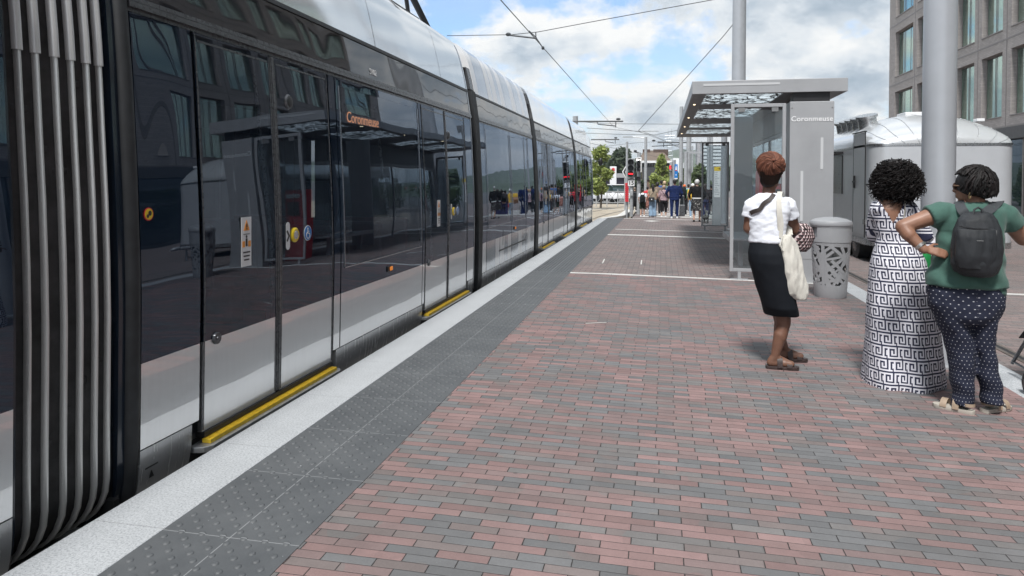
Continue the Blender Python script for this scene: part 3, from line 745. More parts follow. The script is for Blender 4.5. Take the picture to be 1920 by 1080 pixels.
f.box(RX0, RX1, RY0, RY0+.03, RZ0, RZ1); f.box(RX0, RX1, RY1-.03, RY1, RZ0, RZ1); f.box(RX0, RX0+.03, RY0+.03, RY1-.03, RZ0, RZ1); f.box(RX1-.03, RX1, RY0+.03, RY1-.03, RZ0, RZ1)
fas = f.build('roof_fascia', M_grey, sh, bevel=.006)
f = MB(); f.box(.67, 1.87, RY0-.006, RY0+.001, 3.165, 3.20); f.build('light_strip', M_milk, fas)
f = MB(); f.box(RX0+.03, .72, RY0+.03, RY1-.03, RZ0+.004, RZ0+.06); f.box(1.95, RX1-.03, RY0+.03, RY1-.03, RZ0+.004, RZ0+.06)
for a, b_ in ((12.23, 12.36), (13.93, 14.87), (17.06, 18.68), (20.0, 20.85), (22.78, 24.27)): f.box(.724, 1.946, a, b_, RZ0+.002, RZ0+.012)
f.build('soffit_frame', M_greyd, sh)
f = MB(); f.box(.725, 1.945, RY0+.05, RY1-.05, RZ0+.016, RZ0+.024); f.build('patterned_roof_glass', M_lace, sh)
for i, y in enumerate((13.9, 16.8, 19.6, 22.4)):
    f = MB(); f.cyl((.60, y, RZ0+.004), (.60, y, RZ0-.004), .02, n=14); f.build('spot_lamp', M_warm, fas)
PX0, PX1 = 2.035, 2.705
f = MB(); f.box(PX0, PX1, 12.22, 12.62, gz(2.4)-.01, 2.885); pil = f.build('name_panel', M_grey, sh, bevel=.008)
f = MB(); f.box(PX0+.06, PX1-.06, 12.26, 12.58, 2.885, 3.04); f.build('shadow_gap', M_black, sh)  # black colour stands for the shade in the gap under the roof
text('Coronmeuse', .114, ((PX0+PX1)/2, 12.216, 2.60), (1,0,0), (0,0,1), M_white, 'stop_name', pil, bold=.002, space=1.06)
f = MB(); f.box(2.205, 2.245, 12.214, 12.222, .95, 1.76); f.build('light_strip', M_milk, pil)
f = MB(); f.box(2.505, 2.545, 12.214, 12.222, 1.79, 2.30); f.build('light_strip', M_milk, pil)
f = MB(); f.box(PX0-.003, PX1+.003, 12.217, 12.623, .33, .335); f.build('panel_seam', M_greyd, pil)
for x in (PX0+.03, PX1-.03): f = MB(); f.ell((x, 12.218, 2.78), (.012, .006, .012), n=8); f.build('panel_bolt', M_greyd, pil, smooth=True)
def screen(x0, x1, y, z0=.10, z1=2.86, footx=None):
    f = MB()
    f.box(x0, x0+.055, y-.03, y+.03, z0, z1); f.box(x1-.055, x1, y-.03, y+.03, z0, z1); f.box(x0+.055, x1-.055, y-.028, y+.028, z1-.055, z1); f.box(x0+.055, x1-.055, y-.028, y+.028, z0, z0+.05)
    s = f.build('screen_frame', M_grey, sh, bevel=.004)
    f = MB(); f.box(x0+.06, x1-.06, y-.006, y+.006, z0+.055, z1-.1); f.build('screen_glass', M_glass, s)
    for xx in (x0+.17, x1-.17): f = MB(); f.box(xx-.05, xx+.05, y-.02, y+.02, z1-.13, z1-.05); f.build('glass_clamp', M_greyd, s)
    for xx in (footx or (x0+.15,)):
        f = MB(); f.box(xx-.025, xx+.025, y-.025, y+.025, gz(xx)+.001, z0); f.box(xx-.14, xx+.14, y-.05, y+.05, gz(xx)-.002, gz(xx)+.012); f.build('screen_foot', M_grey, s)
screen(1.115, 1.975, 12.24, footx=(1.27,)); screen(1.29, 2.15, 24.1, footx=(1.40, 2.05))
# long back wall: posts, glass bays and grey boards
for yy in (13.0, 16.0, 19.5, 24.0):
    f = MB(); f.box(2.24, 2.30, yy, yy+.06, -.05, 3.04); f.build('back_post', M_grey, sh)
f = MB(); f.box(2.245, 2.295, 13.061, 24.0, 2.45, 2.52); f.build('back_rail', M_grey, sh)
for a_, b_ in ((13.07, 15.98), (16.08, 19.48), (19.58, 23.98)):
    f = MB(); f.box(2.26, 2.275, a_, b_, .12, 2.44); f.build('back_glass', M_glass, sh)
f = MB(); f.box(1.50, 1.95, 16.3, 16.38, .0, 3.0); f.build('cross_board', M_grey, sh, bevel=.004)
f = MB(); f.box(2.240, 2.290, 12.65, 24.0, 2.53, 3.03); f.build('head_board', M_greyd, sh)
f = MB(); f.box(1.30, 1.72, 13.9, 15.9, .47, .51); f.box(1.30, 1.33, 13.9, 15.9, .40, .47)
for y in (14.2, 15.6): f.box(1.46, 1.54, y, y+.08, gz(1.5), .47)
f.build('bench', M_grey, sh, bevel=.006)
rebase(sh, (2.0, 12.3, gz(2.0)))
tk = thing('ticket_machine', 'red ticket machine behind the glass screen of the shelter', 'ticket machine')
f = MB(); f.box(1.70, 2.13, 13.2, 13.75, gz(1.8), 1.78); f.build('cabinet', M_red, tk, bevel=.02)
f = MB(); f.box(1.77, 2.05, 13.18, 13.198, 1.15, 1.45); f.build('screen', M_black, tk); f = MB(); f.box(1.81, 2.01, 13.18, 13.198, .75, .85); f.build('ticket_slot', M_black, tk)
f = MB(); f.box(1.75, 2.07, 13.17, 13.198, 1.55, 1.66); f.build('top_label', M_white, tk)
rebase(tk, (1.91, 13.5, gz(1.8)))
# ------------------------------------------------------------------ litter bin
bn = thing('litter_bin', 'round grey litter bin with random cut-out pattern beside the shelter name panel', 'litter bin')
BX, BY, BZ = 2.372, 10.84, gz(2.37)
def rb(z): return lerp(.213, .262, (z)/.80)
f = MB(); f.lathe([(.0,.0), (rb(0)-.004,.0), (rb(0),.01), (rb(.16),.158), (rb(.16)-.006,.16), (.0,.16)], (BX, BY, BZ), 40, cap=False); f.build('base_ring', M_grey, bn, smooth=True)
f = MB()
def onb(a, z, off=0): r = rb(z)+off; return (BX+r*math.cos(a), BY+r*math.sin(a), BZ+z)
def strip(a0, z0, a1, z1, w, off=.0):
    n = max(3, int(abs(a1-a0)/.10)+2); da, dz = (a1-a0)*.24, z1-z0; L = math.hypot(da, dz) or 1; na, nz_ = -dz/L*w/.24, da/L*w
    R = []
    for i in range(n+1):
        t_ = i/n; a = lerp(a0, a1, t_); z = lerp(z0, z1, t_)
        cz = lambda q: min(max(q, .155), .79)
        R.append([onb(a+na, cz(z+nz_), off), onb(a-na, cz(z-nz_), off), onb(a-na, cz(z-nz_), off-.005), onb(a+na, cz(z+nz_), off-.005)])
    f.rings(R, 0)
R_ = random.Random(11)
for a in [i*PI/2-.62 for i in range(4)]: strip(a, .15, a, .79, .022, .0008)
for z in (.168, .776): strip(0, z, 2*PI, z, .016, .0004)
for i in range(66):
    a0 = R_.uniform(0, 2*PI); ang = R_.uniform(-1.3, 1.3)+(PI/2 if R_.random() < .25 else 0); Lh = R_.uniform(.2, .75)
    strip(a0, R_.uniform(.1, .85), a0+math.cos(ang)*Lh/.24, R_.uniform(.1, .85) if R_.random() < .4 else min(max(.47+math.sin(ang)*Lh*R_.choice((-1, 1)), .1), .85), R_.uniform(.012, .024), R_.uniform(-.0012, .0003))
f.build('cutout_shell', M_grey, bn)
f = MB(); f.lathe([(.17,.16), (.205,.78)], (BX, BY, BZ), 32, cap=False); f.build('inner_liner', pbr('liner_zinc', (.20,.21,.21), .5, .4), bn, smooth=True)
f = MB(); hole = (PI*1.08, PI*1.20)
n = 60; zs = [.79, .83, .86, 1.0, 1.02, 1.025]
for i in range(n):
    a0, a1 = 2*PI*i/n, 2*PI*(i+1)/n; am = (a0+a1)/2
    for z0, z1 in zip(zs, zs[1:]):
        if hole[0] < am < hole[1] and .86 <= z0 < 1.0-.01 and z1 <= 1.0: continue
        r0 = .268 if z0 < 1.0 else .272; r1 = .268 if z1 < 1.001 else .272
        if z0 >= 1.02: r0 = .274
        f.quadmesh([(BX+r0*math.cos(a0), BY+r0*math.sin(a0), BZ+z0), (BX+r0*math.cos(a1), BY+r0*math.sin(a1), BZ+z0), (BX+r1*math.cos(a1), BY+r1*math.sin(a1), BZ+z1), (BX+r1*math.cos(a0), BY+r1*math.sin(a0), BZ+z1)], [(0,1,2,3)])
f.build('lid_band', M_grey, bn, smooth=True, angle=60)
f = MB(); f.lathe([(.28,1.02), (.283,1.028), (.283,1.06), (.27,1.085), (.2,1.115), (.1,1.135), (.01,1.14)], (BX, BY, BZ), 44); f.lathe([(.24,.8),(.24,1.0)], (BX, BY, BZ), 24, cap=False); f.build('lid', [M_grey], bn, smooth=True)
f = MB(); f.lathe([(.235,.805),(.235,1.0)], (BX, BY, BZ), 24, cap=True); f.build('lid_core', M_black, bn, smooth=True)
rebase(bn, (BX, BY, BZ))
# ------------------------------------------------------------------ masts
M_mast = pbr('grey_mast_paint', (.42,.44,.47), .32, .2, var=.04, vs=3)
def mast(x, y, z0, z1, r0, r1, label, cat='mast', name='catenary_mast', group=None, m=M_galv):
    b = MB(); b.tube([(x, y, z0), (x, y, z0+.3), (x, y, z1)], [r0, r0, r1], 28)
    o = thing(name, label, cat, group); b.build('mast_shaft', M_mast if m is M_galv else m, o, smooth=True)
    f = MB(); f.lathe([(r0*1.5, 0), (r0*1.5, .02), (r0*1.06, .025)], (x, y, z0), 24); f.build('base_plate', m, o)
    rebase(o, (x, y, z0)); return o
mast(2.44, 7.05, gz(2.44), 9.5, .138, .125, 'thick tapered grey mast standing between the two women')
p = atY(1385.5, 100, 24.9); mast(p.x, 24.9, gz(p.x), 13, .235, .205, 'tall grey mast rising behind the shelter roof')
p = gnd(1356.5, 419); mast(p.x, p.y, p.z, 4.6, .118, .112, 'grey mast beside the yellow topped timetable board')
# ------------------------------------------------------------------ office block
def pale_brick():
    m, t, p = newmat('pale_grey_brick'); x, y, z = t.sep(t.coord())
    br = t.new('ShaderNodeTexBrick'); t.put(br.inputs[0], t.comb(t.add(y, x), z)); br.inputs['Scale'].default_value = 1; br.inputs['Brick Width'].default_value = .24; br.inputs['Row Height'].default_value = .07
    br.inputs['Mortar Size'].default_value = .007; br.inputs[1].default_value = (.36,.335,.322,1); br.inputs[2].default_value = (.45,.42,.405,1); br.inputs[3].default_value = (.32,.30,.29,1)
    n = t.noise(t.coord(), .8, 5, .65); f_ = t.add(.85, t.mul(n, .3))
    t.put(p.inputs['Base Color'], t.mix(1., br.outputs[0], t.comb(f_, f_, f_), 'MULTIPLY')); p.inputs['Roughness'].default_value = .85
    t.put(p.inputs['Normal'], t.bump(br.outputs['Fac'], -.4, .01)); return m
M_pbrick = pale_brick()
M_winglass = glass_mat('office_window_glass', body=(.02,.035,.03), tint=(.72,.84,.78), tr=.9, ior=5.5, bumpk=.01, gcol=(.84,1.0,.93))
M_wingreen = glass_mat('greenish_side_glass', body=(.02,.035,.03), tr=0, ior=1.6, bumpk=.01)
M_wframe = pbr('window_frame_metal', (.22,.20,.19), .4, .3)
bd = thing('office_building', 'pale grey brick office block with deep window bays behind the caravan', 'building')
BXF = 13.5; NF = 6; FH = 3.51; Z0 = 3.81; YF0, YF1 = -26., 47.05
cols = [47.05, 42.6]
while cols[-1] > YF0+2.7: cols.append(cols[-1]-2.65)
wall = MB(); joint = MB()
def facade_bay(y1, y0, zb, wide):
    zt = zb+FH
    ops = [(y0+1.18, y1-1.1)] if wide else [(y0+.36, y1-.38)]
    if wide: ops = [(y0+.33+.0, y1-1.12)]
    oy0, oy1 = ops[0]; oz0, oz1 = zb+.43, zb+3.06; d = .48
    X = BXF
    wall.box(X, X+.5, y0, oy0, zb, zt); wall.box(X, X+.5, oy1, y1, zb, zt); wall.box(X, X+.5, oy0, oy1, zb, oz0); wall.box(X, X+.5, oy0, oy1, oz1, zt)
    return oy0, oy1, oz0, oz1
wins = []
for fl in range(NF):
    zb = Z0+fl*FH
    for i in range(len(cols)-1): wins.append((facade_bay(cols[i], cols[i+1], zb, i == 0), i))
    joint.box(BXF-.012, BXF, YF0, YF1, zb-.03, zb+.03)
for y in cols[1:]: joint.box(BXF-.010, BXF, y-.03, y+.03, Z0, Z0+NF*FH)
wall.box(BXF+.5, BXF+16, YF1-.5, YF1, Z0, Z0+NF*FH); wall.box(BXF, BXF+.5, YF1-.5, YF1-.001, Z0+NF*FH, Z0+NF*FH+.8); wall.box(BXF, BXF+.5, YF0, YF1-.5, Z0+NF*FH, Z0+NF*FH+.8)
wall.box(BXF+.5, BXF+16, YF0, YF1-.5, Z0+NF*FH-.1, Z0+NF*FH)
wall.build('brick_wall', M_pbrick, bd); joint.build('facade_joint', M_wframe, bd)
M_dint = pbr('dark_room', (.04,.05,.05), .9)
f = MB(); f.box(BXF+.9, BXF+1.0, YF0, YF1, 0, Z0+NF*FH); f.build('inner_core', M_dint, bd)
cnt = 0
wa = MB(); wfm = MB()
wins.sort(key=lambda q: -q[0][1])
def window_parts(q, i, a, b_):
    oy0, oy1, oz0, oz1 = q; X = BXF+.22
    w_ = oy1-oy0
    b_.box(X-.01, X+.06, oy0, oy0+.04, oz0, oz1); b_.box(X-.01, X+.06, oy1-.04, oy1, oz0, oz1); b_.box(X-.02, X+.06, oy0, oy1, oz0, oz0+.05); b_.box(X-.02, X+.06, oy0, oy1, oz1-.05, oz1)
    for k in ((.30, .36, .66) if i == 0 else (.42, .48, .74)):
        yy = oy1-k*w_ if i == 0 else oy0+(1-k)*w_; b_.box(X-.008, X+.03, yy-.018, yy+.018, oz0, oz1)
    b_.box(BXF-.04, BXF+.20, oy0, oy1, oz0-.03, oz0+.012)
    a.box(X, X+.02, oy0+.05, oy1-.05, oz0+.05, oz1-.05)
for q, i in wins:
    zbase = q[2]
    if q[0] > 24 and zbase < 15:
        a, b_ = MB(), MB(); window_parts(q, i, a, b_); w_ = b_.build('window', M_wframe, bd); bl_ = MB(); oy0, oy1 = q[0], q[1]; wd = oy1-oy0; bl_.box(BXF+.30, BXF+.31, oy0+.3*wd, oy0+.74*wd, q[2]+.1, q[3]-.06); bl_.build('bright_backing', pbr('pale_green_backing', (.66,.74,.69), .8, var=.05), w_); a.build('window_glass', M_winglass, w_)  # pale sheets added behind the glass to brighten the panes
    elif q[0] > -6: window_parts(q, i, wa, wfm)
wx = wfm.build('window_strip', M_wframe, bd); wx['kind'] = 'stuff'; g2 = wa.build('window_strip_glass', M_winglass, bd); g2['kind'] = 'stuff'
# glazed ground floor and dark band
f = MB(); f.box(BXF-.02, BXF+.5, YF0, YF1, 3.30, Z0-.03); f.box(BXF+.3, BXF+.5, YF0, YF1, -.3, .05); f.build('ground_floor_band', pbr('dark_cladding', (.07,.07,.072), .5), bd)
f = MB(); f.box(BXF+.28, BXF+.30, YF0, YF1, .05, 3.30); f.build('shop_glass', glass_mat('shop_glass', body=(.02,.035,.035), tr=0, ior=1.7), bd)
for k in range(29): f = MB(); f.box(BXF+.22, BXF+.34, YF1-.15-k*2.65, YF1-.05-k*2.65, .0, 3.3); f.build('shop_mullion', M_wframe, bd)
rebase(bd, (BXF, YF1, -.2))
# ------------------------------------------------------------------ food caravan
cv = thing('caravan', 'silver riveted food caravan with rounded front parked behind the women', 'caravan')
M_alu = wavy('polished_aluminium', (.70,.71,.72), .36, .5, bumpk=.10, sc=1.6, dirt=.12)
M_aluw = pbr('white_front_panel', (.60,.625,.655), .36, .35, var=.035, vs=2)
CXA, CXB, CYF, CYB = 4.16, 6.80, 15.55, 23.2; CXM = (CXA+CXB)/2; ZB, ZS, ZT = .38, 2.34, 3.06
def plan(t_):  # half width at depth t behind the front
    r = .34; return (CXB-CXA)/2 - (r - math.sqrt(max(0, r*r-(r-t_)**2)) if t_ < r else 0)
def roofh(t_):
    r = 1.75; return (ZT-ZS)*(math.sqrt(max(0, 1-(1-t_/r)**2)) if t_ < r else 1)
ts = [0, .01, .03, .06, .1, .15, .2, .27, .34, .5, .7, .9, 1.15, 1.4, 1.75, 3, 4.5, 6, 7.0]
# lower wall
f = MB(); zs = [ZB, .6, 1.0, 1.5, 2.0, ZS]
f.rings([[(CXM+s*plan(t_), CYF+t_, z) for s, t_ in [(-1, t_) for t_ in reversed(ts)]+[(1, t_) for t_ in ts]] for z in zs], 0, cap=False, closed=True)
f.m = []
for q in f.f:
    c = sum((Vector(f.v[i]) for i in q), Vector())/len(q); f.m.append(1 if c.y < CYF+.34 else 0)
shell = f.build('caravan_wall', [M_alu, M_aluw], cv, smooth=True, angle=40)
f = MB(); n = 28
rg = []
for t_ in ts:
    t2 = t_; h = roofh(t_)+.004; w_ = plan(t_); dy = 0
    rg.append([(CXM+w_*math.cos(PI*k/n), CYF+t_, ZS+h*math.sin(PI*k/n)**.86) for k in range(n+1)])
f.rings(rg, 0, cap=False, closed=False); f.f.append([len(f.v)-1-k for k in range(n+1)]); f.m.append(0)
rf = f.build('caravan_roof', wavy('white_silver_dome', (.76,.78,.80), .20, .55, bumpk=.04, sc=1.0), cv, smooth=True, angle=60)
# dome seams fan out from the front
f = MB()
for k in range(3, n-2, 3):
    pts = [Vector(rg[j][k])+Vector((0, -.003, .003)) for j in range(0, 15)]
    f.tube(pts, .004, 4)
f.build('dome_seam', pbr('seam_grey', (.33,.34,.35), .4, .5), rf)
f = MB()
for k in range(6, n-4):
    for j in range(2, 14):
        if k % 3 == 0: f.ell(Vector(rg[j][k])+Vector((.012, -.002, .005)), (.005, .005, .004), n=5)
rv = f.build('rivets', M_steel, rf); rv['kind'] = 'stuff'
def belt(z0, z1, off, m, name):
    f = MB(); f.rings([[(CXM+s*(plan(t_)+off), CYF+t_-(off if t_ < .34 else 0), z) for s, t_ in [(-1, t_) for t_ in reversed(ts)]+[(1, t_) for t_ in ts]] for z in (z0, z1)], 0, cap=False, closed=True)
    return f.build(name, m, cv, smooth=True)
belt(ZS-.025, ZS+.02, .012, M_steel, 'belt_rail'); belt(ZB-.10, ZB+.02, .01, M_steel, 'lower_sill')
f = MB(); f.box(CXA-.004, CXA+.3, CYF+.4, CYB-1.2, ZB-.12, ZB); f.box(CXA+.4, CXB-.4, CYF+.5, CYB-1, .2, .3); f.build('chassis', M_black, cv)
# door on the side, handle, serving hatch with awning lip
dy0, dy1 = CYF+.46, CYF+1.35
f = MB(); f.box(CXA-.012, CXA+.01, dy0, dy1, .48, 2.62); dr = f.build('side_door', M_alu, cv, bevel=.006)
f = MB(); f.box(CXA-.016, CXA+.0, dy0-.025, dy0-.012, .42, 2.63); f.box(CXA-.014, CXA+.0, dy1+.012, dy1+.020, .48, 2.62); f.box(CXA-.04, CXA+.02, dy0-.03, dy1+.03, 2.63, 2.65); f.build('door_edge', M_black, dr)
f = MB(); f.box(CXA-.05, CXA-.012, dy1-.16, dy1-.12, 1.45, 1.72); f.box(CXA-.05, CXA-.03, dy1-.24, dy1-.05, 1.57, 1.60); f.build('door_handle', M_black, dr)
for yy in (dy0+.03, dy0-.12): f = MB(); f.box(CXA-.02, CXA-.0, yy, yy+.05, .70, .80); f.build('door_hinge', M_greyd, dr)
f = MB(); f.box(CXA-.008, CXA+.01, CYF+2.35, CYF+4.6, 1.3, 2.2); h = f.build('serving_hatch', pbr('hatch_grey', (.30,.31,.32), .3, .7), cv)
f = MB(); f.box(CXA-.18, CXA, CYF+2.3, CYF+4.7, 2.24, 2.29); f.box(CXA-.02, CXA, CYF+2.33, CYF+2.36, 1.3, 2.2); f.build('awning_lip', M_black, h)
for wy in (CYF+1.35, CYF+2.2):
    f = MB(); f.tube([(CXA+.04, wy, .24), (CXA+.05, wy, .24), (CXA+.29, wy, .24), (CXA+.30, wy, .24)], [.27, .335, .335, .27], 28); w_ = f.build('wheel', M_rubber, cv, smooth=True)
    f = MB(); f.tube([(CXA+.03, wy, .24), (CXA+.045, wy, .24)], [.16, .19], 20); f.build('wheel_rim', M_trim, w_, smooth=True)
# roof air unit of ribbed steel ducts on the side slope
c0 = Vector((CXA+.22, CYF+3.3, 2.90))
ax = Vector((-.12, 1, .0)).normalized()
for k in range(5):
    f = MB(); cc = atY(1584, 240, 19.6).lerp(atY(1627, 229, 17.2), k/4.); f.cyl(cc+Vector((0.03, 0, -.22)), cc+Vector((-.03, -.03, .10)), .19, .19, 20, 0)
    f.cyl(cc+Vector((-.03, -.03, .10)), cc+Vector((-.04, -.04, .15)), .225, .225, 20, 0)
    f.build('roof_vent', M_steel, cv, smooth=True, angle=40)
f = MB(); f.box(CXB-.35, CXB-.2, CYF+1.0, CYF+1.2, 2.86, 2.92); f.build('roof_aerial', M_white, cv, bevel=.01)
f = MB(); f.box(CXM-.25, CXM+.15, CYF+1.5, CYF+2.1, ZT-.02, ZT+.06); f.build('roof_hatch', M_white, cv, bevel=.01)
f = MB(); f.tube([(CXM, CYF, .33), (CXM+.15, CYF-.6, .33), (CXM+.2, CYF-1.2, .36)], .05, 8); f.ell((CXM+.22, CYF-1.3, .38), (.07,.1,.06)); f.cyl((CXM+.2, CYF-.95, gz(6)), (CXM+.2, CYF-.95, .4), .03); f.build('tow_bar', M_galv, cv, smooth=True)
for wx_ in (CXA+.4, CXB-.4):
    f = MB(); f.cyl((wx_, CYF+.6, gz(6)+.0), (wx_, CYF+.6, .3), .025); f.box(wx_-.08, wx_+.08, CYF+.52, CYF+.68, gz(6)-.003, gz(6)+.012); f.build('jack_stand', M_galv, cv)
rebase(cv, (CXM, 19, gz(6)))
# ------------------------------------------------------------------ background: trees, houses, hills, signals, masts, wires
def leaf_mat(name, a, b):
    m, t, p = newmat(name); w = t.new('ShaderNodeObjectInfo')
    n = t.noise(t.coord(), .9, 4, .6); g_ = t.new('ShaderNodeNewGeometry')
    k = t.add(t.mul(g_.outputs['Random Per Island'], .6), t.mul(n, .4))
    t.put(p.inputs['Base Color'], t.ramp(k, [(.2, a), (.8, b)])); p.inputs['Roughness'].default_value = .6
    out = t.n['Material Output']; tr = t.new('ShaderNodeBsdfTranslucent'); t.put(tr.inputs[0], t.ramp(k, [(.2, a), (.8, b)]))
    mx = t.new('ShaderNodeMixShader'); mx.inputs[0].default_value = .35; t.put(mx.inputs[1], p.outputs[0]); t.put(mx.inputs[2], tr.outputs[0]); t.put(out.inputs[0], mx.outputs[0]); return m
M_leafl = leaf_mat('fresh_light_leaves', (.15,.205,.05), (.37,.43,.13)); M_leafd = leaf_mat('dark_leaves', (.022,.038,.022), (.07,.10,.05)); M_leafm = leaf_mat('mid_green_leaves', (.055,.085,.04), (.15,.20,.085))
M_bark = pbr('bark', (.10,.08,.065), .9, var=.25, vs=10)
def tree(loc, h, w, label, m, n=1400, leaf=.16, seed=1, base=.25, cone=.0, name='tree', group=None):
    R = random.Random(seed); o = thing(name, label, 'tree', group); x, y, z = loc
    b = MB(); top = h*.8
    b.tube([(x, y, z), (x+.02*h, y, z+h*.3), (x-.01*h, y, z+top)], [max(.03, h*.018), h*.012, h*.004], 8)
    cl = []
    for i in range(26):
        a = R.uniform(0, 2*PI); q = R.random(); zz = h*(base+(1-base)*q)*.97; prof = math.sin(PI*min(1, .16+.84*q)**(.8))**.7 if not cone else (1-q)**.8+.08
        r = w/2*prof*R.uniform(.35, 1.0); c = Vector((x+r*math.cos(a), y+r*math.sin(a), z+zz)); cl.append((c, w*.16*R.uniform(.6, 1.25)))
        if i % 2 == 0: b.tube([(x, y, z+zz*.75), Vector((x, y, z+zz*.75)).lerp(c, .55)+Vector((0,0,.03*h)), c], [h*.006, h*.004, h*.002], 5)
    b.build('trunk', M_bark, o, smooth=True)
    f = MB()
    for i in range(n):
        c, r = R.choice(cl); d = Vector((R.gauss(0, 1), R.gauss(0, 1), R.gauss(0, .8))); d = d.normalized()*r*R.random()**.4*1.5; p = c+d
        u = Vector((R.gauss(0, 1), R.gauss(0, 1), R.gauss(0, 1))).normalized(); v = u.orthogonal().normalized(); s_ = leaf*R.uniform(.6, 1.3)
        f.quadmesh([p-u*s_, p-v*s_*.55, p+u*s_, p+v*s_*.55], [(0,1,2,3)])
    f.build('crown', m, o); rebase(o, loc); return o
def at_h(px, pyb, pyt, Y, zb=None):
    a = atY(px, pyb, Y); b_ = atY(px, pyt, Y); return a, b_.z-a.z
def T(px, pyt, Y, wpx, label, m, zb=-.2, **k):
    c = atY(px, pyt, Y); sc = (c-CAMP).dot(FW)/FPX; return tree((c.x, Y, zb), c.z-zb, wpx*sc, label, m, **k)
T(1127, 277, 46, 44, 'bright green young tree just past the tram nose', M_leafl, n=2600, leaf=.13, seed=3, base=.28)
T(1165, 286, 92, 58, 'large dark green tree behind the white pylon sign', M_leafd, n=4200, leaf=.30, seed=5, base=.12)
T(1143, 300, 110, 40, 'dark rounded tree left of the white pylon sign', M_leafd, n=2200, leaf=.32, seed=15, base=.1)
T(1188, 305, 100, 26, 'dark tree hidden behind the traffic signals', M_leafd, n=1500, leaf=.3, seed=25, base=.1)
T(1241, 292, 52, 34, 'bright green young tree in front of the brown roofed house', M_leafl, n=1900, leaf=.13, seed=7, base=.22)
T(1283, 318, 58, 26, 'light green tree between the tall grey masts', M_leafm, n=1300, leaf=.15, seed=9, base=.15)
T(1312, 314, 55, 40, 'bushy green tree behind the far glass screen of the shelter', M_leafm, n=1900, leaf=.16, seed=11, base=.12)
T(1345, 318, 62, 30, 'bushy green tree behind the timetable board', M_leafm, n=1300, leaf=.17, seed=12, base=.12)
T(1205, 332, 60, 14, 'small dark bush below the house screen', M_leafd, n=700, leaf=.16, seed=13, base=.05)
for i in range(12):
    x = 16+i*6.5+random.uniform(-2, 2); Y = 62+random.uniform(0, 25)
    tree((x, Y, -.2), random.uniform(3.6, 5.0), random.uniform(4, 5.5), 'leafy tree in the row behind the square', M_leafd if i % 2 else M_leafm, n=700, leaf=.34, seed=30+i, base=.1, group='trees behind the square')
# hills
def hill_mat():
    m, t, p = newmat('wooded_hillside'); co = t.coord(); n = t.noise(co, .018, 7, .7); n2 = t.noise(co, .09, 4, .7)
    c = t.ramp(t.add(t.mul(n, .55), t.mul(n2, .45)), [(.36, (.035,.06,.035)), (.52, (.075,.11,.06)), (.66, (.16,.19,.13)), (.74, (.34,.33,.29))])
    t.put(p.inputs['Base Color'], c); p.inputs['Roughness'].default_value = .9; t.put(p.inputs['Normal'], t.bump(n2, 1., 8)); return m
M_hill = hill_mat()
def hills(Y, pts, depth, name):
    v = []; f = []; n = 120; K = 6; xs0 = atY(pts[0][0], 338, Y).x; xs1 = atY(pts[-1][0], 338, Y).x
    for i in range(n+1):
        px = lerp(pts[0][0], pts[-1][0], i/n); top = atY(px, interp(pts, px), Y)
        hh = top.z*(1+.10*mnoise.noise(Vector((i*.35, 1, 0)))+.06*mnoise.noise(Vector((i*1.2, 3, 0))))
        for k in range(K+1):
            q = k/K; v.append((top.x*(1-.25*(1-q)) if False else top.x, Y-depth*(1-q), -2+(hh+2)*math.sin(q*PI/2)*(1+.10*mnoise.noise(Vector((i*.4, k*1.7, 5)))*(1-q))))
        v.append((top.x, Y+depth, -2))
    W_ = K+2
    for i in range(n):
        for k in range(W_-1): a = i*W_+k; f.append((a, a+W_, a+W_+1, a+1))
    b = MB(); b.quadmesh(v, f); struct(b, name, M_hill, smooth=True, angle=80)
hills(1100, [(-400,318),(300,300),(700,305),(1000,318),(1110,312),(1160,306),(1190,296),(1230,292),(1270,283),(1310,284),(1340,290),(1400,296),(1500,290),(1700,300),(2300,305),(3000,312)], 420, 'hill')
hills(620, [(-400,330),(600,326),(1100,318),(1150,314),(1200,316),(1270,318),(1300,312),(1400,316),(1600,322),(2400,320),(3000,330)], 160, 'hill')
# facing treeline across the river, seen mirrored in the tram windows and between the buildings
for i in range(16):
    px = 1115+i*17; T(px, 322+random.uniform(-5, 6), 150+random.uniform(-15, 15), 30, 'distant tree in the belt below the hills', M_leafm if i % 3 else M_leafd, n=420, leaf=.6, seed=60+i, base=.05, group='trees in the belt below the hills')
# brown roofed house
def P3(px, py, Y): v = atY(px, py, Y); return v
hs = thing('house', 'brick house with a brown hipped roof and a grey screen on its wall', 'house')
Yh = 95; e0, e1 = atY(1196, 302, Yh), atY(1259, 304, Yh); zb = -.3; ez = e0.z
f = MB(); f.box(e0.x+.5, e1.x-.4, Yh+.5, Yh+9.5, zb, ez); f.build('wall', pbr('brown_brick', (.20,.13,.10), .85, var=.2, vs=1.5), hs)
apx = atY(1225, 282, Yh+5); f = MB()
v = [(e0.x, Yh, ez), (e1.x, Yh, ez), (e1.x, Yh+10, ez), (e0.x, Yh+10, ez), (apx.x-1.3, Yh+5, apx.z), (apx.x+1.2, Yh+5, apx.z)]
f.quadmesh(v, [(0,1,5,4), (1,2,5), (2,3,4,5), (3,0,4), (0,3,2,1)]); rf_ = f.build('roof', pbr('brown_roof_tiles', (.15,.115,.09), .8, var=.12, vs=2), hs)
f = MB(); f.box(e0.x-.1, e1.x+.1, Yh-.06, Yh, ez-.25, ez+.05); f.build('gutter', M_white, rf_)
for px, py, w_ in ((1212, 280, .5), (1239, 280, 1.0)):
    q = atY(px, py, Yh+4); f = MB(); f.box(q.x-w_, q.x+w_, Yh+4, Yh+5, ez+.8, q.z); f.build('chimney', pbr('dark_brick', (.09,.06,.05), .9), rf_)
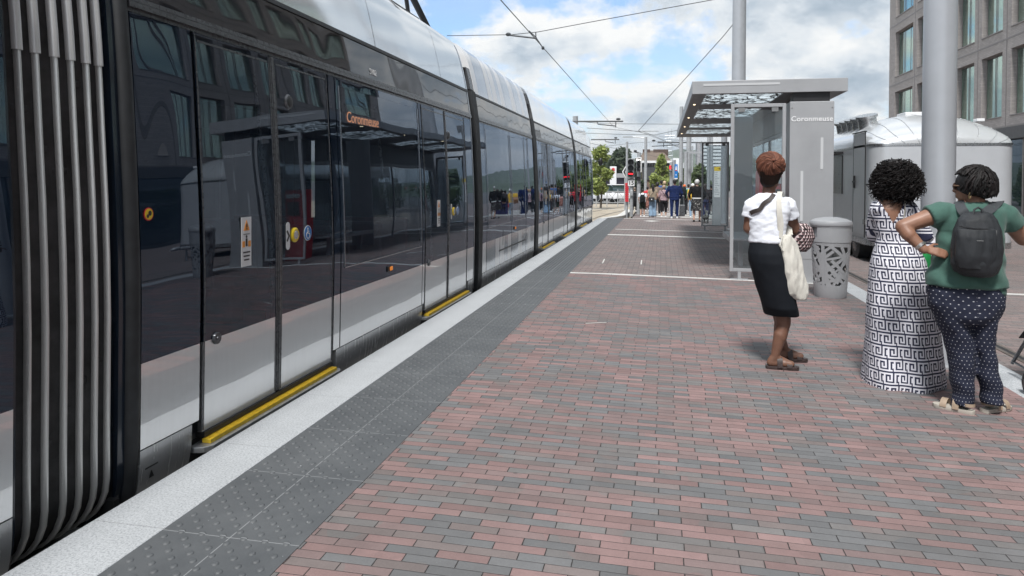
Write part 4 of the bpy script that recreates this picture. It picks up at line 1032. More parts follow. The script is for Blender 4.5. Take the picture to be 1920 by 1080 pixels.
q0, q1 = atY(1204, 311, Yh), atY(1243, 337, Yh); f = MB(); f.box(q0.x, q1.x, Yh+.3, Yh+.5, q1.z, q0.z); f.build('wall_screen', pbr('dark_grey_cladding', (.055,.058,.062), .7), hs)
q0, q1 = atY(1204, 303.5, Yh), atY(1256, 310, Yh); f = MB()
n = 22
poly = [(q0.x, q0.z)]+[(lerp(q0.x, q1.x, i/n), q1.z+(.5 if i % 2 else -.15)) for i in range(n+1)]+[(q1.x, q0.z)]
f.prism(poly, Yh+.35, Yh+.48); f.build('white_valance', pbr('pale_render', (.45,.46,.47), .8), hs)
rebase(hs, (apx.x, Yh+5, zb))
def flatblock(px0, px1, pyt, Y, label, depth, m, floors=0, pyb=345, cat='building', balc=True):
    a, b_ = atY(px0, pyt, Y), atY(px1, pyt, Y); zb = -1; o = thing('apartment_block', label, cat)
    f = MB(); f.box(a.x, b_.x, Y, Y+depth, zb, a.z); f.build('wall', m, o)
    if floors:
        hgt = a.z-zb
        for k in range(floors):
            z = a.z-(k+.95)*(hgt/floors)*.95; f = MB(); f.box(a.x+.6, b_.x-.4, Y-.06, Y-.004, z+.9, z+hgt/floors*.72); f.build('window_row', pbr('far_window', (.07,.09,.11), .15), o)
            f = MB(); f.box(a.x+.2, b_.x+.1, Y-1.1, Y-.08, z, z+.18); f.box(a.x+.2, b_.x+.1, Y-1.12, Y-1.05, z+.18, z+1.0); f.build('balcony', M_white, o)
    rebase(o, ((a.x+b_.x)/2, Y, zb)); return o
M_far1 = pbr('pale_concrete', (.50,.51,.52), .8, var=.06, vs=.3); M_far2 = pbr('grey_concrete', (.33,.33,.34), .8, var=.06, vs=.3)
flatblock(1316.5, 1334, 264, 300, 'white apartment tower with stacked balconies left of the timetable board', 16, M_far1, 12)
flatblock(1336, 1352, 266, 310, 'white apartment tower with stacked balconies right beside its twin', 16, M_far1, 12)
flatblock(1307.5, 1314.5, 266, 330, 'slim plain grey tower left of the white apartment towers', 16, M_far2, 0)
flatblock(1262, 1276, 296.5, 260, 'low white block below the hillside pylon', 14, M_white, 0)
flatblock(1276, 1288, 305, 250, 'lower white block among trees beside the mast group', 14, M_far1, 0)
# electricity pylon
py = thing('electricity_pylon', 'lattice electricity pylon standing on the hillside ridge', 'pylon')
Yp = 640; c = atY(1255.5, 300, Yp); top = atY(1255.5, 249, Yp).z; b = MB(); ww = 2.6
def leg(z): return ww*(1-.45*(z-c.z)/(top-c.z))
zs = [lerp(c.z-12, top, i/9) for i in range(10)]
for i in range(9):
    for s in (-1, 1):
        b.cyl((c.x+s*leg(zs[i]), Yp, zs[i]), (c.x+s*leg(zs[i+1]), Yp, zs[i+1]), .28, n=5); b.cyl((c.x+s*leg(zs[i]), Yp, zs[i]), (c.x-s*leg(zs[i+1]), Yp, zs[i+1]), .18, n=5)
    b.cyl((c.x-leg(zs[i]), Yp, zs[i]), (c.x+leg(zs[i]), Yp, zs[i]), .2, n=5)
for q in (.70, .80, .90): z = lerp(c.z, top, q); b.cyl((c.x-4.4, Yp, z), (c.x+4.4, Yp, z), .35, n=5)
for s in (-1, 1): b.cyl((c.x+s*leg(top)*.9, Yp, top), (c.x+s*1.5, Yp, top+3.2), .22, n=5)
b.build('lattice', M_galv, py); rebase(py, (c.x, Yp, c.z-12))
# car dealer: pavilion, totem, parked cars, railings
dl = thing('showroom', 'low dark violet showroom behind the white pylon sign', 'building')
a, b_ = atY(1118, 333, 84), atY(1176, 333, 84); f = MB(); f.box(a.x, b_.x, 84, 92, -.3, a.z); f.build('wall', pbr('violet_grey_wall', (.09,.075,.11), .6), dl)
f = MB(); f.box(a.x-.5, b_.x+.5, 83.4, 92, a.z, a.z+.5); f.build('roof', M_far2, dl); f = MB(); f.box(a.x+.4, b_.x-.4, 83.9, 83.98, 0, a.z-1.1); f.build('shop_window', M_wingreen, dl); rebase(dl, (a.x, 86, -.3))
tt = thing('pylon_sign', 'tall white dealer pylon sign with a red angular emblem', 'sign')
Yt = 70; a, b_ = atY(1143.5, 312, Yt), atY(1155.8, 312, Yt); f = MB(); f.box(a.x, b_.x, Yt, Yt+.4, -.3, a.z); f.build('panel', M_white, tt, bevel=.03)
cx_, cz_ = (a.x+b_.x)/2, atY(1149, 318, Yt).z; s = (b_.x-a.x)*.30; f = MB()
for sg in (1, -1):
    poly = [(0, 1.0), (.95, .38), (.45, .05), (0, .36), (-.35, .12), (.1, -.2), (-.2, -.40), (-.95, .12), (-.95, .38)] if False else [(-.95, .35), (0, 1.0), (.95, .42), (.50, .12), (0, .46), (-.20, .33), (.95, -.35), (.62, -.58), (-.95, .08)]
    f.prism([(cx_+sg*x_*s, cz_+sg*z_*s) for x_, z_ in poly], Yt-.02-.01*(sg > 0), Yt-.001)
f.build('red_emblem', M_red, tt)
f = MB(); f.box(cx_-s, cx_+s, Yt-.015, Yt-.001, cz_-1.75*s, cz_-1.45*s); f.build('name_bar', M_red, tt)
f = MB(); f.box(cx_-s, cx_+s*.3, Yt-.015, Yt-.001, cz_-3.7*s, cz_-3.5*s); f.box(cx_-s*.6, cx_+s*.6, Yt-.015, Yt-.001, cz_-4.2*s, cz_-4.05*s); f.build('small_lettering', M_greyd, tt)
rebase(tt, (cx_, Yt, -.3))
def car(x, y, rot, col, label):
    o = thing('parked_car', label, 'car', 'cars parked at the showroom')
    m = pbr('car_paint_%d' % int(col[0]*100+col[2]*10), col, .25, 0, var=.02, coat=.6)
    sec = [(-2.1,.35,.62,.80),(-2.0,.30,.80,.86),(-1.3,.28,.92,.88),(-.7,.28,.95,.88),(.6,.28,.95,.88),(1.6,.28,.92,.88),(2.0,.3,.85,.86),(2.12,.38,.65,.78)]
    f = MB(); f.rings([[(X_, -w_, z0), (X_, -w_, (z0+z1)/2), (X_, -w_*.93, z1), (X_, w_*.93, z1), (X_, w_, (z0+z1)/2), (X_, w_, z0)] for X_, z0, z1, w_ in sec]); f.build('body', m, o, smooth=True, angle=40)
    f = MB(); f.rings([[(X_, -w_, .93), (X_*1., -w_*.98, .96), (X2, -w_*.8, z_), (X2, w_*.8, z_), (X_, w_*.98, .96), (X_, w_, .93)] for X_, X2, z_, w_ in ((-1.9,-1.5,1.0,.82),(-1.5,-1.1,1.40,.85),(-.3,-.3,1.5,.85),(.5,.4,1.46,.85),(1.15,.9,1.05,.84))]); f.build('cabin_glass', M_wingreen, o, smooth=True, angle=40)
    f = MB(); f.box(-1.1, .45, -.66, .66, 1.44, 1.52); f.build('roof', m, o, bevel=.03)
    for X_ in (-1.3, 1.3):
        for Y_ in (-.8, .8): f = MB(); f.tube([(X_, Y_-.1, .32), (X_, Y_+.1, .32)], .32, 16); f.build('wheel', M_rubber, o, smooth=True, angle=40)
    for Y_ in (-.6, .6): f = MB(); f.ell((2.07, Y_, .66), (.05,.16,.07), n=8); f.build('headlight', M_sw, o, smooth=True)
    o.location = (x, y, -.28); o.rotation_euler.z = rot
for i, (px, lab, colr) in enumerate(((1128, 'white parked car at the left end behind the railing', (.75,.76,.78)), (1137, 'silver white parked car behind the railing, second from the left', (.62,.64,.66)), (1152, 'white parked car at the foot of the pylon sign', (.78,.78,.79)), (1165, 'grey parked car behind the railing close to the red slatted board', (.35,.36,.38)))):
    q = atZ(px, 366, -.28); Y = 62+2*(i % 2); q = atY(px, 360, Y); car(q.x, Y, PI/2+.3*(-1)**i+.2, colr, lab)
rl = thing('railing', 'grey steel railing along the far side of the sandy road', 'railing'); b0 = MB(); Yr = 50
xa, xb = atY(1098, 360, Yr).x, atY(1182, 360, Yr).x; k = 0; x = xa
f = MB(); f.box(xa, xb, Yr-.02, Yr+.02, .78, .83); f.box(xa, xb, Yr-.02, Yr+.02, .0, .04); f.build('rail', M_galv, rl)
while x < xb:
    f = MB(); f.box(x-.03, x+.03, Yr-.03, Yr+.03, -.28, .95); f.build('post', M_galv, rl)
    f = MB(); f.tube([(x+.05, Yr, .02), (x+.65, Yr, .78)], .015, 5); f.tube([(x+.65, Yr, .02), (x+.05, Yr, .78)], .015, 5); f.build('cross_brace', M_galv, rl); x += .75
rebase(rl, ((xa+xb)/2, Yr, -.28))
# chevron board, slatted red board
ch = thing('chevron_sign', 'curved black and white chevron board behind the traffic signal', 'road sign'); Yc = 44
def ppoly(f, pts, Y, th=.04, mi=0): f.prism([(atY(px, py_, Y).x, atY(px, py_, Y).z) for px, py_ in pts], Y, Y+th, mi)
f = MB(); ppoly(f, [(1166.5,322),(1174,309.5),(1178,309.5),(1178,336),(1174,336)], Yc, .05); f.build('board', M_white, ch)
f = MB(); ppoly(f, [(1168.5,322),(1175,311),(1177.5,311),(1171.5,322),(1177.5,334),(1175,334)], Yc-.03, .025); f.build('chevron', M_black, ch)
f = MB(); q = atY(1172, 330, Yc); f.cyl((q.x, Yc+.1, -.28), (q.x, Yc+.1, q.z+.5), .05); f.build('post', M_galv, ch); rebase(ch, (q.x, Yc, -.28))
# signals
M_ton = emit('red_signal_lamp', (1., .03, .04), 1.6); M_won = emit('white_signal_lamp', (1., .95, .9), 3.0)
sg = thing('tram_signal', 'three lamp tram signal showing a red bar above a sign reading 15', 'signal'); Ys = gnd(1184, 406).y
X_ = lambda px: atY(px, 330, Ys).x
Zs = lambda p_: atY(1184, p_, Ys).z
f = MB(); f.tube([(X_(1184.3), Ys, gz(-1)), (X_(1184.3), Ys, Zs(350))], .075, 14); f.tube([(X_(1184.3), Ys, Zs(350)), (X_(1184.3), Ys, Zs(300))], .05, 12); f.build('pole', M_galv, sg, smooth=True)
f = MB(); f.box(X_(1182), X_(1187), Ys-.16, Ys-.07, Zs(367), Zs(357)); f.build('control_box', M_galv, sg, bevel=.01)
f = MB(); f.box(X_(1177.2), X_(1189.3), Ys-.22, Ys-.06, Zs(332.5), Zs(297.5)); hd = f.build('signal_head', pbr('signal_grey', (.22,.23,.24), .5), sg, bevel=.02)
for i, py_ in enumerate((304, 315, 326)):
    f = MB(); c = (X_(1183), Ys-.225, Zs(py_)); f.tube([(c[0], c[1]+.01, c[2]), (c[0], c[1]-.012, c[2])], .125, 20); f.build('lamp', M_black, hd)
    f = MB(); f.rings([[(c[0]+.128*math.cos(a), c[1]+dy, c[2]+.128*math.sin(a)) for a in [PI*(-.1+1.2*k/12) for k in range(13)]] for dy in (0, -.14)], 0, cap=False, closed=False); f.build('visor', M_black, hd)
    if i == 2: f = MB(); f.box(c[0]-.10, c[0]+.10, c[1]-.02, c[1]-.013, c[2]-.028, c[2]+.028); f.build('red_bar', M_ton, hd)
f = MB(); f.box(X_(1177), X_(1190.5), Ys-.12, Ys-.08, Zs(349.5), Zs(337)); pl = f.build('speed_plate', M_white, sg)
f = MB()
for a_, b_, c_, d_ in ((1177, 1190.5, 349.5, 348.8), (1177, 1190.5, 337.7, 337), (1177, 1177.6, 349.5, 337), (1189.9, 1190.5, 349.5, 337)): f.box(X_(a_), X_(b_), Ys-.123, Ys-.1205, Zs(c_), Zs(d_))
f.build('plate_border', M_black, pl)
text('15', .24, (X_(1183.7), Ys-.122, Zs(343.2)), (1,0,0), (0,0,1), M_black, 'plate_number', pl, bold=.006)
f = MB(); f.box(X_(1178), X_(1190), Ys-.12, Ys-.09, Zs(336.3), Zs(332.8)); sp = f.build('small_plate', M_white, sg); f = MB(); f.box(X_(1181), X_(1187), Ys-.122, Ys-.1202, Zs(335.1), Zs(334)); f.build('small_plate_text', M_black, sp)
rebase(sg, (X_(1184.3), Ys, gz(-1)))
def post(px, pyt, Y, r, label, name='mast', cat='mast', group=None, zb=None, m=M_galv, parts=None):
    t_ = atY(px, pyt, Y); z = gz(t_.x) if zb is None else zb; o = thing(name, label, cat, group)
    f = MB(); f.tube([(t_.x, Y, z), (t_.x, Y, t_.z)], [r, r*.92], 14); f.build('shaft', m, o, smooth=True)
    if parts: parts(o, t_)
    rebase(o, (t_.x, Y, z)); return o
def redboard(o, t_):
    a, b_ = atY(1172, 343, t_.y-.15), atY(1178.5, 378.5, t_.y-.15); f = MB()
    n = 9
    for i in range(n): f.box(a.x, b_.x, t_.y-.17, t_.y-.12, lerp(b_.z, a.z, i/n)+.01, lerp(b_.z, a.z, (i+1)/n)-.012)
    f.box(a.x+.03, b_.x-.03, t_.y-.12, t_.y-.08, b_.z, a.z); f.build('slatted_board', M_red, o)
post(1175.8, 266, 33.5, .06, 'slim grey mast carrying a red slatted board', 'sign_mast', zb=-.27, parts=redboard)
def head2(o, t_):
    Y = t_.y-.12; a, b_ = atY(1193, 295, Y), atY(1203, 323, Y); f = MB(); f.box(a.x, b_.x, Y-.02, Y+.02, b_.z, a.z); bk = f.build('back_plate', M_white, o, bevel=.01)
    f = MB(); f.box(a.x+.05, b_.x-.05, Y-.1, Y-.021, b_.z+.05, a.z-.05); f.build('signal_box', M_black, bk)
    for i, zz in enumerate((.83, .5, .17)):
        c = ((a.x+b_.x)/2-.02, Y-.10, lerp(b_.z, a.z, zz)); f = MB(); f.tube([(c[0]-.02, c[1], c[2]), (c[0]-.06, c[1]-.16, c[2])], .10, 12, cap=False); f.build('visor', M_black, bk)
        if i == 0: f = MB(); f.box(c[0]-.09, c[0]+.09, Y-.13, Y-.102, c[2]-.03, c[2]+.03); f.build('white_bar', M_won, bk)
    a, b_ = atY(1194, 331, Y), atY(1201, 339, Y); f = MB(); f.box(a.x, b_.x, Y-.06, Y+.02, b_.z, a.z); f.build('button_box', M_black, o)
    q = atY(1191, 283.5, Y); f = MB(); f.box(q.x-.06, q.x+.07, Y-.05, Y+.05, q.z-.05, q.z+.05); f.cyl((q.x, Y, q.z-.04), (t_.x, t_.y, t_.z), .02); f.build('camera_head', M_black, o)
post(1198.3, 286, 33.8, .095, 'thick grey signal mast with a black signal head lit white', 'signal_mast', 'signal', parts=head2)
def pedhead(o, t_):
    Y = t_.y-.2; a, b_ = atY(1253.8, 310, Y), atY(1259.6, 322.5, Y); f = MB(); f.box(a.x, b_.x, Y-.1, Y+.1, b_.z, a.z); h_ = f.build('signal_head', M_black, o, bevel=.01)
    c = ((a.x+b_.x)/2, Y-.105, lerp(b_.z, a.z, .62)); f = MB(); f.ell((c[0], c[1], c[2]+.08), (.035,.008,.04), n=10); f.box(c[0]-.04, c[0]+.04, c[1]-.006, c[1]+.002, c[2]-.07, c[2]+.04); f.box(c[0]-.035, c[0]-.006, c[1]-.006, c[1]+.002, c[2]-.13, c[2]-.07); f.box(c[0]+.006, c[0]+.035, c[1]-.006, c[1]+.002, c[2]-.13, c[2]-.07); f.build('red_man', M_ton, h_)
    f = MB(); f.tube([(c[0], c[1], lerp(b_.z, a.z, .25)), (c[0], c[1]-.01, lerp(b_.z, a.z, .25))], .06, 14); f.build('lower_lens', M_greyd, h_)
post(1259, 304, 36, .09, 'grey post with a red lit pedestrian signal', 'pedestrian_signal', 'signal', parts=pedhead)
def blueboard(o, t_):
    Y = t_.y-.16; a, b_ = atY(1264.8, 308, Y), atY(1270.5, 336, Y); f = MB(); f.box(a.x, b_.x, Y-.02, Y+.02, b_.z, a.z); h_ = f.build('blue_board', M_sb, o)
    f = MB(); w_ = b_.x-a.x; f.prism([(a.x+w_*.2, lerp(b_.z, a.z, .62)), (a.x+w_*.8, lerp(b_.z, a.z, .62)), (a.x+w_*.58, lerp(b_.z, a.z, .9)), (a.x+w_*.42, lerp(b_.z, a.z, .9))], Y-.03, Y-.021); f.box(a.x, b_.x, Y-.028, Y-.021, b_.z, lerp(b_.z, a.z, .08)); f.box(a.x+w_*.35, a.x+w_*.65, Y-.028, Y-.021, lerp(b_.z, a.z, .25), lerp(b_.z, a.z, .32)); f.build('white_symbol', M_white, h_)
    f = MB(); f.box(a.x+w_*.15, a.x+w_*.85, Y-.028, Y-.021, lerp(b_.z, a.z, .56), lerp(b_.z, a.z, .60)); f.build('red_stripe', M_red, h_)
post(1263.5, 300, 38, .11, 'thick grey post with a blue road board', 'sign_post', 'road sign', parts=blueboard)
def lampal(o, t_):
    f = MB(); f.tube([(t_.x, t_.y, t_.z-.05), (t_.x-.9, t_.y, t_.z+.02)], .035, 8); f.box(t_.x-1.5, t_.x-.85, t_.y-.1, t_.y+.1, t_.z-.02, t_.z+.05); f.build('lamp_arm', M_galv, o)
post(1211, 257, 48, .10, 'slender street lamp in front of the brown roofed house', 'street_lamp', 'street lamp', parts=lampal)
post(1277.8, 200, 44, .12, 'leftmost tall grey mast seen under the shelter roof edge', 'catenary_mast', group='masts beyond the shelter')
post(1292.3, 200, 46, .16, 'thick tall mast second from the left under the shelter roof', 'catenary_mast', group='masts beyond the shelter')
post(1286.4, 285, 40, .11, 'short grey mast ending below the shelter roof between two tall ones', 'catenary_mast', group='masts beyond the shelter')
post(1329.5, 200, 50, .12, 'tall mast in front of the left white apartment tower', 'catenary_mast', group='masts beyond the shelter')
post(1335, 200, 60, .10, 'slim mast between the two white apartment towers', 'catenary_mast', group='masts beyond the shelter')
post(1298.5, 274, 62, .07, 'slim lamp post right of the thick tall mast', 'street_lamp', 'street lamp', parts=lampal)
# far cross frame between masts
cf = thing('gantry_beam', 'thin grey beam carried across the masts beyond the shelter', 'beam'); q0, q1 = atY(1282, 286, 45), atY(1318, 286, 45); f = MB(); f.box(q0.x, q1.x, 45, 45.12, q0.z-.07, q0.z+.07); f.build('beam', M_galv, cf)
f = MB(); f.tube([(atY(1281, 287, 45).x, 45.3, q0.z), (atY(1287, 300, 45).x, 45.3, q0.z-.8)], .05, 6); f.build('brace', M_galv, cf); rebase(cf, q0)
# timetable boards
tb = thing('timetable_board', 'grey stop board with yellow header and white timetable sheet', 'information board'); Yb = 26.5; a, b_ = atY(1336.5, 311, Yb), atY(1352, 415.5, Yb)
f = MB(); f.box(a.x, b_.x, Yb, Yb+.14, gz(1.6), a.z); f.build('panel', M_grey, tb, bevel=.01)
c0, c1 = atY(1339.3, 313, Yb), atY(1350.3, 370, Yb); zz = lambda q: lerp(c0.z, c1.z, q)
f = MB(); f.box(c0.x, c1.x, Yb-.012, Yb-.001, zz(.13), c0.z); f.build('yellow_header', M_yel, tb); text('18', .10, ((c0.x+c1.x)/2+.05, Yb-.0135, zz(.06)), (1,0,0), (0,0,1), M_black, 'header_number', tb)
f = MB(); f.box(c0.x, c1.x, Yb-.010, Yb-.001, c1.z, zz(.135)); sheet_ = f.build('white_sheet', M_white, tb)
f = MB()
for i in range(13):
    z = zz(.19+.06*i); f.box(c0.x+.02, c0.x+.02+(c1.x-c0.x)*random.uniform(.35, .85), Yb-.012, Yb-.0102, z-.008, z+.006)
f.build('printed_lines', M_greyd, sheet_); rebase(tb, (a.x, Yb, gz(1.6)))
# ------------------------------------------------------------------ overhead line
M_wire = pbr('copper_wire_patina', (.055,.06,.065), .5, .5)
def wire(pts, r, label, name='overhead_wire', cat='wire'):
    b = MB(); b.tube(pts, r, 6); o = b.build(name, M_wire, smooth=True); return tag(o, label, cat)
zc = 6.15
def onwire(px): # contact wire above the track centre
    best = atX(px, 70, TC); return best
q = atX(1003, 72, TC); zc = q.z
wire([(TC, y, zc) for y in (-6, 20, 45, 62)]+[(TC+8, 90, zc)], .013, 'long contact wire running along above the tram')
Yw = q.y
def pxw(px, py_, Y): return atY(px, py_, Y)
wire([pxw(838, 67, Yw), pxw(960, 65, Yw), pxw(1008, 60, Yw), pxw(1120, 39, Yw), pxw(1345, -2, Yw)], .011, 'span wire crossing above the tram and the shelter')
rg_ = thing('registration_arm', 'dark steady arm hanging from the span wire above the tram', 'catenary arm')
f = MB(); f.tube([pxw(951, 63.5, Yw), pxw(956, 66, Yw), pxw(1003, 71.5, Yw)], .028, 8); f.ell(pxw(953, 64.5, Yw), (.09,.06,.06), n=8); f.build('steady_tube', M_wire, rg_)
f = MB(); f.tube([pxw(992, 58, Yw), pxw(1006, 71, Yw)], .02, 6); f.tube([pxw(1004.5, 60, Yw), pxw(1005, 74, Yw)], .018, 6); f.tube([pxw(1006, 72, Yw), pxw(1018, 90, Yw)], .018, 6); f.ell(pxw(1018, 90, Yw), (.05,.05,.06), n=8); f.build('clamp', M_wire, rg_); rebase(rg_, pxw(1003, 71, Yw))
wire([pxw(1374, 46, 24.9), pxw(1358, 66, 25.6), pxw(1290, 142, 29), pxw(1196.5, 246, 36)], .013, 'stay wire running down from the tall shelter mast')
def gant(px0, px1, py_, Y, label, stub=None):
    o = thing('cantilever', label, 'catenary arm'); a, b_ = atY(px0, py_+.3, Y), atY(px1, py_, Y); f = MB(); f.tube([a, b_], .042, 8); f.build('tube', M_wire, o)
    c = a.lerp(b_, .62); d = b_+Vector((-.35, -.6, -.28)); f = MB(); f.tube([a.lerp(b_, .5), a.lerp(b_, .52)+Vector((0,0,-.15)), d], .025, 6); f.ell(b_+Vector((-.25, 0, .12)), (.12,.06,.06), n=8); f.tube([a.lerp(b_, .86), a.lerp(b_, .86)+Vector((0,0,-.3))], .025, 6); f.build('steady_arm', M_wire, o)
    if stub:
        s0, s1 = atY(stub, 218, Y+.3), atY(stub, 237, Y+.3); f = MB(); f.tube([(s0.x, Y+.3, -.3), (s0.x, Y+.3, s0.z)], .14, 12); f.build('mast_shaft', M_galv, o, smooth=True)
    rebase(o, a)
gant(1071, 1168.5, 227.5, 37, 'nearer cantilever tube over the tracks on its own mast', 1079); gant(1108, 1161, 261.5, 52, 'farther cantilever tube low over the tracks', None); gant(1316, 1233, 267, 47, 'cantilever tube reaching left from the masts beyond the shelter')
for i, (A, lab) in enumerate(((((1062, 226, 40), (1135, 232, 42), (1310, 233, 46)), 'thin feeder wire high above the far tracks'), (((1100, 240, 38), (1195, 246, 40), (1235, 246, 41)), 'thin span wire just below the nearer cantilever'), (((1085, 249, 44), (1165, 252, 45), (1230, 253, 46)), 'lower span wire with insulators over the far tracks'),
        (((1105, 268, 40), (1180, 284, 55), (1245, 296, 70)), 'thin sagging wire behind the signals'), (((1197, 246, 36), (1240, 262, 50), (1300, 288, 75)), 'contact wire of the far track bending right'), (((1205, 246, 42), (1250, 265, 55), (1320, 300, 90)), 'second contact wire of the far track bending right'), (((1228, 253, 46), (1290, 240, 44), (1345, 225, 42)), 'thin stay wire rising toward the shelter roof'), (((1110, 277, 60), (1190, 268, 62), (1300, 262, 64)), 'faint far feeder wire above the house'))):
    wire([atY(*p_) for p_ in A], .012, lab)
# ------------------------------------------------------------------ people
def skin_mat(name, col):
    m, t, p = newmat(name); co = t.coord(); n = t.noise(co, 14, 5, .6); n2 = t.noise(co, 160, 3)
    lo = tuple(c*.86 for c in col); hi = tuple(c*1.14 for c in col)
    t.put(p.inputs['Base Color'], t.ramp(n, [(.3, lo), (.7, hi)])); p.inputs['Roughness'].default_value = .48
    p.inputs['Subsurface Weight'].default_value = .06; p.inputs['Subsurface Radius'].default_value = (.02,.008,.005)
    t.put(p.inputs['Normal'], t.bump(n2, .12, .002)); return m
M_skd = skin_mat('deep_brown_skin', (.175,.088,.058)); M_skm = skin_mat('brown_skin', (.26,.135,.088)); M_skl = skin_mat('light_skin', (.58,.36,.27))
def cloth(name, col, rough=.85, var=.06, weave=350, sheen=.15, bump=.2):
    if name in _MC: return _MC[name]
    m, t, p = newmat(name); _MC[name] = m; co = t.coord(); n = t.noise(co, 9, 5, .6)
    lo = tuple(c*(1-var*1.6) for c in col); hi = tuple(min(1, c*(1+var*1.6)) for c in col)
    t.put(p.inputs['Base Color'], t.ramp(n, [(.3, lo), (.7, hi)])); p.inputs['Roughness'].default_value = rough; p.inputs['Sheen Weight'].default_value = sheen if max(col) > .1 else 0; p.inputs['Specular IOR Level'].default_value = .5 if max(col) > .1 else .2
    h = t.add(t.mul(t.noise(co, weave, 2), .4), t.noise(t.scale(co, (1, 1, .5)), 12, 4, .6)); t.put(p.inputs['Normal'], t.bump(h, bump, .012)); return m
def greek_mat():
    m, t, p = newmat('white_greek_key_on_navy'); uv = t.coord('UV'); x, y, z = t.sep(uv)
    cw, chh = .112, .100
    v = t.math('DIVIDE', y, chh); row = t.math('FLOOR', v); fv = t.mul(t.sub(v, row), 8)
    u = t.add(t.math('DIVIDE', x, cw), t.mul(row, .37)); fu = t.mul(t.math('FRACT', u), 8)
    def rect(a, b, c, d):
        q = t.mul(t.math('GREATER_THAN', fu, a), t.math('LESS_THAN', fu, b)); r = t.mul(t.math('GREATER_THAN', fv, c), t.math('LESS_THAN', fv, d)); return t.mul(q, r)
    strokes = [(.0,.95,.55,7.5),(.0,4.6,6.5,7.5),(3.65,4.6,2.4,7.5),(1.85,4.6,2.4,3.35),(1.85,2.8,2.4,5.4),(.0,7.4,.55,1.5),(5.45,6.4,.55,5.4),(5.45,8.0,6.5,7.5),(5.45,6.4,4.4,7.5),(7.25,8.0,2.4,5.4)]
    k = None
    for s in strokes: r = rect(*s); k = r if k is None else t.math('MAXIMUM', k, r)
    n = t.noise(t.coord(), 9, 4); f = t.add(.88, t.mul(n, .24))
    c = t.mix(k, (.018,.021,.055), (.74,.74,.80)); t.put(p.inputs['Base Color'], t.mix(1., c, t.comb(f, f, f), 'MULTIPLY')); p.inputs['Roughness'].default_value = .7
    t.put(p.inputs['Normal'], t.bump(t.noise(t.scale(t.coord(), (1,1,.35)), 9, 4), .35, .02)); return m
def dots_mat():
    m, t, p = newmat('navy_cloth_with_white_dots'); uv = t.coord('UV'); x, y, z = t.sep(uv); s = .027
    v = t.math('DIVIDE', y, s); row = t.math('FLOOR', v); fv = t.sub(t.sub(v, row), .5); u = t.add(t.math('DIVIDE', x, s*1.25), t.mul(t.math('FLOORED_MODULO', row, 2.), .5)); fu = t.sub(t.math('FRACT', u), .5)
    d = t.math('SQRT', t.add(t.mul(t.mul(fu, fu), 1.5), t.mul(fv, fv))); k = t.math('LESS_THAN', d, .115)
    t.put(p.inputs['Base Color'], t.mix(k, (.010,.014,.034), (.55,.55,.60))); p.inputs['Roughness'].default_value = .85
    t.put(p.inputs['Normal'], t.bump(t.noise(t.scale(t.coord(), (1,1,.4)), 10, 4), .3, .02)); return m
def geo_mat():
    m, t, p = newmat('brown_pink_triangle_print'); x, y, z = t.sep(t.coord()); s = .030
    u = t.math('DIVIDE', t.add(x, y), s); v = t.math('DIVIDE', z, s*.9); r = t.math('FLOOR', v); fu = t.math('FRACT', t.add(u, t.mul(t.math('FLOORED_MODULO', r, 2.), .5))); fv = t.math('FRACT', v)
    tri = t.math('LESS_THAN', t.mul(t.math('ABSOLUTE', t.sub(fu, .5)), 2.0), t.sub(1.0, fv)); half = t.math('GREATER_THAN', fu, .5)
    c = t.mix(tri, (.018,.010,.012), t.mix(half, (.62,.50,.50), (.13,.065,.07))); t.put(p.inputs['Base Color'], c); p.inputs['Roughness'].default_value = .6; return m
M_greek, M_dots, M_geo = greek_mat(), dots_mat(), geo_mat()
M_wshirt = cloth('white_cotton', (.80,.83,.90), var=.02, bump=.35); M_bskirt = cloth('black_knit', (.008,.010,.014), .8, bump=.15); M_green = cloth('bottle_green_jersey', (.046,.115,.092), var=.05, bump=.3)
M_canvas = cloth('natural_canvas', (.66,.64,.58), .9, var=.05, bump=.6); M_nylon = cloth('black_nylon', (.032,.035,.039), .42, var=.15, sheen=0, bump=.5)
M_brownl = pbr('dark_brown_leather', (.045,.03,.028), .5, var=.2, vs=20); M_strapb = pbr('dark_strap', (.03,.022,.02), .6)
M_beigel = pbr('beige_leather', (.34,.26,.19), .55, var=.1, vs=20); M_sole = pbr('pale_sole', (.44,.41,.36), .7, var=.08)
M_gleath = pbr('bright_green_leather', (.02,.23,.065), .32, var=.12, vs=14)
def hair_mat(name, a, b):
    m, t, p = newmat(name); g_ = t.new('ShaderNodeNewGeometry'); t.put(p.inputs['Base Color'], t.mix(g_.outputs['Random Per Island'], a, b)); p.inputs['Roughness'].default_value = .62; p.inputs['Specular IOR Level'].default_value = .22; return m
M_hbraid = hair_mat('brown_braid', (.05,.018,.012), (.23,.095,.06)); M_hblack = hair_mat('black_hair', (.004,.004,.004), (.016,.012,.012)); M_hgrey = pbr('grey_hair', (.55,.55,.55), .6); M_hdark = pbr('dark_hair', (.012,.010,.010), .55, var=.3, vs=20)
M_eyew = pbr('eye_white', (.7,.68,.66), .3)
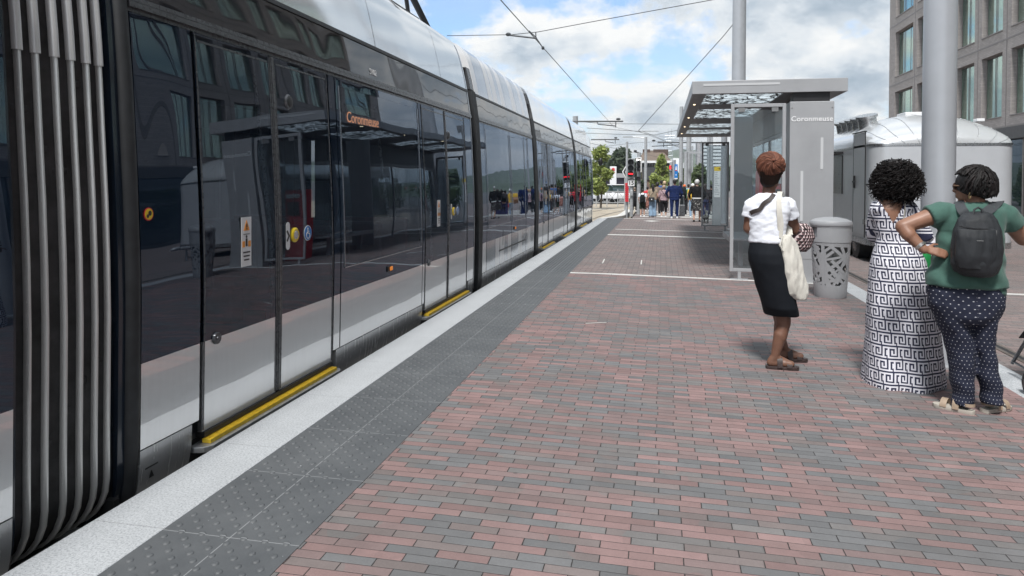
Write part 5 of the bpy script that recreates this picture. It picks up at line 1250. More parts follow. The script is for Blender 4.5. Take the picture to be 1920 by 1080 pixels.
def hand(b, wrist, d, up, L=.175, curl=.5, side=1):
    """palm, four unequal bent fingers and a thumb; d=pointing direction, up=back of the hand"""
    d = Vector(d).normalized(); up = (Vector(up)-d*Vector(up).dot(d)).normalized(); s = d.cross(up)*side; w = Vector(wrist)
    pl = L*.52
    for k in (-1.2, -.4, .4, 1.2): b.capsule(w+d*.012+s*k*.006, w+d*pl+s*k*.0195, .0165, .0125, 10)
    for k, fl in ((-1.5, .40), (-.5, .47), (.5, .44), (1.5, .35)):
        p0 = w+d*pl+s*k*.0185; a = curl; p1 = p0+(d*math.cos(a)-up*math.sin(a))*L*fl*.42; a += curl*.9; p2 = p1+(d*math.cos(a)-up*math.sin(a))*L*fl*.33; a += curl*.7; p3 = p2+(d*math.cos(a)-up*math.sin(a))*L*fl*.25
        b.capsule(p0, p1, .0098, .0092, 8); b.capsule(p1, p2, .0092, .0085, 8); b.capsule(p2, p3, .0085, .0074, 8)
    t0 = w+d*.035-s*.030; t1 = t0+(d*.65-s*.7-up*.25).normalized()*.042; t2 = t1+(d*.85-s*.3-up*.35).normalized()*.032
    b.capsule(t0, t1, .0125, .0108, 8); b.capsule(t1, t2, .0108, .0085, 8)
def face(b, c, yaw, s=1., tilt=0):
    """skull with brow, nose, lips, chin, ears; yaw: 0 looks to +Y, positive turns left (ccw)"""
    f = Vector((-math.sin(yaw), math.cos(yaw), 0)); r = Vector((math.cos(yaw), math.sin(yaw), 0)); u = Vector((0,0,1)); c = Vector(c)
    P = lambda x, y, z: c+(r*x+f*y+u*z)*s
    b.ell(c+u*.02*s, (.076*s,.094*s,.098*s), yaw); b.ell(P(0,.022,-.045), (.062*s,.072*s,.075*s), yaw); b.ell(P(0,.062,-.098), (.03*s,.025*s,.022*s), yaw)
    b.capsule(P(0,.088,.018), P(0,.108,-.022), .011*s, .016*s, 8); b.ell(P(.012,.1,-.026), (.012*s,.012*s,.009*s), yaw); b.ell(P(-.012,.1,-.026), (.012*s,.012*s,.009*s), yaw)
    b.capsule(P(-.02,.09,-.056), P(.02,.09,-.056), .010*s, .010*s, 8); b.capsule(P(-.017,.089,-.068), P(.017,.089,-.068), .0105*s, .0105*s, 8)
    b.capsule(P(-.042,.076,.03), P(.042,.076,.03), .013*s, .013*s, 8)
    for k in (-1, 1): b.ell(P(k*.078,-.004,-.01), (.011*s,.02*s,.032*s), yaw)
    return P
def eyes(P, parent, s=1.):
    for k in (-1, 1):
        f = MB(); f.ell(P(k*.031,.079,.008), (.013*s,.010*s,.009*s), n=10, mi=0); f.ell(P(k*.031,.0885,.008), (.006*s,.004*s,.006*s), n=8, mi=1); f.build('eye', [M_eyew, M_hdark], parent, smooth=True)
def fold(amp, sx=9, sz=5, seed=0, add=None):
    def g_(c, n):
        q = Vector((c.x*sx+seed, c.y*sx, c.z*sz)); v = amp*(mnoise.noise(q)+.5*mnoise.noise(q*2.3))
        return v+(add(c, n) if add else 0)
    return g_
# ============ woman in white T-shirt
W1Y = 6.47
def A1(px, py, dy=0): return atY(px, py, W1Y+dy)
w1 = thing('person', 'woman with braided bun, white t-shirt and black skirt standing on the brick platform', 'person')
g1 = gz(1.0)
b = MB(); yaw1 = -.55
hc = A1(1444, 330, .02); P1 = face(b, hc, yaw1, 1.0)
nk = A1(1441, 361, 0); b.capsule(A1(1442, 348, .02), A1(1441, 372, 0), .052, .060)
# torso under the shirt
b.ovals([(A1(1440, 368), .10,.075,-.3), (A1(1440, 385), .165,.095,-.3), (A1(1438, 420), .148,.10,-.4), (A1(1438, 450), .135,.10,-.6), (A1(1446, 490), .155,.135,-.9), (A1(1455, 540), .145,.13,-1.0)])
# arms
shL, elL, wrL = A1(1411, 383, .0), A1(1403, 428, .03), A1(1422, 444, .28)
shR, elR, wrR = A1(1476, 383, .02), A1(1491, 432, .10), A1(1508, 446, .34)
for s_, e_, w_ in ((shL, elL, wrL), (shR, elR, wrR)):
    b.capsule(s_, e_, .056, .044); b.capsule(e_, w_, .044, .028)
hand(b, wrL, (.75,.6,-.12), (0,-.2,1), curl=.5, side=1); hand(b, wrR, (.1,.95,-.25), (.8,0,.4), curl=.7, side=-1)
# legs: the near one carries the weight, the far one steps back; toes to the right
kn1, an1 = A1(1469, 606, .02), A1(1453, 668, .0); kn2, an2 = A1(1463, 600, .16), A1(1472, 655, .30)
b.capsule(A1(1462, 540, .03), kn1, .085, .062); b.capsule(kn1, A1(1463, 632, .0), .058, .056); b.capsule(A1(1463, 628, 0), an1, .057, .036)
b.capsule(A1(1455, 540, .12), kn2, .08, .056); b.capsule(kn2, A1(1461, 628, .22), .05, .05); b.capsule(A1(1461, 628, .22), an2, .05, .034)
def foot(b, an, dirv, z0, L=.24, w=.043, h=.025):
    d = Vector((dirv[0], dirv[1], 0)).normalized(); s = Vector((-d.y, d.x, 0)); a = Vector((an.x, an.y, z0+h))
    b.capsule(an, a-d*.03+Vector((0,0,.015)), .036, .034); b.capsule(a-d*.035, a+d*L*.35, .034, .036); b.capsule(Vector(an)-Vector((0,0,.01)), a+d*L*.4+Vector((0,0,.012)), .035, .026)
    b.capsule(a+d*L*.3-s*.012, a+d*L*.55-s*.014, .032, .028)
    for k in range(5): q = a+d*L*(.56-.03*abs(k-1))+s*(.034-.0175*k); b.capsule(a+d*L*.45+s*(.028-.015*k)-Vector((0,0,.004)), q+d*.028-Vector((0,0,.008)), .0145 if k else .016, .0105 if k else .013, 8)
d1, d2 = (.97,.02,0), (.96,.12,0)
foot(b, an1, d1, g1+.028); foot(b, an2, d2, g1+.028)
w1b = remesh(b, 'body', M_skd, .0085, 3, w1); eyes(P1, w1)
# shirt
b = MB()
b.ovals([(A1(1440, 362), .070,.062,-.3), (A1(1440, 368), .115,.085,-.3), (A1(1440, 376), .175,.105,-.3), (A1(1440, 392), .185,.118,-.3), (A1(1439, 415), .172,.122,-.4), (A1(1438, 435), .160,.120,-.5), (A1(1438, 448), .157,.124,-.6), (A1(1438, 455), .160,.130,-.65)], 36)
for s_, e_, k in ((shL, elL, .52), (shR, elR, .50)):
    d = (Vector(e_)-Vector(s_)); b.tube([Vector(s_)-d*.22, Vector(s_)-d*.1, s_, Vector(s_)+d*k*.6, Vector(s_)+d*k], [.035,.062,.072,.072,.076], 20)
shirt1 = remesh(b, 't_shirt', M_wshirt, .009, 4, w1, disp=fold(.0075, 10, 22, 2, lambda c, n: .004*math.sin(c.z*55+c.x*18)*max(0, 1.28-c.z)*2))
# skirt
b = MB(); b.ovals([(A1(1438, 452), .150,.118,-.6), (A1(1439, 460), .160,.132,-.7), (A1(1441, 474), .178,.158,-.9), (A1(1444, 490), .186,.170,-1.0), (A1(1450, 520), .180,.160,-1.0), (A1(1456, 550), .170,.145,-1.1), (A1(1462, 575), .163,.140,-1.1), (A1(1465, 589, .04), .160,.140,-1.1)], 40)
remesh(b, 'skirt', M_bskirt, .01, 4, w1, disp=fold(.006, 8, 6, 4))
# braided bun
b = MB(); b.ell(A1(1441, 336, .0), (.070,.090,.080), yaw1); b.ell(A1(1443, 321, -.01), (.095,.100,.095), yaw1); b.ell(A1(1445, 310, -.03), (.106,.09,.098), yaw1)
base = remesh(b, 'hair', hair_mat('dark_braid_base', (.012,.007,.006), (.012,.007,.006)), .009, 2, w1)
b = MB(); R = random.Random(3); kc = A1(1450, 304, -.125)
el_c, el_r = A1(1444, 311, -.025), Vector((.113,.104,.112))
for i in range(46):
    a = 2*PI*i/46+R.uniform(-.05, .05); pts = []
    kd = (kc-el_c); kd = Vector((kd.x/el_r.x, kd.y/el_r.y, kd.z/el_r.z)).normalized(); e1 = kd.orthogonal().normalized(); e2 = kd.cross(e1); mx = R.uniform(1.25, 1.65); lift = R.uniform(-.012, .03)
    for k in range(11):
        th = .12+mx*k/10; ph = a+.95*th; q = kd*math.cos(th)+(e1*math.cos(ph)+e2*math.sin(ph))*math.sin(th)
        rr = 1.0+lift+.02*math.sin(k*1.3+i*2)+(.05 if th < .45 else 0)+.05*math.sin(min(th, 1.6)*1.9); pts.append(el_c+Vector((q.x*el_r.x, q.y*el_r.y, q.z*el_r.z))*rr)
    b.tube(pts, [.0088+.0016*math.sin(k*2.4+i) for k in range(11)], 6)
for i in range(9):
    a = 2*PI*i/9; b.ell(kc+Vector((.018*math.cos(a), -.004, .018*math.sin(a))), (.013,.014,.013), n=8)
b.build('braids', M_hbraid, base, smooth=True)
b = MB()
for i in range(34):  # cornrows up the nape
    q = i/33.; x0 = lerp(-.060, .060, q); p0 = A1(1442, 347, 0)+Vector((x0, -.085*math.sqrt(max(0,1-(x0/.095)**2)), .0+.018*(x0/.06)**2)); p2 = A1(1443, 322, 0)+Vector((x0*1.45, -.112*math.sqrt(max(0,1-(x0/.115)**2)), 0)); b.tube([p0, p0.lerp(p2, .5)+Vector((0,-.006,0)), p2], [.004,.006,.0065], 5)
b.build('nape_braids', hair_mat('nape_braid', (.008,.005,.004), (.022,.011,.008)), base, smooth=True)
# sandals
def sandal(an, d, z0, parent, name='sandal', m=M_brownl, sole=None, L=.275):
    d = Vector((d[0], d[1], 0)).normalized(); s = Vector((-d.y, d.x, 0)); c = Vector((an.x, an.y, z0))
    out = [(-.075,.02),(-.07,.033),(-.02,.036),(.06,.042),(.13,.047),(.175,.042),(.198,.022),(.2,-.005),(.185,-.032),(.13,-.044),(.05,-.036),(-.03,-.034),(-.07,-.028),(-.078,0)]
    f = MB(); f.rings([[c+d*(x*L/.275)+s*y*sc+Vector((0,0,z)) for x, y in out] for z, sc in ((0,.96),(.006,1),(.022,1),(.028,.96))]); so = f.build('%s' % name, sole or m, parent, smooth=True, angle=50)
    f = MB()
    for x0, hh in ((.035, .082), (.115, .05)):
        f.rings([[c+d*(x0+w_*L/.275)+s*(.047*math.cos(a))+Vector((0,0,.022+hh*math.sin(a)*(1-.15*math.cos(a)))) for a in [PI*k/12 for k in range(13)]] for w_ in (-.02, .02)], 0, cap=False, closed=False)
        f.rings([[c+d*(x0+w_*L/.275)+s*(.050*math.cos(a))+Vector((0,0,.022+(hh+.004)*math.sin(a)*(1-.15*math.cos(a)))) for a in [PI*k/12 for k in range(13)]] for w_ in (-.022, .022)], 0, cap=False, closed=False)
    f.build('sandal_strap', m, so, smooth=True)
    return so
sandal(an1, d1, g1, w1); sandal(an2, d2, g1, w1)
# cross-body strap
from mathutils.bvhtree import BVHTree
def drape(parent, name, m, tgt, pts, width, thick=.005, gap=.004):
    """a flat band laid along the surface of a garment through the given points"""
    bvh = BVHTree.FromPolygons([v.co+tgt.parent.location for v in tgt.data.vertices], [p.vertices[:] for p in tgt.data.polygons]); C = []
    for p in pts:
        h = bvh.find_nearest(p); C.append((h[0], h[1]))
    for _ in range(3): C = [C[0]]+[((C[i-1][0]+C[i][0]*2+C[i+1][0])/4, (C[i-1][1]+C[i][1]*2+C[i+1][1]).normalized()) for i in range(1, len(C)-1)]+[C[-1]]
    R_ = []
    for i, (c, n) in enumerate(C):
        t_ = (C[min(i+1, len(C)-1)][0]-C[max(i-1, 0)][0]).normalized(); s_ = t_.cross(n).normalized()*width/2; c = c+n*gap; R_.append([c-s_, c+s_, c+s_+n*thick, c-s_+n*thick])
    f = MB(); f.rings(R_); return f.build(name, m, parent, smooth=True, angle=50)
drape(w1, 'cross_strap', M_strapb, shirt1, [A1(lerp(1453,1405,i/16), lerp(357,402,i/16), -.2+.1*abs(i/8-1)**3) for i in range(17)], .036)
rebase(w1, (an1.x, an1.y, g1))
# tote bag on the right shoulder
tb_ = thing('tote_bag', 'slack cream canvas tote bag hanging from the shoulder of the white shirt woman', 'bag')
b = MB(); b.ovals([(A1(1477, 440, -.10), .030,.045,.3), (A1(1477, 455, -.10), .075,.05,.3), (A1(1480, 480, -.10), .098,.06,.3), (A1(1483, 510, -.10), .100,.065,.3), (A1(1489, 535, -.09), .105,.06,.3), (A1(1494, 550, -.09), .085,.05,.25), (A1(1500, 562, -.09), .045,.032,.2)], 40, waves=lambda th, q: .13*math.sin(3*th+q*3)*(.4+q)+.06*math.sin(7*th-q*5))
remesh(b, 'bag_body', M_canvas, .009, 2, tb_, disp=fold(.012, 18, 6, 8))
f = MB()
for off, sx in ((0, 0), (.02, 5)):
    pts = [A1(1462+sx*.3, 446, -.11-off), A1(1461+sx, 420, -.135), A1(1459.5+sx*.6, 395, -.145), A1(1459+sx*.5, 375, -.135), A1(1461+sx*.5, 359, -.06), A1(1464+sx*.5, 361, .06), A1(1472+sx, 395, .14), A1(1478+sx, 440, .02)]
    f.rings([[p_+Vector((dx, dy, 0)) for dx, dy in ((-.015,0),(.015,0),(.015,-.005),(-.015,-.005))] for p_ in pts])
f.build('bag_strap', M_canvas, tb_, smooth=True, angle=60); f = MB()
f.tube([A1(1467, 442, -.15), A1(1463, 460, -.165), A1(1468, 471, -.165), A1(1475, 462, -.16), A1(1473, 448, -.15)], .006, 6); f.build('bag_seam', M_canvas, tb_); rebase(tb_, A1(1480, 470, -.1))
pc = thing('pouch', 'brown and pink triangle print pouch under the arm of the white shirt woman', 'bag'); b = MB()
b.ovals([(A1(1502, 472, .12), .045,.05,0), (A1(1503, 462, .12), .085,.07,0), (A1(1506, 445, .12), .10,.075,0), (A1(1505, 428, .12), .08,.065,0), (A1(1503, 418, .12), .04,.03,0)], 28); remesh(b, 'pouch_body', M_geo, .009, 3, pc, disp=fold(.010, 16, 16, 3))
f = MB(); f.tube([A1(1500, 418, .12), A1(1510, 428, .05), A1(1519, 440, .08)], .006, 6); f.build('zip', M_strapb, pc); rebase(pc, A1(1505, 445, .12))
# ============ woman in the long patterned dress
W2Y = 6.27
def A2(px, py, dy=0): return atY(px, py, W2Y+dy)
g2_ = gz(1.9); w2 = thing('person', 'woman with curly black hair in a long white and navy greek key dress', 'person'); yaw2 = -.35
b = MB(); hc2 = A2(1682, 335, .02); P2 = face(b, hc2, yaw2); b.capsule(A2(1680, 352, .02), A2(1676, 380, 0), .05,.056)
b.ovals([(A2(1674, 372), .10,.07,.1), (A2(1672, 388), .135,.085,.1), (A2(1672, 420), .12,.085,.1), (A2(1676, 450), .11,.085,0)])
sl2, sr2 = A2(1645, 392, .02), A2(1705, 392, .02); el2, er2 = A2(1640, 440, .14), A2(1738, 452, .04); wl2, wr2 = A2(1668, 458, .32), A2(1722, 470, .28)
for s_, e_, w_ in ((sl2, el2, wl2), (sr2, er2, wr2)): b.capsule(s_, e_, .05,.042); b.capsule(e_, w_, .042,.027)
hand(b, wr2, (-.55,.6,-.3), (.2,.3,.9), curl=.8, side=-1); hand(b, wl2, (.6,.7,0), (0,0,1), curl=.5)
a2a, a2b = A2(1665, 700, .0), A2(1705, 700, .05)
for a_, k_ in ((a2a, A2(1672, 620)), (a2b, A2(1704, 620, .05))):
    b.capsule(A2(1685, 520), k_, .09,.06); b.capsule(k_, Vector((a_.x, a_.y, g2_+.09)), .055,.035); foot(b, Vector((a_.x, a_.y, g2_+.08)), (.3,.9,0), g2_+.02)
remesh(b, 'body', M_skm, .0085, 3, w2); eyes(P2, w2)
def radial_uv(axis_pts, wrap=1.0):
    def f_(co):
        x = interp([(z, q) for z, q, _, _ in axis_pts], co.z); y = interp([(z, q) for z, _, q, _ in axis_pts], co.z); r = interp([(z, q) for z, _, _, q in axis_pts], co.z)
        a = math.atan2(co.x-x, -(co.y-y)); return (a*r*wrap, co.z)
    return f_
prof2 = [(1672, 410, .150,.108), (1674, 432, .138,.108), (1677, 447, .134,.110), (1681, 462, .160,.135), (1684, 490, .205,.170), (1687, 530, .228,.19), (1690, 580, .252,.21), (1692, 630, .272,.23), (1692, 675, .292,.25), (1691, 705, .305,.26), (1690, 722, .306,.26)]
ax2 = sorted([(A2(px, py_).z, A2(px, py_).x, W2Y, rx) for px, py_, rx, ry in prof2]); uv2 = radial_uv(ax2)
b = MB(); b.ovals([(A2(px, py_), rx, ry, 0) for px, py_, rx, ry in prof2], 48, waves=lambda th, q: .035*q*math.sin(5*th+1)+.02*q*math.sin(9*th+q*2))
# bodice with a V back: two panels over the shoulders
b.ovals([(A2(1672, 392), .168,.112,.05), (A2(1672, 404), .163,.112,.05), (A2(1672, 414), .153,.11,0)], 40)
for s_, e_, k in ((sl2, el2, 1.0), (sr2, er2, .95)):
    d = Vector(e_)-Vector(s_); b.tube([Vector(s_)-d*.25, Vector(s_), Vector(s_)+d*.4, Vector(s_)+d*k], [.045,.062,.066,.068], 20)
d = Vector(wl2)-Vector(el2); b.tube([Vector(el2)-d*.12, el2, Vector(el2)+d*.35, Vector(el2)+d*.62], [.05,.066,.064,.06], 18)
d = Vector(wr2)-Vector(er2); b.tube([Vector(er2)-d*.12, er2, Vector(er2)+d*.35, Vector(er2)+d*.62], [.05,.072,.078,.07], 18)
for x0, x1 in ((1700, 1690), (1648, 1652)): b.capsule(A2(x0, 392, -.06), A2(x1, 376, -.02), .045,.035); b.capsule(A2(x0, 392, .06), A2(x1, 376, .03), .045,.035)
dress = remesh(b, 'dress', M_greek, .010, 4, w2, disp=fold(.006, 9, 4, 6, lambda c, n: .012*max(0, 1.0-c.z)*math.sin(c.x*26+c.z*3)))
# cut the V opening in the back
bm = bmesh.new(); bm.from_mesh(dress.data); vz0, vz1 = A2(1650, 417).z, A2(1650, 376).z; vx = A2(1667, 400).x
kill = [f_ for f_ in bm.faces if f_.calc_center_median().y < W2Y-.01 and vz0 < f_.calc_center_median().z < vz1+.06 and abs(f_.calc_center_median().x-vx-.0) < .098*(f_.calc_center_median().z-vz0)/(vz1-vz0)]
bmesh.ops.delete(bm, geom=kill, context='FACES'); bm.to_mesh(dress.data); bm.free()
ul = dress.data.uv_layers.new(name='UVMap') if not dress.data.uv_layers else dress.data.uv_layers[0]
for l in dress.data.loops: ul.data[l.index].uv = uv2(dress.data.vertices[l.vertex_index].co)
f = MB(); f.ovals([(A2(1668, 376, -.0), .085,.072,0), (A2(1668, 392, -.0), .12,.098,0), (A2(1668, 418, -.0), .10,.098,0)], 24); remesh(f, 'back_skin', M_skm, .009, 2, w2)
f = MB(); f.tube([A2(1697, 372, -.09), A2(1697, 395, -.118), A2(1694, 412, -.12)], .004, 6); f.build('dress_tie', M_sole, w2)
# curls
b = MB(); hcc = A2(1681, 333, .0); b.ell(hcc+Vector((0,0,.02)), (.132,.13,.13)); b.ell(hcc+Vector((0,0,-.075)), (.142,.12,.09)); base = remesh(b, 'hair', M_hdark, .012, 2, w2, disp=fold(.018, 26, 26, 1))
b = MB(); R = random.Random(5)
for i in range(1500):
    q = Vector((R.gauss(0,1), R.gauss(0,1)-.3, R.gauss(0,1))).normalized()
    if q.y > .6: continue
    kk = R.uniform(.86, 1.10); c = hcc+Vector((q.x*.150*(1.06 if q.z < 0 else .97), q.y*.148, q.z*(.148 if q.z > 0 else .158)-.008))*kk; rr = R.uniform(.008,.022); L = R.uniform(.03,.085); dn = (Vector((q.x, q.y, q.z))*.55+Vector((0,0,-.85))).normalized(); e1 = dn.orthogonal().normalized(); e2 = dn.cross(e1); ph = R.uniform(0, 6)
    pts = [c+q*.010+dn*L*k/8+(e1*math.cos(ph+k*1.0)+e2*math.sin(ph+k*1.0))*rr for k in range(9)]; b.tube(pts, [.0036]*7+[.0026,.001], 4)
cu = b.build('curls', M_hblack, base, smooth=True)
rebase(w2, (A2(1690, 700).x, W2Y, g2_))
gb = thing('handbag', 'bright green leather handbag held between the two women', 'bag'); b = MB(); b.ovals([(A2(1731, 508, .05), .035,.05,.2), (A2(1730, 500, .05), .075,.06,.2), (A2(1726, 482, .05), .085,.065,.2), (A2(1727, 466, .05), .07,.045,.2)], 28); remesh(b, 'bag_body', M_gleath, .009, 3, gb, disp=fold(.007, 14, 14, 9))
f = MB(); f.tube([A2(1718, 468, .05), A2(1722, 450, .06), A2(1735, 446, .07), A2(1740, 466, .05)], .008, 8); f.build('bag_handle', M_gleath, gb, smooth=True); rebase(gb, A2(1728, 480, .05))
# ============ woman in green top with backpack
W3Y = 5.62
def A3(px, py, dy=0): return atY(px, py, W3Y+dy)
g3 = gz(2.2); w3 = thing('person', 'woman in green top and dotted navy trousers with her hand on her hip', 'person'); yaw3 = .95
b = MB(); hc3 = A3(1822, 352, .02); P3_ = face(b, hc3, yaw3, 1.0); b.capsule(A3(1828, 362, .02), A3(1830, 388, 0), .056,.062)
b.ovals([(A3(1826, 384), .12,.085,0), (A3(1823, 402), .20,.11,0), (A3(1818, 450), .19,.12,0), (A3(1812, 500), .18,.13,0), (A3(1811, 540), .18,.14,0)])
sl, el_, wl = A3(1762, 400, .0), A3(1693, 425, -.03), A3(1732, 468, -.10); sr, er, wr = A3(1884, 404, .02), A3(1918, 448, .10), A3(1948, 455, .34)
b.capsule(sl, el_, .066,.052); b.capsule(el_, A3(1704, 440, -.06), .05,.05); b.capsule(A3(1702, 438, -.05), wl, .05,.031)
b.capsule(sr, er, .066,.05); b.capsule(er, wr, .048,.03); hand(b, wr, (.5,.8,-.1), (0,0,1), curl=.75, side=1)
hand(b, wl, (.93,-.12,-.15), (-.1,-.85,.5), L=.17, curl=.22, side=1)
# hips / legs
hipz = A3(1810, 560)
anL, anR = A3(1806, 745, -.02), A3(1858, 748, .04)
b.capsule(A3(1786, 580, 0), A3(1802, 655, 0), .085,.062); b.capsule(A3(1802, 655), Vector((anL.x, anL.y, g3+.09)), .058,.036); b.capsule(A3(1842, 580, .02), A3(1846, 655, .03), .085,.052); b.capsule(A3(1846, 655, .03), Vector((anR.x, anR.y, g3+.09)), .05,.036)
fdL, fdR = (-.72,.55,0), (.78,.5,0)
foot(b, Vector((anL.x, anL.y, g3+.085)), fdL, g3+.032, .23); foot(b, Vector((anR.x, anR.y, g3+.085)), fdR, g3+.032, .23)
w3b = remesh(b, 'body', M_skm, .0075, 2, w3); eyes(P3_, w3)
# green top
b = MB()
b.ovals([(A3(1829, 378), .075,.07,0), (A3(1828, 384), .14,.095,0), (A3(1826, 394), .215,.118,0), (A3(1823, 415), .225,.130,0), (A3(1819, 450), .215,.140,0), (A3(1814, 490), .235,.160,0), (A3(1811, 520), .262,.178,0), (A3(1811, 537), .272,.182,0)], 44, waves=lambda th, q: .02*q*math.sin(6*th))
for s_, e_, k in ((sl, el_, .30), (sr, er, .42)):
    d = Vector(e_)-Vector(s_); b.tube([Vector(s_)-d*.35, Vector(s_)-d*.1, s_, Vector(s_)+d*k], [.05,.085,.090,.088], 20)
M_nylon2 = cloth('grey_webbing', (.055,.06,.066), .6, sheen=0)
top3 = remesh(b, 'green_top', M_green, .010, 4, w3, disp=fold(.010, 7, 7, 12, lambda c, n: .006*math.sin(c.x*30+c.z*42)*(1 if c.z < 1.25 else .3)))
f = MB(); q = A3(1881, 546, .0); f.ovals([(A3(1862, 530), .07,.12,0), (A3(1866, 548), .06,.11,0), (A3(1876, 560), .018,.05,0)], 20); remesh(f, 'shirt_tail', M_green, .01, 2, w3)
# trousers with separate leg cloth
def trouser_uv(co):
    xl = interp([(anL.z, anL.x), (A3(1797, 655).z, A3(1797, 655).x), (hipz.z, A3(1780, 560).x)], co.z); xr = interp([(anR.z, anR.x), (A3(1852, 655).z, A3(1852, 655).x), (hipz.z, A3(1845, 560).x)], co.z)
    xm = (xl+xr)/2; c_ = xl if co.x < xm else xr; a = math.atan2(co.x-c_, -(co.y-W3Y)); return (a*.105+(0 if co.x < xm else 1), co.z)
b = MB(); b.ovals([(A3(1811, 527), .235,.155,0), (A3(1811, 545), .250,.172,0), (A3(1811, 570), .242,.176,0), (A3(1812, 590), .212,.165,0), (A3(1812, 603), .18,.14,0)], 40)
for L_ in ([(1778, 565, .122,.150), (1784, 595, .106,.140), (1792, 625, .093,.122), (1802, 662, .088,.105), (1804, 700, .080,.094), (1805, 735, .068,.082), (1805, 757, .070,.084)],
           [(1844, 565, .120,.150), (1841, 595, .102,.138), (1839, 625, .080,.115), (1846, 662, .070,.095), (1851, 700, .074,.088), (1859, 735, .068,.082), (1860, 755, .070,.084)]):
    b.ovals([(A3(px, py_, .01), rx, ry, 0) for px, py_, rx, ry in L_], 30)
remesh(b, 'trousers', M_dots, .010, 3, w3, disp=fold(.008, 9, 9, 17, lambda c, n: .006*math.sin(c.z*38+c.x*22)*max(0, .75-c.z)), uvf=trouser_uv)
for a_, d_ in ((anL, fdL), (anR, fdR)):
    so = sandal(Vector((a_.x, a_.y, g3)), d_, g3, w3, 'sandal', M_beigel, M_sole, .265)
    dd = Vector(d_).normalized(); f = MB(); s_ = Vector((-dd.y, dd.x, 0)); c = Vector((a_.x, a_.y, g3)); f.rings([[c-dd*(.02+.055*math.sin(a))+s_*.046*math.cos(a)+Vector((0,0,.055+z_)) for a in [PI*k/10 for k in range(11)]] for z_ in (0, .022)], 0, cap=False, closed=False); f.build('heel_strap', M_beigel, so, smooth=True)
# twists
b = MB(); hcc = hc3+Vector((.015,-.01,.035)); b.ell(hcc, (.112,.122,.108), yaw3); b.ell(hcc+Vector((.045,-.035,-.03)), (.085,.085,.085)); base = remesh(b, 'hair', M_hdark, .010, 2, w3)
b = MB(); R = random.Random(8); crown = Vector((.25,-.35,1)).normalized(); e1 = crown.orthogonal().normalized(); e2 = crown.cross(e1); fdir = Vector((-math.sin(yaw3), math.cos(yaw3), 0))
for i in range(120):
    ph = R.uniform(0, 2*PI); s0 = R.uniform(.0, 1.25); dirn = e1*math.cos(ph)+e2*math.sin(ph); frontness = dirn.dot(fdir); end = R.uniform(1.5, 1.95) if frontness < .2 else R.uniform(.95, 1.2); pts = []; sw_ = R.uniform(-.35, .35); lf = R.uniform(0, .014); fl = R.uniform(-.005, .03)
    for k in range(9):
        th = lerp(s0*.8, max(s0*.8+.35, end), k/8); ph2 = ph+sw_*(k/8.)+.05*math.sin(k*1.9+i); dirn = e1*math.cos(ph2)+e2*math.sin(ph2); q = crown*math.cos(th)+dirn*math.sin(th)
        pts.append(hcc+Vector((q.x*(.119+lf+fl*(k/8.)**3), q.y*(.124+lf+fl*(k/8.)**3), q.z*(.112+lf)-.02*max(0, th-1.2)*2))+Vector((R.uniform(-.002,.002), R.uniform(-.002,.002), .003*math.sin(k*2+i))))
    b.tube(pts, [.009+.0015*math.sin(k*2.6+i) for k in range(8)]+[.004], 6)
b.build('twists', M_hblack, base, smooth=True)
f = MB(); tmp = P3_
f.ell(tmp(-.034,.098,.012), (.030,.012,.026), yaw3, n=16); f.ell(tmp(.034,.098,.012), (.030,.012,.026), yaw3, n=16); gl_ = f.build('sunglasses', pbr('brown_lens', (.10,.06,.045), .12, var=.1), w3, smooth=True)
f = MB()
for k in (-1, 1): f.tube([tmp(k*.062,.094,.014), tmp(k*.082,.05,.014), tmp(k*.085,-.01,.01)], .005, 6)
f.tube([tmp(-.012,.108,.016), tmp(.012,.108,.016)], .004, 6); f.build('glasses_frame', pbr('tortoise_frame', (.16,.09,.05), .3), gl_)
for k in (-1, 1):
    f = MB(); q = tmp(k*.090,-.012,-.055); f.ell(q, (.006,.010,.024), yaw3, n=10); f.build('earring', pbr('gold', (.75,.55,.3), .3, .9), w3, smooth=True)
f = MB(); q = Vector(wl).lerp(Vector(el_), .16); d = (Vector(el_)-Vector(wl)).normalized()
e1 = d.orthogonal().normalized(); e2 = d.cross(e1); f.rings([[q+d*t_+(e1*math.cos(a)+e2*math.sin(a))*r_ for a in [2*PI*k/20 for k in range(20)]] for t_, r_ in ((-.013,.034),(-.008,.0385),(.008,.0395),(.013,.036))]); f.build('wrist_watch', pbr('watch_steel', (.6,.58,.55), .25, .9), w3, smooth=True)
f = MB(); c = A3(1830, 379, 0); f.tube([c+Vector((.074*math.cos(a), .07*math.sin(a), .012*math.sin(a)+.01*math.cos(2*a)-.012*(math.sin(a) < 0))) for a in [2*PI*k/24 for k in range(25)]], .005, 6); f.build('necklace', pbr('beads', (.45,.25,.2), .4, var=.6, vs=120), w3)
rebase(w3, (A3(1832, 750).x, W3Y, g3))
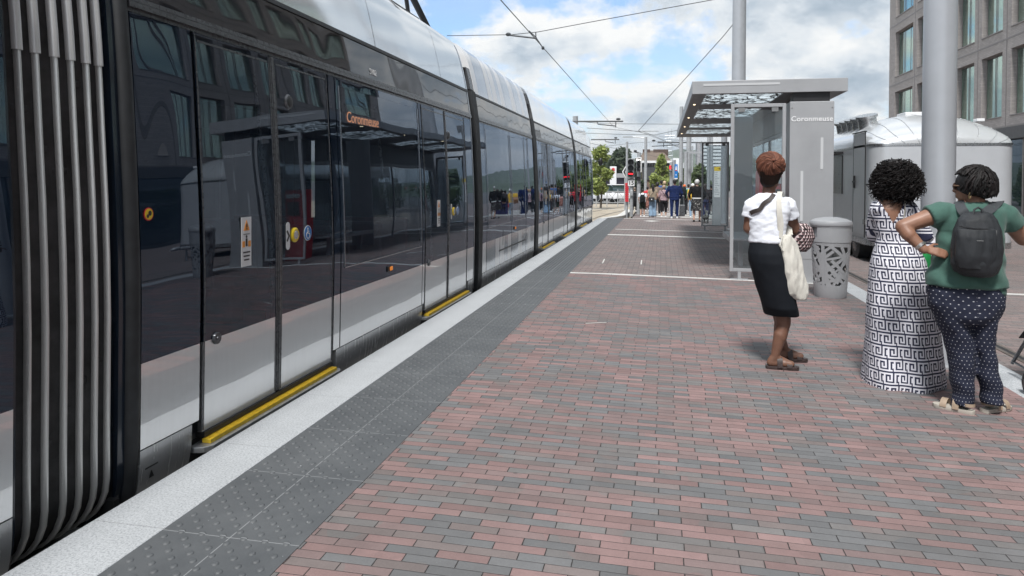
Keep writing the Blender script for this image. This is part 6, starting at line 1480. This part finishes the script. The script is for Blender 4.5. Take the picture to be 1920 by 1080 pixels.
# backpack
bp = thing('backpack', 'black nylon backpack worn over the green top', 'backpack'); b = MB()
b.ovals([(A3(1834, 397, -.20), .045,.025,0), (A3(1834, 401, -.20), .085,.045,0), (A3(1833, 411, -.205), .122,.07,0), (A3(1832, 432, -.21), .148,.088,0), (A3(1831, 466, -.215), .162,.10,0), (A3(1830, 495, -.215), .158,.10,0), (A3(1830, 510, -.21), .138,.085,0), (A3(1831, 519, -.205), .09,.05,0)], 36); body_ = remesh(b, 'pack_body', M_nylon, .009, 3, bp, disp=fold(.006, 14, 9, 2))
b = MB(); b.ovals([(A3(1831, 428, -.27), .12,.04,0), (A3(1830, 445, -.275), .128,.052,0), (A3(1830, 480, -.275), .128,.055,0), (A3(1830, 505, -.26), .11,.05,0)], 30); remesh(b, 'front_pocket', M_nylon, .009, 3, body_, disp=fold(.007, 20, 6, 5))
f = MB(); f.tube([A3(1799, 424, -.285), A3(1813, 427, -.302), A3(1832, 429, -.308), A3(1852, 430, -.302), A3(1866, 432, -.28)], .004, 6); f.build('pack_zip', pbr('zip_black', (.005,.005,.006), .3), body_)
f = MB(); f.tube([A3(1868, 432, -.275), A3(1868, 446, -.28)], .005, 6); f.build('zip_pull', pbr('zip_grey', (.12,.12,.12), .3), body_)
text('.......', .022, A3(1838, 450, -.331), (1,0,0), (0,0,1), M_white, 'logo_text', body_, space=1.1)
for (x0, x1) in ((1795, 1813), (1872, 1856)):
    drape(bp, 'shoulder_strap', M_nylon2, top3, [A3(lerp(x0, x1, i/10), lerp(373, 409, i/10), lerp(.04, -.24, min(1, i/5))) for i in range(11)], .062, .010, .003)
f = MB(); f.tube([A3(1824, 404, -.235), A3(1827, 393, -.225), A3(1834, 389, -.225), A3(1841, 393, -.225), A3(1844, 404, -.235)], .007, 8); f.build('grab_loop', M_nylon, bp, smooth=True); rebase(bp, A3(1830, 450, -.2))
# ============ push chair beyond the right hand (only a wheel is inside the frame)
pu = thing('pushchair', 'black pushchair wheel at the feet of the green top woman by the kerb', 'pushchair')
wc = gnd(1921, 740); pz = gz(2.8)
def wheel(x, y, r, w_=.05):
    f = MB(); f.tube([(x-w_/2, y, pz+r), (x-w_/2+.01, y, pz+r), (x+w_/2-.01, y, pz+r), (x+w_/2, y, pz+r)], [r-.03, r, r, r-.03], 24); q = f.build('wheel', M_rubber, pu, smooth=True, angle=45)
    f = MB(); f.tube([(x-w_/2-.006, y, pz+r), (x+w_/2+.006, y, pz+r)], r*.45, 16); f.build('wheel_hub', M_trim, q, smooth=True, angle=45)
X0, Y0 = wc.x+.04, wc.y
wheel(X0, Y0, .085, .07); wheel(X0+.50, Y0, .085, .07); wheel(X0+.36, Y0+.62, .085, .07); wheel(X0+.56, Y0+.62, .085, .07)
f = MB()
for x in (X0+.14, X0+.50):
    f.tube([(x, Y0, pz+.10), (x, Y0+.25, pz+.5), (x, Y0-.02, pz+.95), (x, Y0-.1, pz+1.02)], .014, 8); f.tube([(x, Y0+.62, pz+.1), (x, Y0+.25, pz+.5)], .014, 8); f.tube([(x, Y0, pz+.1), (x, Y0+.62, pz+.12)], .010, 8)
f.tube([(X0+.14, Y0-.1, pz+1.02), (X0+.50, Y0-.1, pz+1.02)], .017, 10); f.build('frame', M_trim, pu, smooth=True)
f = MB(); f.rings([[(x, Y0+y, pz+z) for x in (X0+.18, X0+.47)]+[(x, Y0+y+.03, pz+z-.03) for x in (X0+.47, X0+.18)] for y, z in ((.58,.35),(.5,.42),(.25,.42),(.12,.85))]); f.build('seat', M_nylon, pu, smooth=True)
f = MB(); f.rings([[(x, Y0+.14+.28*math.sin(a), pz+.72+.28*math.cos(a)) for a in [.1+1.3*k/8 for k in range(9)]] for x in (X0+.17, X0+.32, X0+.48)], 0, cap=False, closed=False); f.build('hood', M_nylon, pu, smooth=True); rebase(pu, (X0+.25, Y0+.3, pz))
# ============ crowd walking away beyond the stop
def person(px, pyt, Y, label, skin_, top, bottom, hair, legs='trousers', sleeve=1., width=1., stride=.1, hairs='short', h=None, arms=(.05,.05), shoes=None, yaw=0., zb=None, extra=None, group='people walking away beyond the stop'):
    t_ = atY(px, pyt, Y); x = t_.x; z0 = gz(x) if zb is None else zb; H_ = (t_.z-z0) if h is None else h; s = H_/1.72
    o = thing('person', label, 'person', group); r_ = Vector((math.cos(yaw), math.sin(yaw), 0)); f_ = Vector((-math.sin(yaw), math.cos(yaw), 0))
    Q = lambda a, b_, c: Vector((x, Y, z0))+(r_*a*width+f_*b_)*s+Vector((0,0,c*s))
    b = MB(); b.ell(Q(0,.01,1.60), (.073*s,.09*s,.11*s), yaw, n=14); b.ell(Q(0,.10,1.585), (.014*s,.018*s,.02*s), n=8); b.capsule(Q(0,0,1.42), Q(0,.01,1.55), .055*s,.05*s, 10)
    for k in (-1, 1): b.ell(Q(k*.076/width,.0,1.59), (.012*s,.02*s,.03*s), n=8)
    b.ovals([(Q(0,0,1.44), .10*s*width,.07*s,yaw), (Q(0,0,1.38), .175*s*width,.09*s,yaw), (Q(0,0,1.2), .16*s*width,.10*s,yaw), (Q(0,0,1.02), .145*s*width,.095*s,yaw), (Q(0,0,.86), .165*s*width,.11*s,yaw)], 18)
    E = []
    for k, a in ((-1, arms[0]), (1, arms[1])):
        sh_, e_, w_ = Q(k*.185, 0, 1.37), Q(k*(.215+a*.5), -.02+a*.2, 1.10), Q(k*(.20+a*.2), .06+a, .87+a*.3); E.append((sh_, e_, w_)); b.capsule(sh_, e_, .048*s,.04*s, 10); b.capsule(e_, w_, .04*s,.028*s, 10)
        d = (w_-e_).normalized(); b.capsule(w_, w_+d*.08*s, .03*s,.026*s, 8)
        for q in range(4): b.capsule(w_+d*.07*s+f_*(q-1.5)*.016*s, w_+d*(.15-.012*abs(q-1.3))*s+f_*(q-1.5)*.018*s, .010*s,.008*s, 6)
        b.capsule(w_+d*.03*s+f_*.03*s, w_+d*.085*s+f_*.05*s, .011*s,.009*s, 6)
    A = []
    for k in (-1, 1):
        hp, kn, an = Q(k*.09, 0, .88), Q(k*.10, k*stride*.5+.03, .48), Q(k*.10, k*stride, .09); A.append((hp, kn, an)); b.capsule(hp, kn, .085*s,.058*s, 10); b.capsule(kn, an, .055*s,.037*s, 10)
    body_ = remesh(b, 'body', skin_, .016*s, 2, o)
    b = MB(); b.ovals([(Q(0,0,1.45), .08*s*width,.07*s,yaw), (Q(0,0,1.40), .175*s*width,.10*s,yaw), (Q(0,0,1.28), .20*s*width,.12*s,yaw), (Q(0,0,1.08), .18*s*width,.12*s,yaw), (Q(0,0,.90), .195*s*width,.135*s,yaw)], 20)
    if sleeve > 0:
        for sh_, e_, w_ in E:
            d = e_-sh_; b.tube([sh_-d*.2, sh_, sh_+d*min(1, sleeve*1.0)], [.05*s,.068*s,.06*s], 12)
            if sleeve > 1: b.capsule(e_, e_.lerp(w_, min(1, sleeve-1)), .055*s,.042*s, 10)
    remesh(b, 'top', top, .016*s, 2, o, disp=fold(.012, 9, 9, px % 7))
    b = MB()
    if legs in ('skirt', 'long'):
        zb_ = .45 if legs == 'skirt' else .06; b.ovals([(Q(0,0,.98), .15*s*width,.12*s,yaw), (Q(0,0,.85), .19*s*width,.15*s,yaw), (Q(0,0,(zb_+.85)/2), (.20 if legs == 'skirt' else .23)*s*width,.17*s,yaw), (Q(0,0,zb_), (.22 if legs == 'skirt' else .29)*s*width,.20*s,yaw)], 24, waves=lambda th, q: .06*q*math.sin(6*th))
    else:
        cut = {'trousers': 1., 'wide': 1., 'shorts': .12, 'capri': .55}[legs]; b.ovals([(Q(0,0,.98), .15*s*width,.115*s,yaw), (Q(0,0,.86), .185*s*width,.135*s,yaw), (Q(0,0,.78), .17*s*width,.13*s,yaw)], 18)
        for hp, kn, an in A:
            if legs == 'shorts': b.tube([hp, hp.lerp(kn, .5), hp.lerp(kn, 1.0)], [.10*s,.10*s,.095*s], 14)
            else:
                w0, w1_ = (.075, .052) if legs != 'wide' else (.095, .125); b.tube([hp, kn, kn.lerp(an, cut*.5), kn.lerp(an, cut*1.08)], [.10*s, w0*s, lerp(w0, w1_, .5)*s, w1_*s], 14)
    remesh(b, 'lower_clothes', bottom, .016*s, 2, o, disp=fold(.010, 9, 9, px % 5))
    b = MB()
    if hairs == 'short': b.ell(Q(0,-.018,1.625), (.082*s,.092*s,.100*s), yaw, n=14)
    elif hairs == 'long': b.ell(Q(0,-.012,1.615), (.088*s,.098*s,.112*s), yaw, n=14); b.capsule(Q(0,-.055,1.60), Q(0,-.085,1.36), .075*s,.06*s, 12)
    elif hairs == 'bob': b.ell(Q(0,-.015,1.61), (.098*s,.105*s,.115*s), yaw, n=14)
    elif hairs == 'cap': b.ell(Q(0,-.005,1.64), (.09*s,.102*s,.085*s), yaw, n=14); b.ell(Q(0,-.1,1.62), (.05*s,.05*s,.012*s), n=10)
    remesh(b, 'cap' if hairs == 'cap' else 'hair', hair, .014*s, 2, o, disp=fold(.010*s, 24, 24, 3))
    for hp, kn, an in A:
        f = MB(); c = Vector((an.x, an.y, z0)); f.rings([[c+f_*(yy*s)+r_*(xx*w2_*s)+Vector((0,0,zz*s)) for xx, yy in ((-.04,-.08),(.04,-.08),(.048,.06),(.035,.16),(-.035,.16),(-.048,.06))] for zz, w2_ in ((0,1),(.03,1.02),(.075,.8))]); f.build('shoe', shoes or M_sw, o, smooth=True, angle=60)
    if extra: extra(o, Q, s)
    rebase(o, (x, Y, z0)); return o
def prop(name, label, cat, Q, mk, at_, group=None):
    o = thing(name, label, cat, group); mk(o); rebase(o, at_); return o
C_ = lambda n, c, **k: cloth(n, c, **k)
Yg = lambda px, py_: gnd(px, py_).y
kid_pack = {}
def pack(col):
    def e(o, Q, s):
        k = thing('backpack', 'large black school backpack on the boy in white', 'backpack'); b = MB(); b.ovals([(Q(0,-.20,.86), .10*s,.06*s,0), (Q(0,-.22,.92), .17*s,.11*s,0), (Q(0,-.22,1.2), .17*s,.11*s,0), (Q(0,-.19,1.36), .11*s,.06*s,0)], 18); remesh(b, 'pack_body', col, .016, 2, k)
        f = MB()
        for q in (-1, 1): f.tube([Q(q*.11,-.12,1.36), Q(q*.12,-.02,1.46), Q(q*.12,.10,1.34)], .018*s, 6)
        f.build('shoulder_strap', col, k); rebase(k, Q(0,-.2,1.1))
    return e
def shoulderbag(lab, side=-1, col=None):
    def e(o, Q, s):
        k = thing('shoulder_bag', lab, 'bag'); f = MB(); c = Q(side*.10,-.19,.93); f.obox(c, (.15*s,0,0), (0,.05*s,0), (0,0,.11*s)); f.build('bag_body', col or M_nylon, k, bevel=.02); f = MB(); f.tube([Q(side*.22,-.16,1.02), Q(0,-.15,1.30), Q(-side*.1,-.09,1.46), Q(-side*.12,.02,1.44)], .009*s, 6); f.build('bag_strap', col or M_nylon, k)
        f = MB(); f.obox(c+Vector((0,-.055*s,.0)), (.02,0,0), (0,.004,0), (0,0,.02)); f.build('bag_clasp', M_sw, k); rebase(k, c)
    return e
def stripes(o, Q, s):
    f = MB()
    for k in (-1, 1): f.tube([Q(k*.235,-.02,1.32), Q(k*.28,-.02,1.1)], .012*s, 5); f.tube([Q(k*.19,-.01,.85), Q(k*.165, k*.03,.48), Q(k*.155, k*.06,.12)], .012*s, 5)
    f.build('side_stripe', M_white, o)
person(1205, 354, Yg(1205, 406), 'small boy in white tee and dark shorts beside the signal pole', M_skl, M_wshirt, C_('dark_olive', (.03,.04,.03)), M_hdark, 'shorts', .6, stride=.08, extra=pack(C_('pack_black', (.012,.014,.016))))
person(1224, 345, Yg(1224, 407), 'long haired woman in beige top and wide pale jeans', M_skl, C_('beige_knit', (.36,.29,.21)), C_('pale_denim', (.22,.33,.46)), M_hdark, 'wide', .4, stride=.04, hairs='long', arms=(.1,.1), yaw=.25, extra=shoulderbag('black shoulder bag of the woman in pale jeans'))
person(1233, 341, 33.6, 'person in brown jacket with dark hair between the jeans woman and the pink blouse', M_skm, C_('taupe_jacket', (.20,.15,.12)), C_('dark_grey_cloth', (.035,.035,.04)), M_hdark, 'trousers', 2., stride=.1, hairs='bob')
person(1240, 338, 36, 'dark haired person in a blue top ahead of the brown jacket', M_skm, C_('mid_blue_cloth', (.03,.09,.25)), C_('dark_grey_cloth', (.035,.035,.04)), M_hdark, 'trousers', 1.)
person(1245, 347, Yg(1245, 407), 'older woman in mottled pink blouse and black cropped trousers', M_skl, C_('mauve_print', (.38,.27,.30), var=.35), C_('black_cloth', (.012,.012,.014)), pbr('ash_blond_hair', (.38,.28,.20), .6), 'capri', 1.2, width=1.08, stride=.06, hairs='bob', arms=(.08,.08), extra=lambda o, Q, s: MB().tube([Q(.16,-.13,1.02), Q(0,-.14,1.25), Q(-.13,-.06,1.45)], .012, 5).build('bag_strap', M_strapb, o))
person(1246, 339, 37, 'blond person partly hidden ahead of the pink blouse', M_skl, C_('sage_cloth', (.15,.22,.19)), C_('dark_grey_cloth', (.035,.035,.04)), pbr('blond_hair', (.55,.42,.28), .6), 'trousers', 1., hairs='bob')
person(1265, 336, Yg(1266, 409), 'tall man in navy tracksuit with white side stripes and white shoes', M_skd, C_('navy_tracksuit', (.010,.022,.085)), C_('navy_tracksuit', (.010,.022,.085)), M_hdark, 'trousers', 2., width=1.22, stride=.06, arms=(.16,.10), extra=stripes)
person(1277, 340, 34, 'woman in a long black robe right of the navy tracksuit', M_skm, C_('black_robe', (.014,.018,.022)), C_('black_robe', (.014,.018,.022)), M_hdark, 'long', 2., hairs='long', yaw=-.2)
person(1283.5, 346, 37, 'person with an orange cap and green top', M_skm, C_('green_tee', (.05,.22,.09)), C_('dark_grey_cloth', (.035,.035,.04)), pbr('orange_cap', (.75,.16,.04), .7), 'trousers', .7, hairs='cap')
person(1291, 345, 39, 'young person in light blue top beyond the orange cap', M_skm, C_('light_blue_tee', (.25,.42,.50)), C_('dark_grey_cloth', (.035,.035,.04)), M_hdark, 'trousers', .6)
person(1299, 344, Yg(1298, 408), 'person in yellow top and jeans with a white cap', M_skl, C_('yellow_tee', (.75,.46,.05)), C_('pale_denim', (.22,.33,.46)), M_white, 'trousers', .6, hairs='cap', arms=(.05,.12))
def skirt_print():
    m, t, p = newmat('black_white_floral_print'); n = t.noise(t.coord(), 16, 4, .7); t.put(p.inputs['Base Color'], t.ramp(n, [(.56, (.012,.012,.014)), (.64, (.50,.50,.48))])); p.inputs['Roughness'].default_value = .8; return m
person(1307, 336, Yg(1307, 416), 'white haired woman in black top and floral skirt beside the glass screen', M_skl, C_('black_cloth', (.012,.012,.014)), skirt_print(), M_hgrey, 'skirt', 1.8, width=1.15, stride=.07, hairs='bob', arms=(.1,.1), shoes=M_black, extra=lambda o, Q, s: MB().lathe([(.205*s,0),(.21*s,.05*s)], Q(0,0,.93), 20, cap=False, sy=.75).build('white_hem', M_white, o))
person(1322, 344, Yg(1322, 408.5), 'woman in dark top and navy wide trousers behind the glass screen', M_skm, C_('charcoal_knit', (.05,.045,.05)), C_('navy_cloth', (.03,.035,.09)), pbr('long_brown_hair', (.04,.025,.02), .5), 'wide', 1.8, hairs='long', width=1.1)
def redbag(o, Q, s):
    k = thing('carrier_bag', 'red carrier bag in the hand of the person by the timetable', 'bag'); f = MB(); c = Q(-.26,.08,.66); f.obox(c, (.10,0,0), (0,.05,0), (0,0,.14)); f.build('bag_body', M_red, k, bevel=.02); f = MB(); f.tube([c+Vector((-.05,0,.13)), c+Vector((0,0,.24)), c+Vector((.05,0,.13))], .008, 6); f.build('bag_handle', M_red, k); rebase(k, c)
person(1334, 346, 34.5, 'person in black half hidden behind the timetable board', M_skm, C_('black_cloth', (.012,.012,.014)), C_('dark_grey_cloth', (.035,.035,.04)), M_hdark, 'trousers', 2., extra=redbag)
person(1190, 351, 37, 'person in black tee pushing a pushchair behind the signal pole', M_skl, C_('black_cloth', (.012,.012,.014)), C_('dark_grey_cloth', (.035,.035,.04)), pbr('grey_brown_hair', (.25,.2,.16), .6), 'trousers', .6, arms=(.2,.2))
person(1214, 350, 38, 'person in red shirt partly hidden by the jeans woman', M_skm, M_red, C_('dark_grey_cloth', (.035,.035,.04)), M_hdark, 'trousers', .8)
person(1254, 341, 41, 'distant person in dark jacket between the pink blouse and the tracksuit', M_skm, C_('black_cloth', (.012,.012,.014)), C_('dark_grey_cloth', (.035,.035,.04)), M_hdark, 'trousers', 2.)
def pram(px, Y, label, m):
    o = thing('pushchair', label, 'pushchair', 'pushchairs in the crowd'); c = atY(px, 380, Y); z = gz(c.x); x = c.x
    for a in (-.22, .22):
        for d in (0, .55): f = MB(); f.tube([(x+a-.02, Y+d, z+.12), (x+a+.02, Y+d, z+.12)], .12, 14); f.build('wheel', M_rubber, o)
    f = MB()
    for a in (-.2, .2): f.tube([(x+a, Y+.55, z+.12), (x+a, Y+.2, z+.55), (x+a, Y-.15, z+1.0)], .014, 6); f.tube([(x+a, Y, z+.12), (x+a, Y+.2, z+.55)], .014, 6)
    f.tube([(x-.2, Y-.15, z+1.0), (x+.2, Y-.15, z+1.0)], .016, 6); f.build('frame', M_trim, o)
    f = MB(); f.ovals([((x, Y+.25, z+.32), .16,.2,0), ((x, Y+.22, z+.5), .21,.26,0), ((x, Y+.2, z+.8), .2,.2,0), ((x, Y+.2, z+.9), .1,.1,0)], 18); f.build('seat', m, o, smooth=True); rebase(o, (x, Y+.2, z))
pram(1192, 34.8, 'dark pushchair behind the signal pole', C_('black_cloth', (.012,.012,.014)))
pram(1211, 33.6, 'pushchair with a red and cream cover between the boy and the jeans woman', pbr('red_cream_print', (.35,.16,.13), .8, var=.9, vs=14))
# small dog and wheeled suitcase
dg_ = thing('dog', 'small grey dog on a lead by the far glass screen', 'dog'); c = gnd(1323.5, 418.5); b = MB(); x, y, z = c
D = lambda a, b_, h_: Vector((x+a*.5+b_*.2, y+b_, z+h_))
b.capsule(D(0,-.16,.26), D(0,-.02,.25), .09,.095, 12); b.capsule(D(0,-.02,.25), D(0,.14,.27), .095,.085, 12); b.capsule(D(0,.14,.29), D(0,.22,.38), .06,.055, 10); b.ell(D(0,.25,.42), (.06,.075,.06), n=12); b.capsule(D(0,.30,.41), D(0,.36,.395), .035,.025, 8)
for k in (-1, 1):
    b.capsule(D(k*.12,.13,.24), D(k*.12,.12,.12), .035,.024, 8); b.capsule(D(k*.12,.12,.12), D(k*.12,.13,.02), .024,.02, 8); b.capsule(D(k*.12,.13,.018), D(k*.12,.16,.016), .02,.017, 8)
    b.capsule(D(k*.12,-.16,.24), D(k*.13,-.11,.16), .045,.032, 8); b.capsule(D(k*.13,-.11,.16), D(k*.13,-.19,.10), .028,.02, 8); b.capsule(D(k*.13,-.19,.10), D(k*.13,-.18,.02), .02,.018, 8); b.capsule(D(k*.13,-.18,.018), D(k*.13,-.15,.016), .02,.017, 8); b.ell(D(k*.09,.235,.46), (.02,.012,.035), n=8)
b.capsule(D(0,-.22,.30), D(.05,-.30,.40), .022,.012, 8); remesh(b, 'body', pbr('grey_dog_fur', (.15,.145,.14), .9, var=.5, vs=14, bump=.6, bs=90), .012, 1, dg_, disp=fold(.008, 40, 40, 2)); rebase(dg_, (x, y, z))
sc_ = thing('suitcase', 'dark wheeled suitcase pulled beside the navy tracksuit man', 'suitcase'); c = gnd(1277, 407); f = MB(); f.box(c.x-.17, c.x+.17, c.y-.1, c.y+.1, c.z+.05, c.z+.55); f.build('case_body', M_trim, sc_, bevel=.03); f = MB()
for k in (-.12, .12): f.tube([(c.x+k, c.y, c.z+.55), (c.x+k*.9, c.y-.05, c.z+.95)], .008, 6)
f.tube([(c.x-.11, c.y-.05, c.z+.95), (c.x+.11, c.y-.05, c.z+.95)], .012, 6); f.build('pull_handle', M_galv, sc_)
for k in (-.13, .13): f = MB(); f.tube([(c.x+k-.015, c.y-.08, c.z+.03), (c.x+k+.015, c.y-.08, c.z+.03)], .03, 10); f.build('wheel', M_rubber, sc_)
rebase(sc_, c)
# ------------------------------------------------------------------ air
m = bpy.data.materials.new('pale_air'); m.use_nodes = True; t = NT(m); t.n.remove(t.n['Principled BSDF'])
v = t.new('ShaderNodeVolumePrincipled'); v.inputs['Color'].default_value = (.84,.90,.97,1); v.inputs['Density'].default_value = .00042; v.inputs['Anisotropy'].default_value = .2
t.put(t.n['Material Output'].inputs['Volume'], v.outputs[0])
b = MB(); b.box(-2400, 2400, -58, 2900, -1.6, 66); hz_ = b.build('haze', m); tag(hz_, kind='stuff')
# ------------------------------------------------------------------ light and sky
SUN_EL, SUN_AZ = math.radians(57), math.radians(184)   # azimuth from +Y towards +X
sd = Vector((math.sin(SUN_AZ)*math.cos(SUN_EL), math.cos(SUN_AZ)*math.cos(SUN_EL), math.sin(SUN_EL)))
L = bpy.data.lights.new('sun', 'SUN'); L.energy = 3.2; L.angle = math.radians(10); L.color = (1, .975, .94)
lo = bpy.data.objects.new('sun', L); COL.objects.link(lo); lo.rotation_euler = sd.to_track_quat('Z', 'Y').to_euler(); lo.location = sd*50
W = bpy.data.worlds.new('World'); SC.world = W; W.use_nodes = True
t = NT(W); bg = t.n['Background']
sky = t.new('ShaderNodeTexSky'); sky.sky_type = 'NISHITA'; sky.sun_disc = False; sky.sun_elevation = SUN_EL; sky.sun_rotation = SUN_AZ
sky.air_density = 1.0; sky.dust_density = 1.0; sky.ozone_density = 2.0
dirv = t.coord('Generated'); x, y, z = t.sep(dirv)
zz = t.math('ADD', t.math('MAXIMUM', z, 0.0), .5)
pv = t.comb(t.math('DIVIDE', x, zz), t.math('DIVIDE', y, zz), 0.0)
OFF = (1.3, 8.8, 0)
def cl(off, sc, det=10, ro=.56, dist=.0):
    n = t.new('ShaderNodeMapping'); t.put(n.inputs[0], pv); n.inputs[1].default_value = off; return t.noise(n.outputs[0], sc, det, ro, dist)
big = cl(OFF, 1.5, 3, .5); d0 = cl(OFF, 4.2, 12, .6); d1 = cl((OFF[0]+.02, OFF[1]-.045, 0), 4.2, 7, .6)
den = t.add(t.mul(d0, .62), t.mul(big, .48))
cover = t.ramp(den, [(.452, (0,0,0)), (.520, (1,1,1))])
lit = t.math('ADD', t.mul(t.sub(d1, d0), -5.0), .47, clamp=True)
thick = t.ramp(den, [(.50, (1,1,1)), (.64, (0,0,0))])
sh_ = t.math('ADD', t.mul(lit, .50), t.mul(thick, .50), clamp=True)
CLD = t.ramp(sh_, [(.06, (1.8,2.25,2.7)), (.28, (2.6,3.0,3.4)), (.50, (3.95,4.2,4.4)), (.75, (5.15,5.15,5.05))])
skyc = t.mix(1.0, sky.outputs[0], (.86, .97, 1.08), 'MULTIPLY')
hz = t.math('POWER', t.sub(1.0, t.math('MAXIMUM', z, 0.0)), 10.0)
skyc = t.mix(t.mul(hz, .55), skyc, (2.7, 3.5, 4.3))
veil = t.ramp(cl((OFF[0]+3, OFF[1], 0), 1.3, 6, .6), [(.35, (0,0,0)), (.75, (1,1,1))]); skyc = t.mix(t.mul(veil, .6), skyc, (3.6, 4.1, 4.5))
c = t.mix(t.mul(cover, .97), skyc, CLD)
t.put(bg.inputs[0], c); bg.inputs[1].default_value = .143
SC.view_settings.view_transform = 'Standard'; SC.view_settings.look = 'None'; SC.view_settings.exposure = .50; SC.view_settings.gamma = 1
SC.cycles.max_bounces = 8; SC.cycles.transparent_max_bounces = 16; SC.cycles.caustics_reflective = False; SC.cycles.caustics_refractive = False
SC.cycles.sample_clamp_indirect = 4
